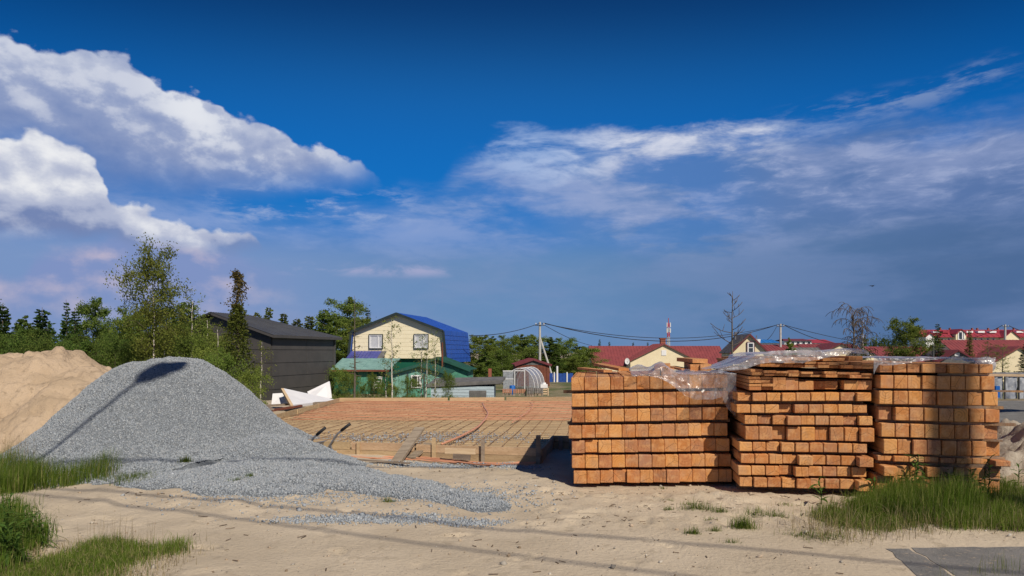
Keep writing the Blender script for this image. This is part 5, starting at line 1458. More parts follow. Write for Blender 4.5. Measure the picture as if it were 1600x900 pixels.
def far_houses():
    # long red roof house with a cross gable
    D = 104.0; z0 = -2.7
    def ridge_house(name, label, u0, u1, vr, ve, D, depth, wall, roof, cat='house', rib=0.45, group=None, zbase=-2.7, over=0.3):
        """ridge parallel to the picture, eave towards the camera"""
        x0, x1 = X(u0, D), X(u1, D); zr, ze = Z(vr, D), Z(ve, D - depth / 2)
        return gable_house(name, label, x1, D, R(90), depth, x1 - x0, zbase, ze, zr - 0.07, wall, roof, cat, over, rib, None, group)
    root = ridge_house('red_roof_house', 'long cream house under a wide red roof behind the left stack', 923, 1121, 540.5, 570.5, D, 9.0, M['cream2'], M['red_roof'])
    g = gable_house('cream_gable_wing', 'broad cream gable wing with red verges before the long red roof', X(1037, 97), 97, 0, 104 * 97 / F, 7, z0, Z(563, 97), Z(537.5, 97), M['cream2'], M['red_roof'], 'house wing', 0.25, 0.45, M['red_roof'])
    MB().span((X(1033.5, 97) - X(1037, 97), -0.06, Z(555.5, 97)), (X(1041, 97) - X(1037, 97), -0.003, Z(547, 97))).build('vent_panel', M['white'], g)
    o = MB().span(P(1032.5, 541, 103), P(1040, 530, 103) + Vector((0, 0.8, 0))).build('chimney', M['brick'], g)
    o.parent = None; o.name = 'brick_stack'; tag(o, 'short brick chimney on the ridge behind the cream gable', 'chimney')
    MB().span(P(1031.5, 530, 103) + Vector((0, -0.08, 0)), P(1041, 528.5, 103) + Vector((0, 0.9, 0))).build('cap', M['brick'], o)
    # satellite dish
    c = P(980, 565, 95)
    root = empty('satellite_dish', c, label='white satellite dish at the foot of the cream gable', cat='dish'); root.scale = (0.55, 0.55, 0.55)
    d = MB(); ring0 = None
    k = 14; rr = [0.0, 0.25, 0.45, 0.6]
    for j in range(3):
        for i in range(k):
            def q(r_, t): return (r_ * math.cos(t), -0.5 * (0.36 - r_ * r_) * 0.6 * -1 - 0.0, 1.35 * r_ * math.sin(t) + 0.1)
            t0, t1 = 2 * math.pi * i / k, 2 * math.pi * (i + 1) / k
            d.quad(q(rr[j], t0), q(rr[j], t1), q(rr[j + 1], t1), q(rr[j + 1], t0))
    d.build('reflector', M['white'], root, True)
    MB().tube([(0, 0.1, 0.1), (0, 0.3, -1.8)], 0.06, 6).build('mast', M['steel'], root)
    MB().tube([(0, -0.02, -0.5), (0, -0.6, 0.0)], 0.03, 6).build('feed_arm', M['steel'], root)
    # dark roofed house with a small window
    D = 70.0
    h = gable_house('slate_roof_house', 'narrow cream gable house with a steep slate grey roof', X(1171, D), D, R(-10), 52 * D / F, 8.5, -1.8, Z(549, D), Z(522.5, D), M['cream2'], M['slate_roof'], 'house', 0.25, 0.5, M['maroon_roof'])
    window(h, (0.12, -0.04, Z(543.5, D)), 10 * D / F, 17 * D / F, 0, 'white', 'glass_dark', 0, 0.12, 'maroon_roof')
    MB().span((-0.2, -0.12, Z(543.9, D)), (0.44, -0.06, Z(542.9, D))).build('transom', M['white'], h)
    MB().tube([(-2.8 * 0.35, 3.0, Z(530, D)), (-2.8 * 0.35, 3.0, Z(517, D))], 0.10, 8).build('flue', M['steel'], h)
    # other red roofs, left to right
    ridge_house('red_roof_house', 'low red roof between the slate grey house and the utility pole', 1186, 1240, 538.5, 553, 96, 8, M['cream2'], M['red_roof'])
    ridge_house('red_roof_house', 'red roof left of the small pale gable behind the middle stack', 1249, 1330, 537.5, 553, 98, 8, M['cream2'], M['red_roof'])
    gable_house('pale_gable_house', 'small pale yellow gable under a dark red roof behind the middle stack', X(1314, 90), 90, R(-6), 72 * 90 / F, 7, z0, Z(553.5, 90), Z(536.5, 90), M['cream2'], M['maroon_roof'], 'house', 0.25, 0.5, M['maroon_roof'])
    ridge_house('grey_roof_annex', 'grey annex roof left of the small pale gable', 1238, 1274, 543, 556, 84, 5, M['cream2'], M['roof_felt'], 'annex')
    ridge_house('red_roof_house', 'red roof left of the bushy green tree above the stack gap', 1352, 1440, 541.5, 566, 98, 10, M['cream2'], M['red_roof'])
    gable_house('pale_gable_house', 'tiny cream gable in the gap between middle and right stack', X(1362, 84), 84, 0, 26 * 84 / F, 5, z0, Z(562, 84), Z(552, 84), M['cream2'], M['roof_felt'], 'house', 0.15, 0.5)
    # maroon gable and flue
    D = 80.0
    h = gable_house('maroon_roof_house', 'maroon roofed house with a small grey white gable behind the right stack', X(1497, D), D, R(-22), 50 * D / F, 9, z0, Z(564, D), Z(547.5, D), M['roof_felt'], M['maroon_roof'], 'house', 0.25, 0.4, M['maroon_roof'])
    MB().span((-0.35, -0.06, Z(556.5, D)), (0.15, -0.003, Z(551, D))).build('vent_panel', M['white'], h)
    o = MB().tube([P(1458, 562, 78), P(1458, 540, 78)], 0.13, 8).build('stove_flue', M['dark_steel']); tag(o, 'dark stove flue rising left of the maroon roof', 'flue')
    MB().tube([P(1458, 540, 78), P(1458, 537.5, 78)], [0.2, 0.05], 8).build('cowl', M['steel'], o)
    # big red roof with cream gable at the right edge
    ridge_house('red_roof_house', 'large dull red roof below the far red gables at the right', 1470, 1690, 531, 566, 92, 11, M['cream2'], M['red_roof'])
    h = gable_house('cream_gable_house', 'tall cream gable partly behind the pale leaved bush', X(1592, 82), 82, R(-8), 76 * 82 / F, 6, z0, Z(566, 82), Z(542, 82), M['cream2'], M['red_roof'], 'house', 0.25, 0.45, M['red_roof'])
    # far estate of red roofed terraces on the right
    D = 255.0; zb = -3.0
    terr = empty('red_terrace', (0, 0, 0), label='far cream terrace with bright red roofs and many gables', cat='terrace')
    def P2(u, v): return P(u, v, D)
    x0, x1 = X(1445, D), X(1650, D); ze, zr = Z(527, D), Z(514.5, D)
    MB().span((x0, D, zb), (x1, D + 10, ze)).build('wall', M['cream2'], terr)
    slope_sheet((x0 - 1, D - 1, ze), (x1 + 1, D - 1, ze), (x1 + 1, D + 5, zr), (x0 - 1, D + 5, zr), M['red_roof_bright'], terr, 2.0, 0.08)
    slope_sheet((x0 - 1, D + 11, ze), (x1 + 1, D + 11, ze), (x1 + 1, D + 5, zr), (x0 - 1, D + 5, zr), M['red_roof_bright'], terr, 0)
    def gab(u, w, vt, ve, wall, proud=1.5, win=True):
        xx = X(u, D); hw = w * D / F / 2; y = D - proud; g = MB().prism([(xx - hw, y, zb), (xx + hw, y, zb), (xx + hw, y, Z(ve, D)), (xx, y, Z(vt + 1, D)), (xx - hw, y, Z(ve, D))], (0, 5, 0)).build('gable', wall, terr)
        for s in (-1, 1):
            slope_sheet((xx + s * hw * 1.15, y - 0.5, Z(ve + 0.6, D)), (xx + s * hw * 1.15, y + 6, Z(ve + 0.6, D)), (xx, y + 6, Z(vt, D)), (xx, y - 0.5, Z(vt, D)), M['red_roof_bright'], terr, 0, 0, 0.3)
        if win:
            window(terr, (xx, y - 0.1, Z(ve + 3.5, D)), hw * 1.3, 3.2, 0, 'white', 'glass_dark', 1, 0.35)
    gab(1497.5, 16, 514, 521, M['cream2']); gab(1450, 13, 519, 525, M['white'], 1.2, False); gab(1574, 24, 516, 527, M['cream2'], 2.2, False); gab(1607, 10, 520, 525, M['white'], 1, False)
    for u in (1462, 1472, 1482, 1515, 1524, 1533, 1543, 1552, 1590):
        window(terr, (X(u, D), D - 0.1, Z(531, D)), 1.1, 1.3, 0, 'white', 'glass_dark', 0, 0.15)
    for u in (1460, 1475, 1512, 1530, 1548, 1590):
        s = MB().span(P(u - 1.6, 520, D + 1.5), P(u + 1.6, 517.4, D + 4)).build('dormer', M['red_roof_bright'] if u % 2 else M['white'], terr)
    for u in (1470, 1485, 1520, 1528, 1545, 1560, 1585):
        MB().span(P(u - 0.8, 515.5, D + 5), P(u + 0.8, 512.4, D + 5) + Vector((0, 0.8, 0))).build('chimney', M['brick'], terr)
    # far block left of it
    D = 230.0
    for (u0, u1, vr, ve, roof, lb) in ((1226, 1268, 529, 532.5, 'maroon_roof', 'far white block with a dark maroon roof right of the pole'), (1256, 1302, 530, 536, 'red_roof_bright', 'far pale block with a red roof left of the bare birch')):
        x0, x1 = X(u0, D), X(u1, D)
        root = empty('apartment_block', (0, 0, 0), label=lb, cat='apartment block')
        MB().span((x0, D, -3), (x1, D + 9, Z(ve, D))).build('wall', M['white'], root)
        slope_sheet((x0 - .6, D - .6, Z(ve, D)), (x1 + .6, D - .6, Z(ve, D)), (x1 - 1, D + 4.5, Z(vr, D)), (x0 + 1, D + 4.5, Z(vr, D)), M[roof], root, 0)
        slope_sheet((x0 - .6, D + 9.6, Z(ve, D)), (x1 + .6, D + 9.6, Z(ve, D)), (x1 - 1, D + 4.5, Z(vr, D)), (x0 + 1, D + 4.5, Z(vr, D)), M[roof], root, 0)
        for k in range(5):
            uu = u0 + (u1 - u0) * (k + 0.5) / 5
            window(root, (X(uu, D), D - 0.05, Z(ve + 3.2, D)), 1.2, 1.0, 0, 'white', 'glass_dark', 0, 0.12)
        D += 8
    D = 190
    root = empty('blue_roof_hall', (0, 0, 0), label='distant hall with a bright blue roof left of the utility pole', cat='hall')
    M['sky_blue_roof'] = mat('bright blue roof sheet', (0.03, 0.20, 0.55), None, 1, 0.5)
    x0, x1 = X(1189, D), X(1217, D)
    MB().span((x0, D, -3), (x1, D + 10, Z(535, D))).build('wall', M['white'], root)
    slope_sheet((x0 - .4, D - .5, Z(535.5, D)), (x1 + .4, D - .5, Z(535.5, D)), (x1 - .4, D + 5, Z(530, D)), (x0 + .6, D + 5, Z(530, D)), M['sky_blue_roof'], root, 1.2, 0.06)
    slope_sheet((x0 - .4, D + 10.5, Z(535.5, D)), (x1 + .4, D + 10.5, Z(535.5, D)), (x1 - .4, D + 5, Z(530, D)), (x0 + .6, D + 5, Z(530, D)), M['sky_blue_roof'], root, 0)
far_houses()

def poles_and_wires():
    def pole(u, vt, D, rad, label, brace=None, arms=True):
        x = X(u, D); z0 = tz(x, D) - 0.2; zt = Z(vt, D)
        root = empty('utility_pole', (x, D, 0), label=label, cat='utility pole')
        MB().tube([(0, 0, z0), (0, 0, zt)], [rad * 1.25, rad * 0.85], 8).build('shaft', M['concrete'], root)
        MB().box((0, -0.12, zt - 0.35), (1.0, 0.09, 0.09)).build('crossarm', M['dark_steel'], root)
        for k in (-1, 1):
            MB().tube([(k * 0.42, -0.12, zt - 0.3), (k * 0.42, -0.12, zt - 0.12)], [0.05, 0.035], 6).build('insulator', M['white'], root)
        if brace:
            a = P(brace[0], brace[1], D - 0.3); a.z = tz(a.x, D); b = P(u, brace[2], D)
            MB().tube([a - Vector((x, D, 0)), b - Vector((x, D, 0))], rad * 0.8, 8).build('brace', M['concrete'], root)
        return Vector((x, D, zt - 0.12))
    p1 = pole(843.5, 503, 72, 0.13, 'pale utility pole with a slanting brace right of the yellow house', (866, 599, 527))
    p2 = pole(1219.5, 506, 95, 0.17, 'pale utility pole rising behind the middle stack')
    p3 = pole(1570.5, 507, 110, 0.17, 'utility pole in front of the far red terraces')
    def wire(a, b, sag, rad, label, n=24):
        a, b = Vector(a), Vector(b); pts = [a.lerp(b, i / n) - Vector((0, 0, 4 * sag * (i / n) * (1 - i / n))) for i in range(n + 1)]
        o = MB().tube(pts, rad, 5).build('overhead_wire', M['cable']); tag(o, label, 'wire', 'overhead wires')
    house = P(733, 524.5, 60)
    wire(p1, house, 0.35, 0.032, 'single wire from the braced pole to the blue roof')
    wire(p1 + Vector((0.42, 0, 0)), p2 + Vector((-0.42, 0, 0)), 2.1, 0.045, 'lower sagging wire between the braced pole and the next pole')
    wire(p1 + Vector((0.2, 0, 0)), p2 + Vector((-0.2, 0, 0.05)), 1.75, 0.035, 'upper sagging wire between the braced pole and the next pole')
    wire(p1 + Vector((0.3, 0, -0.1)), P(925, 540, 101), 0.3, 0.03, 'wire from the braced pole down to the long red roof')
    wire(p2 + Vector((0.42, 0, 0)), P(1345, 535, 140), 1.2, 0.05, 'lower wire leaving the middle pole towards the right')
    wire(p2 + Vector((0.2, 0, 0.05)), P(1420, 540, 170), 0.9, 0.045, 'upper wire leaving the middle pole towards the right')
    wire(p2 + Vector((-0.42, 0, 0)), P(1199, 531, 72), 0.2, 0.03, 'short wire from the middle pole down to the slate grey roof')
    wire(p3 + Vector((0.42, 0, 0)), P(1660, 532, 105), 0.4, 0.05, 'wire from the terrace pole out to the right edge')
    wire(p3 + Vector((-0.42, 0, 0)), P(1500, 530, 160), 0.6, 0.05, 'wire from the terrace pole back to the far gables')
    # radio mast
    D = 240; x = X(1044.5, D); zb, zt = -3, Z(505, D)
    root = empty('radio_mast', (x, D, 0), label='red and white lattice radio mast far behind the red roof', cat='mast')
    n = 9
    for i in range(n):
        za, zb_ = zb + (zt - zb) * i / n, zb + (zt - zb) * (i + 1) / n
        s0, s1 = 0.55 - 0.3 * i / n, 0.55 - 0.3 * (i + 1) / n
        m = MB()
        for (ax, ay) in ((-1, -1), (1, -1), (1, 1), (-1, 1)): m.tube([(ax * s0, ay * s0, za), (ax * s1, ay * s1, zb_)], 0.09, 4)
        m.tube([(-s0, -s0, za), (s1, -s1, zb_)], 0.09, 4).tube([(s0, -s0, za), (-s1, -s1, zb_)], 0.09, 4).tube([(-s1, -s1, zb_), (s1, -s1, zb_)], 0.09, 4)
        m.build('lattice', M['red_paint'] if i in (3, 6, 8) else M['concrete'], root)
    for k, zz in enumerate((zt - 0.6, zt - 2.6)):
        for ax in (-1, 1): MB().tube([(ax * 0.6, -0.3, zz - 0.8), (ax * 0.6, -0.3, zz + 0.8)], 0.16, 6).build('antenna', M['white'], root)
    MB().tube([(0, 0, zt), (0, 0, Z(497, D))], 0.12, 6).build('spike', M['red_paint'], root)
    o = MB().tube([P(1182, 540, 120), P(1182, 524, 120)], 0.10, 6).build('antenna_mast', M['steel']); tag(o, 'thin antenna mast with a white dish right of the slate grey roof', 'antenna')
    MB().tube([P(1183, 536, 119.8), P(1183, 530, 119.8)], [0.5, 0.6], 10).build('drum', M['white'], o)
    # bird in the sky
    c = P(1363, 447, 55)
    root = empty('bird', c, (0, 0, R(30)), 'small dark bird flying above the bare birch', 'bird')
    MB().tube([(-0.16, 0, 0), (-0.10, 0, 0.01), (0.02, 0, 0.01), (0.11, 0, 0.015), (0.15, 0, 0.02), (0.19, 0, 0.018)], [0.02, 0.035, 0.05, 0.04, 0.032, 0.004], 8).build('body', M['bird'], root, True)
    for s in (-1, 1):
        MB().prism([(0.07, s * 0.03, 0.02), (0.05, s * 0.16, 0.06), (-0.06, s * 0.30, 0.03), (-0.05, s * 0.14, 0.05), (-0.06, s * 0.03, 0.02)], (0, 0, 0.008)).build('wing', M['bird'], root)
    MB().prism([(-0.14, -0.015, 0), (-0.14, 0.015, 0), (-0.25, 0.05, 0.0), (-0.25, -0.05, 0.0)], (0, 0, 0.008)).build('tail', M['bird'], root)
    # the line along the road, behind and above the camera: its shadow crosses the sand
    z = 8.0
    def over(gx, gy): t = z / SUN.z; return Vector((gx + SUN.x * t, gy + SUN.y * t, z))
    for (g0, g1, rad, lb) in (((-0.83, 6.29), (2.0, 5.34), 0.019, 'middle road cable'), ((-2.33, 6.22), (0.91, 4.84), 0.017, 'nearest road cable'), ((-5.0, 8.72), (-1.3, 9.15), 0.022, 'farthest road cable')):
        a, b = over(*g0), over(*g1); d = (b - a).normalized()
        pts = [a + d * t + Vector((0, 0, 0.0)) for t in np.linspace(-26, 26, 30)]
        o = MB().tube(pts, rad, 6).build('road_cable', M['cable']); tag(o, f'thick black {lb} strung high above the sandy track', 'cable', 'cables above the track')
    # the pole whose shadow lies on the right stack
    bx, by = 4.53 + 0.48 * 10.6, 7.08 - 0.877 * 10.6
    root = empty('roadside_pole', (bx, by, 0), label='tall concrete roadside pole behind the camera', cat='utility pole')
    MB().tube([(0, 0, -0.2), (0, 0, 12.0)], [0.21, 0.175], 12).build('shaft', M['concrete'], root, True)
    MB().box((0, 0, 11.6), (1.8, 0.12, 0.12)).build('crossarm', M['dark_steel'], root)
    # street lamp whose arm throws its shadow on the gravel
    bx, by = -1.66, -1.2; hd = Vector((-1.12, 2.95, 9.0)); base = Vector((bx, by, 0))
    root = empty('street_lamp', base, label='tall street lamp with a long arm beside the track', cat='street lamp')
    dd = hd - Vector((bx, by, 9.0)); n = dd.normalized()
    pts = [Vector((0, 0, -0.2)), Vector((0, 0, 7.6)), Vector((0, 0, 8.3)) + n * 0.15, Vector((0, 0, 8.8)) + n * 0.6, Vector((0, 0, 9.0)) + n * 1.4, Vector((0, 0, 9.05)) + n * (dd.length - 0.6)]
    MB().tube(pts, [0.10, 0.06, 0.045, 0.04, 0.034, 0.03], 10).build('pole', M['steel'], root, True)
    hp = [Vector((0, 0, 9.05)) + n * (dd.length - 0.75 + k) for k in (0, 0.15, 0.45, 0.85, 1.1)]
    sh_ = MB().tube(hp, [0.06, 0.13, 0.17, 0.15, 0.05], 10).build('lamp_head', M['steel'], root, True)
poles_and_wires()

# ------------------------------------------------------------------ trees
def branchy(seed, Ht, spread, n_limb, base=0.25, lean=0.0, up=0.5, droop=0.3, sub=4, trunk_r=None, twigs=True, profile=None, wob=0.03, rmin=0.0):
    """trunk and limbs as tubes; returns the tube builder and points on the twigs"""
    r = random.Random(seed); b = MB(); lb = MB(); b.limb = lb; tips = []
    tr = trunk_r or Ht * 0.014
    n = 8; tp = []
    ox = oy = 0
    for i in range(n + 1):
        t = i / n; ox += r.gauss(0, wob) * Ht * 0.12; oy += r.gauss(0, wob) * Ht * 0.12
        tp.append(Vector((ox + lean * t * t * Ht, oy, t * Ht)))
    b.tube(tp, [tr * (1 - 0.88 * i / n) for i in range(n + 1)], 7)
    def at(t):
        k = min(n - 1, int(t * n)); return tp[k].lerp(tp[k + 1], t * n - k)
    for k in range(n_limb):
        t = base + (0.97 - base) * ((k + r.random()) / n_limb)
        az = k * 2.4 + r.uniform(-0.5, 0.5)
        pr = profile(t) if profile else math.sin(math.pi * min(1, (1 - t) / (1 - base) * 0.75 + 0.18)) ** 0.8
        L = spread * pr * r.uniform(0.7, 1.12)
        d = Vector((math.cos(az), math.sin(az), up * r.uniform(0.6, 1.5))).normalized()
        p = at(t); pts = [p.copy()]; m = 5
        for j in range(m):
            d = (d + Vector((r.gauss(0, 0.12), r.gauss(0, 0.12), -droop * (j / m) * 0.8 + r.gauss(0, 0.08)))).normalized()
            p = p + d * L / m; pts.append(p.copy())
        r0 = tr * (1 - 0.85 * t) * 0.55
        lb.tube(pts, [max(rmin, 0.004 * Ht / 5, r0 * (1 - 0.85 * j / m)) for j in range(m + 1)], 5)
        for j in range(1, m + 1): tips.append((pts[j], d.copy(), L * 0.18))
        for s in range(sub):
            q = pts[1 + s % m].lerp(pts[min(m, 2 + s % m)], r.random())
            e = (d + Vector((r.gauss(0, 0.7), r.gauss(0, 0.7), r.gauss(0.05, 0.45)))).normalized()
            sp = [q.copy()]; SL = L * r.uniform(0.25, 0.5)
            for j in range(3):
                e = (e + Vector((r.gauss(0, 0.15), r.gauss(0, 0.15), -droop * 0.5))).normalized(); q = q + e * SL / 3; sp.append(q.copy())
            if twigs: lb.tube(sp, [max(rmin, 0.0028 * Ht / 5, r0 * 0.45), max(rmin, r0 * 0.3), max(rmin * 0.8, r0 * 0.2), max(rmin * 0.6, 0.002 * Ht / 5)], 4)
            for j in range(1, 4): tips.append((sp[j], e.copy(), SL * 0.28))
    return b, tips

def leaves_at(tips, n, size, seed, spread=1.0, hang=0.0, aspect=0.6):
    g = np.random.default_rng(seed)
    T_ = np.array([tuple(p) for p, _, _ in tips]); S_ = np.array([s for _, _, s in tips])
    k = g.integers(0, len(T_), n)
    c = T_[k] + g.normal(size=(n, 3)) * (S_[k] * spread)[:, None]
    a = g.normal(size=(n, 3)); a[:, 2] -= hang; a /= np.linalg.norm(a, axis=1)[:, None]
    b = np.cross(a, g.normal(size=(n, 3))); b /= np.linalg.norm(b, axis=1)[:, None]
    s = size * g.uniform(0.6, 1.3, n)
    u = a * s[:, None]; w = b * (s * aspect)[:, None]
    v = np.stack([c - u * 0.5, c + w * 0.5, c + u * 0.5, c - w * 0.5], 1).reshape(-1, 3)
    f = np.arange(n * 4).reshape(n, 4)
    clump = (np.sin(k * 12.9898) * 43758.5453) % 1.0
    tone = np.repeat(np.clip(0.5 * g.random(n) + 0.5 * clump, 0, 1), 4)
    return np_mesh('crown', v, f, False, tone)

def conifer_mesh(seed, Ht, Wd, dens=1.0, thin=0.0, prof=None, sz=1.0):
    r = random.Random(seed); b = MB(); b.tube([(0, 0, 0), (r.gauss(0, .02), 0, Ht * 0.5), (r.gauss(0, .03), 0, Ht)], [Ht * 0.014, Ht * 0.009, Ht * 0.002], 6)
    C_, A_, B_ = [], [], []
    z = Ht * 0.05
    while z < Ht * 0.985:
        t = z / Ht; rad = (prof(t) if prof else (1 - t) ** 0.8) * Wd / 2 * r.uniform(0.75, 1.1)
        nb = max(3, int((5 + 6 * (1 - t)) * dens))
        for k in range(nb):
            if r.random() < thin: continue
            az = r.uniform(0, 2 * math.pi); L = max(0.05, rad * r.uniform(0.7, 1.15))
            p0 = Vector((0, 0, z)); d = Vector((math.cos(az), math.sin(az), -0.22 + 0.5 * t)); p1 = p0 + d * L
            if L > 0.2: b.tube([p0, p0 + d * L * 0.6, p1], [0.012, 0.007, 0.003], 3, False)
            m = max(4, int(L / 0.030 * dens))
            for j in range(m):
                q = p0.lerp(p1, (j + r.random()) / m); side = Vector((-d.y, d.x, 0)).normalized()
                dirv = (d.normalized() * 0.7 + side * r.uniform(-1, 1) + Vector((0, 0, r.uniform(-0.55, 0.15)))).normalized()
                C_.append(q); A_.append(dirv * (0.09 + 0.08 * r.random()) * (0.7 + Wd * 0.22) * sz); B_.append(dirv.cross(Vector((r.gauss(0, 1), r.gauss(0, 1), r.gauss(0, 1)))).normalized() * 0.042 * sz * r.uniform(0.7, 1.4))
        z += Ht * 0.026
    C_ = np.array([tuple(q) for q in C_]); A_ = np.array([tuple(q) for q in A_]); B_ = np.array([tuple(q) for q in B_])
    v = np.stack([C_, C_ + A_ * 0.5 + B_, C_ + A_, C_ + A_ * 0.5 - B_], 1).reshape(-1, 3); n = len(C_)
    g = np.random.default_rng(seed)
    return b.mesh('trunk', True, False), np_mesh('crown', v, np.arange(n * 4).reshape(n, 4), False, np.repeat(g.random(n), 4))

PROTO = {}
def proto(key, trunk, crown, Ht, Wd, limb=None): PROTO[key] = (trunk, crown, Ht, Wd, limb)
def bl(key, seed, Ht, spread, n_limb, n_leaf, size, **kw):
    lk = {k: kw.pop(k) for k in ('lspread', 'hang', 'aspect') if k in kw}
    b, tips = branchy(seed, Ht, spread, n_limb, **kw)
    cr = leaves_at(tips, n_leaf, size, seed + 1, lk.get('lspread', 1.0), lk.get('hang', 0.0), lk.get('aspect', 0.6)) if n_leaf else None
    proto(key, b.mesh('trunk', True, False), cr, Ht, spread * 2, b.limb.mesh('limbs', True, False))
full = lambda t: max(0.25, math.sin(math.pi * min(1, (1 - t) * 0.9 + 0.1)) ** 0.6)
bl('wood_a', 1, 5.0, 1.15, 34, 17000, 0.095, base=0.08, up=0.7, profile=full, sub=5)
bl('wood_b', 2, 5.0, 1.05, 32, 15000, 0.09, base=0.08, up=1.0, profile=lambda t: max(0.15, (1 - t) ** 0.6), sub=5)
bl('wood_c', 3, 5.0, 1.3, 36, 18000, 0.095, base=0.10, up=0.9, profile=full, sub=5)
bl('wood_d', 4, 5.0, 0.9, 28, 12500, 0.09, base=0.1, up=1.1, profile=lambda t: max(0.15, (1 - t) ** 0.45), sub=5)
bl('shrub', 5, 2.5, 1.1, 26, 8500, 0.07, base=0.03, up=0.9, profile=full, sub=5)
bl('thin', 6, 4.2, 0.55, 22, 620, 0.065, base=0.22, up=0.9, sub=4, trunk_r=0.036)
bl('thin_b', 7, 4.2, 0.65, 26, 900, 0.065, base=0.2, up=1.1, sub=4, trunk_r=0.036)
for i in range(3):
    t_, c_ = conifer_mesh(60 + i, 5.0, 2.2, 1.1, 0.08, lambda t: (1 - t) ** 0.62 + 0.05, 1.25); proto('larch_' + 'abc'[i], t_, c_, 5.0, 2.2)
    t_, c_ = conifer_mesh(20 + i, 5.0, 1.7, 1.15); proto('spruce_' + 'abc'[i], t_, c_, 5.0, 1.7)

def tree(name, label, key, u, vt, wpx, D, crown='leaf_dark', trunk='bark', base=None, cat='tree', group=None, rot=None, r=random.Random(77), x=None, dark=None):
    tm, cm, Ht, Wd, lm = PROTO[key]
    x = X(u, D) if x is None else x; z0 = tz(x, D) - 0.05 if base is None else base
    sz = (Z(vt, D) - z0) / Ht; sx = wpx * D / F / Wd
    root = empty(name, (x, D, z0), (0, 0, r.uniform(0, 6.28) if rot is None else rot), label, cat, group)
    root.scale = (sx, sx, sz)
    def use(nm, me, m):
        o = bpy.data.objects.new(nm, me); col.objects.link(o); o.parent = root
        if not me.materials: me.materials.append(None)
        o.material_slots[0].link = 'OBJECT'; o.material_slots[0].material = M[m]
        return o
    use('trunk', tm, trunk)
    if lm: use('limbs', lm, 'twig')
    if cm: use('crown', cm, crown)
    return root

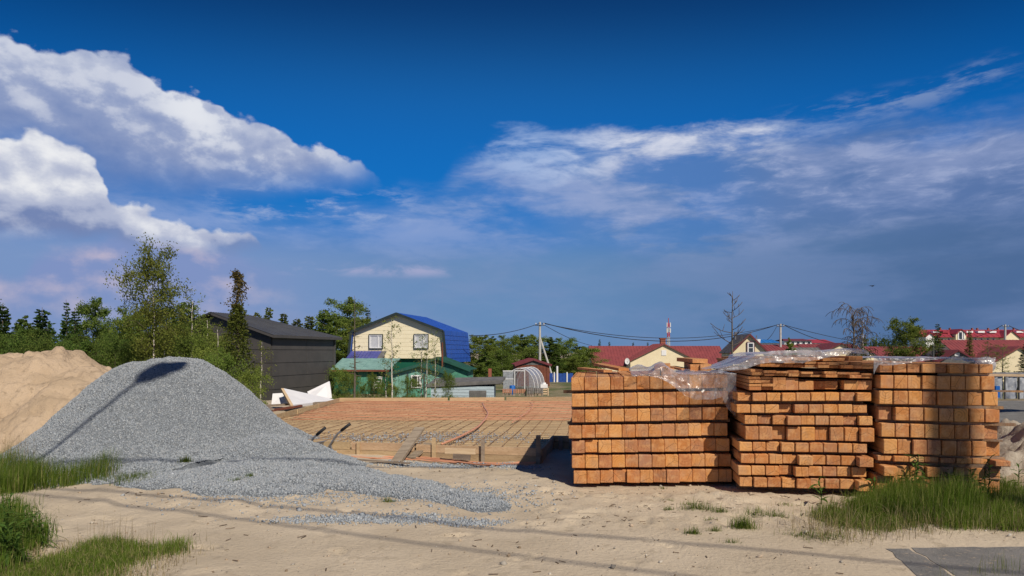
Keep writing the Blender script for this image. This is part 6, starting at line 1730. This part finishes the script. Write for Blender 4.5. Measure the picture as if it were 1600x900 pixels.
def plant_trees():
    # --- wood on the left, behind the sand heap
    L = [(4, 474, 50, 30, 'larch_a', 'needle'), (34, 492, 60, 33, 'wood_b', 'leaf_dark'), (66, 480, 60, 29, 'larch_b', 'needle'), (104, 468, 40, 31, 'spruce_a', 'needle'), (118, 482, 58, 27, 'spruce_b', 'needle'), (145, 476, 62, 33, 'wood_a', 'leaf_dark'), (172, 514, 52, 30, 'wood_d', 'leaf_dark'), (205, 494, 74, 26, 'wood_c', 'leaf_spring'), (280, 482, 84, 25, 'wood_a', 'leaf_dark'), (318, 490, 58, 29, 'wood_b', 'leaf_spring'), (-40, 470, 80, 30, 'wood_c', 'leaf_dark')]
    kinds = {'w': 'leafy green tree', 's': 'dark spruce', 'l': 'feathery green larch'}
    seen = sorted(L)
    words = ['partly outside the frame at the left', 'leftmost behind the sand heap', 'second from the left behind the sand heap', 'third from the left behind the sand heap', 'thin topped, left one of the two spruces', 'broad, right one of the two spruces', 'right behind the two spruces', 'low, above the end of the sand heap', 'left of the white birch trunk', 'right of the tall birch', 'pale green, left of the twisted larch']
    for i, (u, vt, w, D, k, c) in enumerate(seen):
        tree({'s': 'spruce_tree', 'l': 'larch_tree', 'w': 'leafy_tree'}[k[0]], f'{kinds[k[0]]} {words[i]}', k, u, vt, w, D, c, 'bark', group='trees in the wood on the left')
    # farther trees filling the wood
    r = random.Random(4)
    for i in range(15):
        u = -20 + i * 24 + r.uniform(-6, 6); k = r.choice(['wood_a', 'wood_b', 'larch_c', 'wood_d', 'spruce_c', 'larch_a'])
        tree({'s': 'spruce_tree', 'l': 'larch_tree', 'w': 'leafy_tree'}[k[0]], f'rear tree in the left wood, {ORD[i] if i < 14 else "last"} from the left edge of the photo', k, u, r.uniform(496, 518), r.uniform(52, 74), r.uniform(34, 36.5) if u < 240 else 33, 'leaf_dark' if k[0] == 'w' else 'needle', group='rear trees in the wood on the left')
    for i in range(12):
        u = -15 + i * 27 + r.uniform(-8, 8)
        tree('willow_shrub', f'dark willow shrub behind the heaps, {ORD[i]} from the left edge', 'shrub', u, r.uniform(528, 545), r.uniform(56, 78), r.uniform(19.5, 23), 'leaf_dark', base=-0.2, cat='shrub', group='willow shrubs behind the heaps')
    # tall birch
    b, tips = branchy(31, 4.2, 1.15, 30, base=0.24, up=1.1, droop=0.55, sub=6, trunk_r=0.045, profile=lambda t: max(0.3, math.sin(math.pi * min(1, (1 - t) * 0.95 + 0.12)) ** 0.7))
    b.tube([(0.05, 0, 0.1), (0.16, 0, 0.8), (0.26, 0.05, 1.3), (0.34, 0, 2.0)], [0.035, 0.03, 0.024, 0.012], 6)
    tm = b.mesh('trunk', True, False); cm = leaves_at(tips, 15000, 0.064, 32, 1.05, 0.5)
    proto('birch', tm, cm, 4.2, 2.3, b.limb.mesh('limbs', True, False))
    tree('birch_tree', 'tall airy birch with a white trunk behind the gravel heap', 'birch', 240, 406, 112, 18, 'leaf_birch', 'birch_bark', base=-0.2, rot=0.4)
    # twisted larch with a brown bent tip
    b = MB(); r = random.Random(8)
    tp = [Vector((0, 0, 0)), Vector((0.02, 0, 1.2)), Vector((0.0, 0, 2.2)), Vector((-0.05, 0, 2.8)), Vector((0.03, 0, 3.15)), Vector((0.06, 0, 3.4)), Vector((0.0, 0, 3.58)), Vector((-0.06, 0, 3.66))]
    b.tube(tp, [0.06, 0.05, 0.035, 0.03, 0.024, 0.018, 0.012, 0.006], 6)
    C_, A_, B_ = [], [], []; C2, A2, B2 = [], [], []
    for i in range(3900):
        t = r.random() ** 0.8 * 0.78; z = t * 3.66; rad = (0.62 * (1 - t / 0.80) ** 0.75 + 0.10) * (0.75 + 0.5 * math.sin(z * 9 + math.sin(i % 7)) ** 2 * 0.6)
        az = r.uniform(0, 6.28); q = Vector((math.cos(az) * rad * r.random() ** 0.5, math.sin(az) * rad * r.random() ** 0.5, z)); d = Vector((r.gauss(0, 1), r.gauss(0, 1), r.gauss(-.2, .6))).normalized()
        C_.append(q); A_.append(d * r.uniform(0.05, 0.10)); B_.append(d.cross(Vector((r.gauss(0, 1), r.gauss(0, 1), r.gauss(0, 1)))).normalized() * 0.022)
    for i in range(1300):
        t = r.uniform(0.70, 1.0); k = np.interp(t, [0.70, 1], [3, 7]); j = min(6, int(k)); c0 = tp[j].lerp(tp[j + 1], k - j)
        rad = 0.135 * (1.05 - t) / 0.3 + 0.04 + 0.03 * math.sin(t * 55)
        q = c0 + Vector((r.gauss(0, rad * 0.6), r.gauss(0, rad * 0.6), r.gauss(0, 0.04))); d = Vector((r.gauss(0, 1), r.gauss(0, 1), r.gauss(0, .8))).normalized()
        C2.append(q); A2.append(d * r.uniform(0.04, 0.07)); B2.append(d.cross(Vector((r.gauss(0, 1), r.gauss(0, 1), r.gauss(0, 1)))).normalized() * 0.02)
    def cl(C, A, B, seed):
        C, A, B = (np.array([tuple(q) for q in k]) for k in (C, A, B))
        return np_mesh('crown', np.stack([C, C + A * .5 + B, C + A, C + A * .5 - B], 1).reshape(-1, 3), np.arange(len(C) * 4).reshape(-1, 4), False, np.repeat(np.random.default_rng(seed).random(len(C)), 4))
    D = 18.0; z0 = -0.1
    root = empty('larch_tree', (X(371, D), D, z0), label='narrow olive larch with a bent brown tip by the charcoal building', cat='tree')
    root.scale = (1, 1, (Z(427, D) - z0) / 3.66)
    link('trunk', b.mesh('trunk', True, False), M['bark'], root); link('crown', cl(C_, A_, B_, 1), M['needle_olive'], root); link('tip', cl(C2, A2, B2, 2), M['needle_brown'], root)
    # birches in front of the charcoal building
    for (u, vt, w, D, k, lb) in ((341, 515, 62, 19, 'thin_b', 'young birch with a pale stem left of the narrow larch'), (408, 535, 44, 20, 'thin', 'crooked young birch right of the narrow larch'), (300, 470, 70, 21, 'thin_b', 'slender birch right of the tall airy birch'), (325, 500, 60, 22, 'thin_b', 'slender birch half hidden before the charcoal gable')):
        tree('birch_tree', lb, k, u, vt, w, D, 'leaf_birch', 'birch_bark', base=-0.2, group='young birches before the charcoal building')
    for (u, vt, w, D, lb) in ((318, 552, 60, 18, 'left of the narrow larch'), (352, 560, 66, 17.5, 'at the foot of the narrow larch'), (395, 585, 54, 17.2, 'right of the narrow larch foot'), (300, 535, 76, 20, 'behind the right shoulder of the gravel heap'), (340, 530, 70, 21, 'behind the narrow larch')):
        tree('willow_shrub', f'bushy green shrub {lb}', 'shrub', u, vt, w, D, 'leaf_spring', base=-0.3, cat='shrub', group='shrubs round the narrow larch')
    # behind the charcoal building and beside the yellow house
    Bh = [(402, 486, 34, 62, 'larch_a', 'needle_olive'), (420, 478, 36, 64, 'larch_b', 'needle_olive'), (444, 488, 44, 66, 'larch_c', 'needle_olive'), (464, 496, 40, 64, 'larch_a', 'needle_olive'), (484, 492, 46, 68, 'larch_b', 'needle_olive'), (506, 482, 64, 66, 'larch_c', 'leaf_spring'), (542, 474, 78, 68, 'wood_a', 'leaf_spring'), (575, 482, 40, 62, 'spruce_a', 'needle'), (560, 506, 70, 61, 'wood_c', 'leaf_spring'), (528, 496, 70, 60, 'wood_b', 'leaf_spring')]
    wd = ['leftmost behind the charcoal roof', 'pointed, second behind the charcoal roof', 'third from the left behind the charcoal roof', 'small, nearest the low end of the charcoal roof', 'left one of the row between both buildings', 'high crowned, between charcoal roof and yellow house', 'highest, between charcoal roof and yellow house', 'dark and pointed, touching the yellow house roof', 'low, touching the yellow house wall', 'low, behind the charcoal building corner']
    for i, (u, vt, w, D, k, c) in enumerate(Bh):
        tree({'s': 'spruce_tree', 'l': 'larch_tree', 'w': 'leafy_tree'}[k[0]], f'sunlit tree {wd[i]}', k, u, vt, w, D, c, group='trees behind the charcoal building')
    # trees between the yellow house and the red roof
    r = random.Random(14)
    G = [(748, 528, 62, 70), (770, 525, 60, 74), (792, 530, 56, 78), (815, 522, 62, 82), (836, 528, 56, 86), (858, 526, 64, 84), (880, 534, 58, 88), (902, 538, 54, 92), (918, 545, 50, 90), (760, 548, 54, 62), (784, 552, 40, 66), (868, 556, 44, 76), (895, 560, 40, 80), (826, 545, 40, 88), (846, 556, 36, 90)]
    for i, (u, vt, w, D) in enumerate(G):
        k = ['wood_a', 'wood_b', 'wood_c', 'wood_d'][i % 4]
        lb = f'{ORD[i]} from the left in the leafy rear row between yellow house and red roof' if i < 9 else f'low bushy tree before the leafy row, {ORD[i - 9]} of the lower ones listed by depth'
        if i >= 9: lb = ['low bush right beside the blue gambrel roof', 'low bush left of the rust red shed roof', 'low bush behind the pole brace', 'low bush behind the blue sheet fence', 'low bush above the greenhouse arch', 'low bush above the rust red shed'][i - 9]
        else: lb = f'leafy tree, {ORD[i]} from the left between yellow house and red roof'
        tree('leafy_tree' if i < 9 else 'leafy_bush', lb, k, u, vt, w, D, 'leaf_dark' if i in (5, 7, 11) else 'leaf_spring', 'birch_bark' if i in (0, 9, 10) else 'bark', group='trees between the yellow house and the red roof', cat='tree' if i < 9 else 'bush')
    # little conifers above the red roof
    for i, (u, vt) in enumerate(((937, 529), (952, 533), (989, 534), (1012, 534))):
        tree('spruce_tree', ['tallest', 'second', 'third', 'rightmost'][i] + ' of the four tiny conifers above the left end of the red roof', 'spruce_' + 'abca'[i], u, vt, 15, 140, 'needle', group='tiny conifers above the red roof')
    # thin bare trees before the yellow house
    t_, c_ = conifer_mesh(41, 5.0, 1.0, 0.5, 0.55, lambda t: 0.25 + 0.75 * (abs(math.sin(t * 7)) if t > 0.5 else 0.3), 0.35)
    b, tips = branchy(42, 5.0, 0.55, 26, base=0.30, up=0.05, droop=0.1, sub=1, trunk_r=0.05, profile=lambda t: 0.5 + 0.5 * (t > 0.75))
    proto('bare_larch', b.mesh('trunk', True, False), leaves_at(tips, 160, 0.06, 43, 1.0), 5.0, 1.1, b.limb.mesh('limbs', True, False))
    tree('bare_larch', 'thin nearly bare larch with a flat topped crown left of the yellow house', 'bare_larch', 554, 462, 46, 27, 'needle_olive', 'bark', rot=1.0, base=-0.9)
    for (u, vt, w, D, k, lb) in ((613, 497, 44, 28, 'thin', 'thin white birch before the middle of the cream gable'), (658, 528, 46, 29, 'thin_b', 'leafy thin birch before the right gable window'), (666, 545, 34, 28.5, 'thin', 'thin birch with white stem before the green cottage'), (680, 522, 30, 30, 'thin_b', 'thin birch before the right edge of the cream gable'), (603, 560, 34, 29, 'thin_b', 'small birch beside the white step ladder')):
        tree('birch_tree', lb, k, u, vt, w, D, 'leaf_birch', 'birch_bark', group='thin birches before the yellow house')
    for i, (u, vt, w) in enumerate(((585, 590, 26), (597, 600, 22), (640, 594, 30), (700, 588, 26), (545, 588, 40), (530, 580, 36), (615, 606, 24), (566, 605, 24))):
        tree('yard_bush', ['green bush at the foot of the white ladder', 'small bush right of the white ladder', 'bush before the green cottage door', 'bush above the pale blue shed roof', 'bush before the dark green shed, right one', 'bush before the dark green shed, left one', 'low bush left of the green cottage', 'low bush by the bare larch stem'][i], 'shrub', u, vt, w, 31 + (i % 3), 'leaf_spring', cat='bush', group='bushes in the yard behind the slab')
    # dead tree behind the gap of the stacks
    def dead(name, label, u, vt, D, spread, seed, limbs, up, droop, sub, lean=0.0, prof=None, base=0.35, tr=0.06, bark='bark', wob=0.03, rmin=0.014):
        x = X(u, D); z0 = tz(x, D); Ht = Z(vt, D) - z0
        b, tips = branchy(seed, Ht, spread, limbs, base=base, up=up, droop=droop, sub=sub, trunk_r=tr, lean=lean, profile=prof, wob=wob, rmin=rmin)
        root = empty(name, (x, D, z0), label=label, cat='tree')
        link('trunk', b.mesh('trunk', True, False), M[bark], root)
        link('limbs', b.limb.mesh('limbs', True, False), M['twig'], root)
    dead('dead_tree', 'grey dead tree with crooked bare branches above the stack gap', 1141, 455, 42, 1.75, 57, 15, 0.35, -0.35, 2, 0.0, lambda t: max(0.25, 1.0 - (t - 0.5) * 1.5), 0.46, 0.10, rmin=0.018)
    dead('bare_birch', 'leafless weeping birch behind the middle stack', 1333, 484, 60, 2.2, 58, 26, 1.3, 0.95, 9, 0.0, lambda t: 0.75 + 0.25 * math.sin(t * 9), 0.35, 0.15, rmin=0.022)
    dead('bare_birch', 'twiggy leafless birch right of the weeping one', 1347, 500, 61, 1.8, 59, 22, 1.3, 1.0, 8, 0.0, lambda t: 0.85, 0.3, 0.12, 'birch_bark', rmin=0.018)
    # right hand trees
    tree('leafy_tree', 'bushy bright green tree rising behind the left part of the right stack', 'wood_c', 1416, 506, 66, 58, 'leaf_spring', 'bark')
    tree('spruce_tree', 'dark conifer before the far red terrace', 'spruce_a', 1465, 504, 34, 84, 'needle', 'bark')
    tree('spruce_tree', 'small conifer right of the maroon gable', 'spruce_b', 1515, 514, 24, 86, 'needle_olive', 'bark')
    tree('spruce_tree', 'dark conifer cut by the right edge of the frame', 'spruce_c', 1604, 536, 44, 48, 'needle', 'bark')
    tree('leafy_bush', 'thin leaved bush before the tall cream gable', 'thin_b', 1566, 541, 44, 52, 'leaf_birch', 'bark', cat='bush')
    tree('leafy_bush', 'brownish bush before the dull red roof', 'thin_b', 1545, 536, 50, 56, 'needle_olive', 'bark', cat='bush')
    tree('leafy_tree', 'round green tree beside the grey annex roof', 'wood_d', 1234, 527, 26, 80, 'leaf_spring', 'bark')
    tree('leafy_bush', 'brownish bush between the middle and the right stack', 'thin_b', 1352, 545, 40, 58, 'needle_olive', 'bark', cat='bush')
    # far treeline
    for i in range(40):
        u = 1352 + (i % 10) * 8.0
        if i < 9:
            tree('far_tree', f'tiny distant tree left of the bushy green tree, {ORD[i]} from the left', 'wood_' + 'abcd'[i % 4], 1352 + i * 7.5, 531 + r.uniform(-2, 3), 12, 260, 'leaf_dark', group='distant trees left of the bushy tree')
plant_trees()

def right_edge():
    # sheet fence with posts seen right of the right stack
    root = empty('sheet_fence', (0, 0, 0), label='grey tarpaulin fence on thin posts right of the right stack', cat='fence')
    D = 17.0
    for i in range(5):
        u = 1548 + i * 22
        MB().tube([P(u, 624, D), P(u, 581, D)], 0.02, 6).build('post', M['dark_steel'], root)
        xa, xb = X(u + 1, D), X(u + 21, D)
        s, t = np.meshgrid(np.linspace(0, 1, 14), np.linspace(0, 1, 14)); ny = 14
        v = np.stack([(xa + (xb - xa) * s).ravel(), (D + 0.03 + 0.05 * fbm(s * 4 + i * 9, t * 3, 1.5, 3, 5)).ravel(), (Z(623, D) + (Z(583, D) - Z(623, D)) * t).ravel()], 1)
        ii, jj = np.meshgrid(np.arange(13), np.arange(13)); a = (jj * 14 + ii).ravel()
        link('tarpaulin', np_mesh('tarpaulin', v, np.stack([a, a + 1, a + 15, a + 14], 1), True), M['tar'], root)
    MB().beam(P(1546, 583, D - 0.05), P(1640, 583, D - 0.05), 0.03, 0.04).build('rail', M['steel'], root)
    MB().box(P(1557, 612, 16.6), (0.10, 0.1, 0.28)).build('bucket', M['blue_barrel'], root)
    b = [o for o in root.children if o.name.startswith('bucket')][0]; b.parent = None; tag(b, 'small blue container standing before the tarpaulin fence', 'container')
    # gravelly yard behind
    xs = np.linspace(8.5, 24, 50); ys = np.linspace(12.5, 21.5, 40); X_, Y_ = np.meshgrid(xs, ys); ed = fbm(X_, Y_, 0.6, 3, 7)
    Zz = gz(X_, Y_) + 0.02 + 0.02 * ed
    ii, jj = np.meshgrid(np.arange(49), np.arange(39)); a = (jj * 50 + ii).ravel()
    M['yard'] = mat('grey gravel yard', (0.20, 0.195, 0.18), (0.15, 0.145, 0.135), 3, 0.95, 1.2, 30)
    tag(link('gravel_yard', np_mesh('gravel_yard', np.stack([X_.ravel(), Y_.ravel(), Zz.ravel()], 1), np.stack([a, a + 1, a + 51, a + 50], 1), True), M['yard']), 'flat grey gravel yard before the tarpaulin fence', None, None, 'structure')
right_edge()

# ------------------------------------------------------------------ grass and weeds
def blades(px, py, hgt, wid, seed, lean=0.35, zf=gz, wind=(0.05, 0.0)):
    g = np.random.default_rng(seed); n = len(px)
    az = g.uniform(0, 2 * math.pi, n); fx, fy = np.cos(az), np.sin(az)
    ln = np.abs(g.normal(0, lean, n)) * hgt
    base = np.stack([px, py, zf(px, py) - 0.01], 1)
    d = np.stack([fx * ln + wind[0] * hgt, fy * ln + wind[1] * hgt, np.zeros(n)], 1)
    side = np.stack([-fy, fx, np.zeros(n)], 1) * (wid / 2)[:, None]
    z1 = np.stack([0 * hgt, 0 * hgt, hgt * 0.55], 1); z2 = np.stack([0 * hgt, 0 * hgt, hgt * (1 - 0.3 * np.clip(ln / hgt, 0, 1))], 1)
    v = np.stack([base - side, base + side, base + z1 + d * 0.3 + side * 0.7, base + z1 + d * 0.3 - side * 0.7, base + z2 + d], 1)
    f1 = np.array([0, 1, 2, 3]); k = (np.arange(n) * 5)[:, None]
    q = f1[None] + k; t = np.array([3, 2, 4, 4])[None] + k
    tone = np.repeat(g.random(n), 5)
    return v.reshape(-1, 3), q, np.array([3, 2, 4])[None] + k, tone

def grass(name, label, px, py, hgt, wid, seed, m='grass', cat='grass', **kw):
    v, q, t, tone = blades(px, py, hgt, wid * 0.72, seed, **kw)
    me = bpy.data.meshes.new(name)
    nq, nt = len(q), len(t)
    me.vertices.add(len(v)); me.vertices.foreach_set('co', v.astype(np.float32).ravel())
    me.loops.add(nq * 4 + nt * 3); me.loops.foreach_set('vertex_index', np.concatenate([q.ravel(), t.ravel()]).astype(np.int32))
    me.polygons.add(nq + nt)
    me.polygons.foreach_set('loop_start', np.concatenate([np.arange(nq) * 4, nq * 4 + np.arange(nt) * 3]).astype(np.int32))
    me.polygons.foreach_set('loop_total', np.concatenate([np.full(nq, 4), np.full(nt, 3)]).astype(np.int32))
    a = me.attributes.new('tone', 'FLOAT', 'POINT'); a.data.foreach_set('value', tone.astype(np.float32))
    me.update(calc_edges=True)
    o = link(name, me, M[m]); tag(o, label, cat, None, 'stuff')
    return o

def gpt(u, v):
    D = F * H / (v - VH); return (X(u, D), D)
def patch(poly_uv, n, seed, thin=0.0, nscale=1.6):
    """random ground points inside an outline; density breaks up towards the edges"""
    poly = [gpt(*p) for p in poly_uv]; g = np.random.default_rng(seed)
    xs = [p[0] for p in poly]; ys = [p[1] for p in poly]
    px = g.uniform(min(xs) - 0.2, max(xs) + 0.2, n * 3); py = g.uniform(min(ys) - 0.15, max(ys) + 0.15, n * 3)
    jx, jy = px + fbm(px, py, 1.5, 4, seed) * 0.34 + g.normal(size=n * 3) * 0.07, py + fbm(px, py, 1.5, 4, seed + 1) * 0.22 + g.normal(size=n * 3) * 0.045
    k = in_poly(jx, jy, poly) & (fbm(px, py, nscale, 4, seed + 2) * 0.9 + 0.55 > thin * (0.35 + 0.65 * g.random(n * 3)))
    return px[k][:n], py[k][:n]

def all_grass():
    g = np.random.default_rng(3)
    # right hand patch before the right stack
    px, py = patch([(1225, 832), (1300, 800), (1345, 785), (1400, 770), (1450, 762), (1520, 764), (1600, 775), (1760, 790), (1760, 842), (1600, 833), (1500, 828), (1400, 830), (1300, 840)], 42000, 11, 0.7)
    core = np.clip((px - 2.2) / 1.6, 0.25, 1) * np.clip((py - 5.55) / 0.9, 0.45, 1.0)
    h = (0.07 + 0.12 * core) * g.uniform(0.4, 1.3, len(px)) * (0.8 + 0.5 * fbm(px, py, 2.2, 2, 9))
    grass('grass', 'thick green grass growing before the right timber stack', px, py, np.maximum(h, 0.03), g.uniform(0.004, 0.008, len(px)), 12, lean=0.45)
    px, py = patch([(1360, 806), (1400, 775), (1450, 765), (1540, 770), (1600, 790), (1480, 815), (1420, 815)], 13000, 14, 0.3)
    h = g.uniform(0.14, 0.36, len(px)) * (0.75 + 0.6 * np.exp(-((px - 4.35) / 0.5) ** 2))
    grass('grass', 'taller grass clump in front of the right stack', px, py, h, g.uniform(0.004, 0.008, len(px)), 15, lean=0.3)
    px, py = patch([(1210, 838), (1300, 796), (1400, 768), (1520, 764), (1600, 775), (1760, 790), (1760, 846), (1500, 836), (1300, 848)], 3400, 61, 0.5)
    grass('dry_stalks', 'dead straw mixed into the grass before the right stack', px, py, g.uniform(0.05, 0.26, len(px)), g.uniform(0.003, 0.006, len(px)), 62, 'drygrass', 'dry stalks', lean=0.9)
    px, py = patch([(-80, 915), (0, 872), (120, 846), (220, 850), (310, 846), (330, 862), (260, 884), (215, 940), (0, 960)], 2600, 63, 0.5)
    grass('dry_stalks', 'dead straw mixed into the near corner grass', px, py, g.uniform(0.03, 0.12, len(px)), g.uniform(0.003, 0.006, len(px)), 64, 'drygrass', 'dry stalks', lean=1.0)
    # left: strip along the foot of the heaps
    px, py = patch([(-60, 748), (0, 740), (40, 728), (85, 722), (120, 735), (172, 742), (180, 752), (120, 756), (60, 765), (0, 775), (-80, 790)], 17000, 21, 0.8)
    h = g.uniform(0.14, 0.40, len(px)) * np.where(px > -4.75, 0.55, 1.0) * (0.85 + 0.5 * fbm(px, py, 2, 2, 4))
    grass('grass', 'green grass along the foot of the sand and gravel heaps', px, py, np.maximum(h, 0.03), g.uniform(0.004, 0.008, len(px)), 22, lean=0.35)
    px, py = patch([(0, 720), (30, 712), (100, 716), (140, 730), (90, 735), (0, 738)], 900, 24, 0.2)
    grass('dry_stalks', 'pale dry stalks standing in the grass by the sand heap', px, py, g.uniform(0.25, 0.5, len(px)), g.uniform(0.003, 0.005, len(px)), 25, 'drygrass', 'dry stalks', lean=0.12)
    px, py = patch([(170, 755), (185, 742), (215, 740), (232, 748), (230, 758), (200, 762)], 2600, 31, 0.2)
    grass('grass', 'small grass tuft at the toe of the gravel heap', px, py, g.uniform(0.06, 0.16, len(px)), g.uniform(0.004, 0.007, len(px)), 32, lean=0.5)
    px, py = patch([(230, 757), (260, 746), (284, 752), (270, 762)], 500, 33, 0.5)
    grass('grass', 'sparse yellowish grass right of the gravel toe tuft', px, py, g.uniform(0.04, 0.10, len(px)), g.uniform(0.004, 0.007, len(px)), 34, lean=0.5)
    # bottom left corner
    px, py = patch([(-80, 905), (0, 880), (60, 868), (120, 848), (150, 842), (215, 852), (240, 862), (300, 846), (310, 856), (260, 870), (235, 890), (215, 930), (0, 960)], 28000, 41, 0.95)
    h = g.uniform(0.03, 0.12, len(px)) * (0.8 + 0.6 * fbm(px, py, 2.5, 2, 44))
    grass('grass', 'uneven green grass in the near corner of the track', px, py, np.maximum(h, 0.02), g.uniform(0.003, 0.007, len(px)), 42, lean=0.5)
    px, py = patch([(-120, 830), (0, 790), (30, 795), (55, 830), (50, 870), (0, 900), (-120, 930)], 10000, 46, 0.3)
    h = g.uniform(0.06, 0.26, len(px))
    grass('grass', 'tall dark grass clump at the near left edge', px, py, h, g.uniform(0.004, 0.009, len(px)), 47, lean=0.4)
    px, py = patch([(150, 855), (170, 845), (230, 850), (220, 862)], 160, 48, 0)
    grass('dry_stalks', 'few dry grass stalks above the near corner grass', px, py, g.uniform(0.16, 0.30, len(px)), g.uniform(0.002, 0.004, len(px)), 49, 'drygrass', 'dry stalks', lean=0.2)
    # tufts on the sand before the middle stack
    tl = [(1092, 797, 0.16, 260), (1125, 801, 0.10, 120), (1160, 826, 0.10, 420), (1083, 834, 0.06, 160), (1117, 830, 0.05, 90), (1046, 797, 0.05, 70), (1142, 848, 0.06, 60), (1185, 802, 0.14, 160), (1210, 806, 0.12, 150), (1045, 785, 0.04, 40), (1110, 812, 0.06, 40), (1290, 842, 0.18, 140), (1255, 836, 0.14, 130), (606, 786, 0.06, 110), (290, 742, 0.06, 260), (390, 758, 0.04, 110), (372, 763, 0.08, 110), (1035, 762, 0.03, 40), (1075, 790, 0.05, 40), (1230, 790, 0.1, 60)]
    X_, Y_ = [], []; hh = []
    for (u, v, rr, n) in tl:
        x, y = gpt(u, v); X_.append(x + g.normal(size=n) * rr * 0.6); Y_.append(y + g.normal(size=n) * rr * 0.25); hh.append(g.uniform(0.02, 0.05 + min(0.11, n / 3000), n))
    hh = np.concatenate(hh); X_, Y_ = np.concatenate(X_), np.concatenate(Y_)
    hz = np.maximum(heap_h(X_, Y_), 0)
    grass('grass_tufts', 'small scattered grass tufts on the bare sand', X_, Y_, hh, np.full(len(hh), 0.005), 52, lean=0.7, zf=lambda a, b: gz(a, b) + np.maximum(heap_h(a, b), 0))
    # dry stalks by the asphalt
    px, py = patch([(1490, 900), (1500, 880), (1545, 876), (1560, 900)], 260, 55, 0)
    py = py - 0.05
    grass('roadside_grass', 'thin yellowish grass sprouting on the asphalt', px, py, g.uniform(0.06, 0.18, len(px)), g.uniform(0.002, 0.004, len(px)), 56, lean=0.25)
    # rough grass behind right stack and round the yard
    px = g.uniform(8.3, 13, 5000); py = g.uniform(10.2, 12.6, 5000)
    grass('grass', 'green grass between the rubble heap and the gravel yard', px, py, g.uniform(0.05, 0.16, 5000), np.full(5000, 0.008), 58, lean=0.5)
    px = g.uniform(-7, 6, 9000); py = 21.0 + g.random(9000) * 5
    grass('grass', 'sparse weeds on the bank behind the slab', px, py, g.uniform(0.04, 0.22, 9000) * (fbm(px, py, 0.8, 2, 5) > 0.05) + 0.01, np.full(9000, 0.012), 59, lean=0.5)
    # debris twigs
all_grass()

def leaf_shape(L, w, bend=0.25):
    b = MB(); n = 5; pts = []
    for i in range(n + 1):
        t = i / n; ww = w * math.sin(math.pi * min(1, t * 0.92 + 0.08)) ** 0.8 / 2
        pts.append((t * L * (1 - 0.12 * t), ww, 0.06 * L * math.sin(t * 2) - bend * L * t * t))
    v = []
    for (x, ww, z) in pts: v += [(x, -ww, z + ww * 0.35), (x, 0, z), (x, ww, z + ww * 0.35)]
    b.v = v
    for i in range(n):
        for k in range(2): a = i * 3 + k; b.f.append((a, a + 1, a + 4, a + 3))
    m = b.mesh('leaf', True, False)
    at = m.attributes.new('tone', 'FLOAT', 'POINT')
    at.data.foreach_set('value', [random.Random(int(L * 1000)).random() * 0.8] * len(m.vertices))
    return m
LEAVES = [leaf_shape(0.13, 0.026, 0.2), leaf_shape(0.17, 0.030, 0.35), leaf_shape(0.11, 0.024, 0.1), leaf_shape(0.19, 0.032, 0.5)]
BROAD = [leaf_shape(0.30, 0.016, 0.7), leaf_shape(0.24, 0.014, 0.5)]
def weed(u, v, hgt, n, label, seed, stems=1, blade=False, cat='weed', group=None, x=None):
    r = random.Random(seed)
    px, py = gpt(u, v) if x is None else x
    root = empty('weed', (px, py, float(gz(px, py))), label=label, cat=cat, group=group)
    for s in range(stems):
        lx, ly = r.gauss(0, 0.05) * (stems > 1), r.gauss(0, 0.04) * (stems > 1); h = hgt * r.uniform(0.7, 1.0) if s else hgt
        tx, ty = lx + r.gauss(0, 0.06) * h * 2, ly + r.gauss(0, 0.05) * h * 2
        pts = [Vector((lx, ly, 0)), Vector((lx, ly, 0)).lerp(Vector((tx, ty, h)), 0.5) + Vector((r.gauss(0, .01), 0, 0)), Vector((tx, ty, h))]
        MB().tube(pts, [0.006, 0.005, 0.002], 5).build('stem', M['weed'], root, True)
        for k in range(n):
            t = 0.12 + 0.88 * (k + 0.5) / n; p = pts[0].lerp(pts[2], t)
            m = (BROAD if blade and r.random() < 0.6 else LEAVES)[r.randrange(2 if blade else 4) % 2 if blade else r.randrange(4)]
            o = link('leaf', m, M['weed'], root); o.location = p
            o.rotation_euler = (r.gauss(0, 0.2), -r.uniform(-0.25, 0.6) - 0.35 * t, k * 2.4 + r.uniform(-0.4, 0.4)); sc_ = r.uniform(0.7, 1.15) * (1.1 - 0.35 * t); o.scale = (sc_, sc_, sc_)
gw = 'weeds before the right stack'
weed(1427, 783, 0.48, 26, 'tall leafy weed before the left part of the right stack', 1, 2, group=gw)
weed(1522, 790, 0.46, 22, 'dark upright weed with long leaves before the right end of the right stack', 2, 2, group=gw)
weed(1493, 786, 0.36, 18, 'bushy weed left of the dark upright weed', 3, 2, group=gw)
weed(1545, 785, 0.30, 14, 'short weed right of the dark upright weed', 4, 1, group=gw)
weed(1455, 778, 0.34, 16, 'leafy weed right of the tallest one in the grass', 5, 1, group=gw)
weed(1283, 790, 0.25, 16, 'lone small weed on the sand before the middle stack', 6, 1)
weed(1365, 762, 0.20, 14, 'small weed growing in the gap beside the right stack', 7, 1, x=(3.80, 7.15))
weed(1590, 775, 0.3, 14, 'weed at the edge of the frame by the rubble', 8, 1)
gw = 'weeds at the near left edge'
weed(20, 850, 0.42, 22, 'large leafy weed at the near left edge, topmost', 11, 3, True, group=gw)
weed(-10, 868, 0.46, 22, 'leafy weed cut by the left edge of the frame', 12, 3, True, group=gw)
weed(45, 858, 0.26, 16, 'low spreading weed right of the large leafy one', 13, 2, True, group=gw)
weed(12, 885, 0.30, 20, 'low dark weed nearest the bottom left corner', 14, 3, False, group=gw)
weed(-30, 815, 0.40, 20, 'weed with long arching blades at the left edge', 15, 3, True, group=gw)
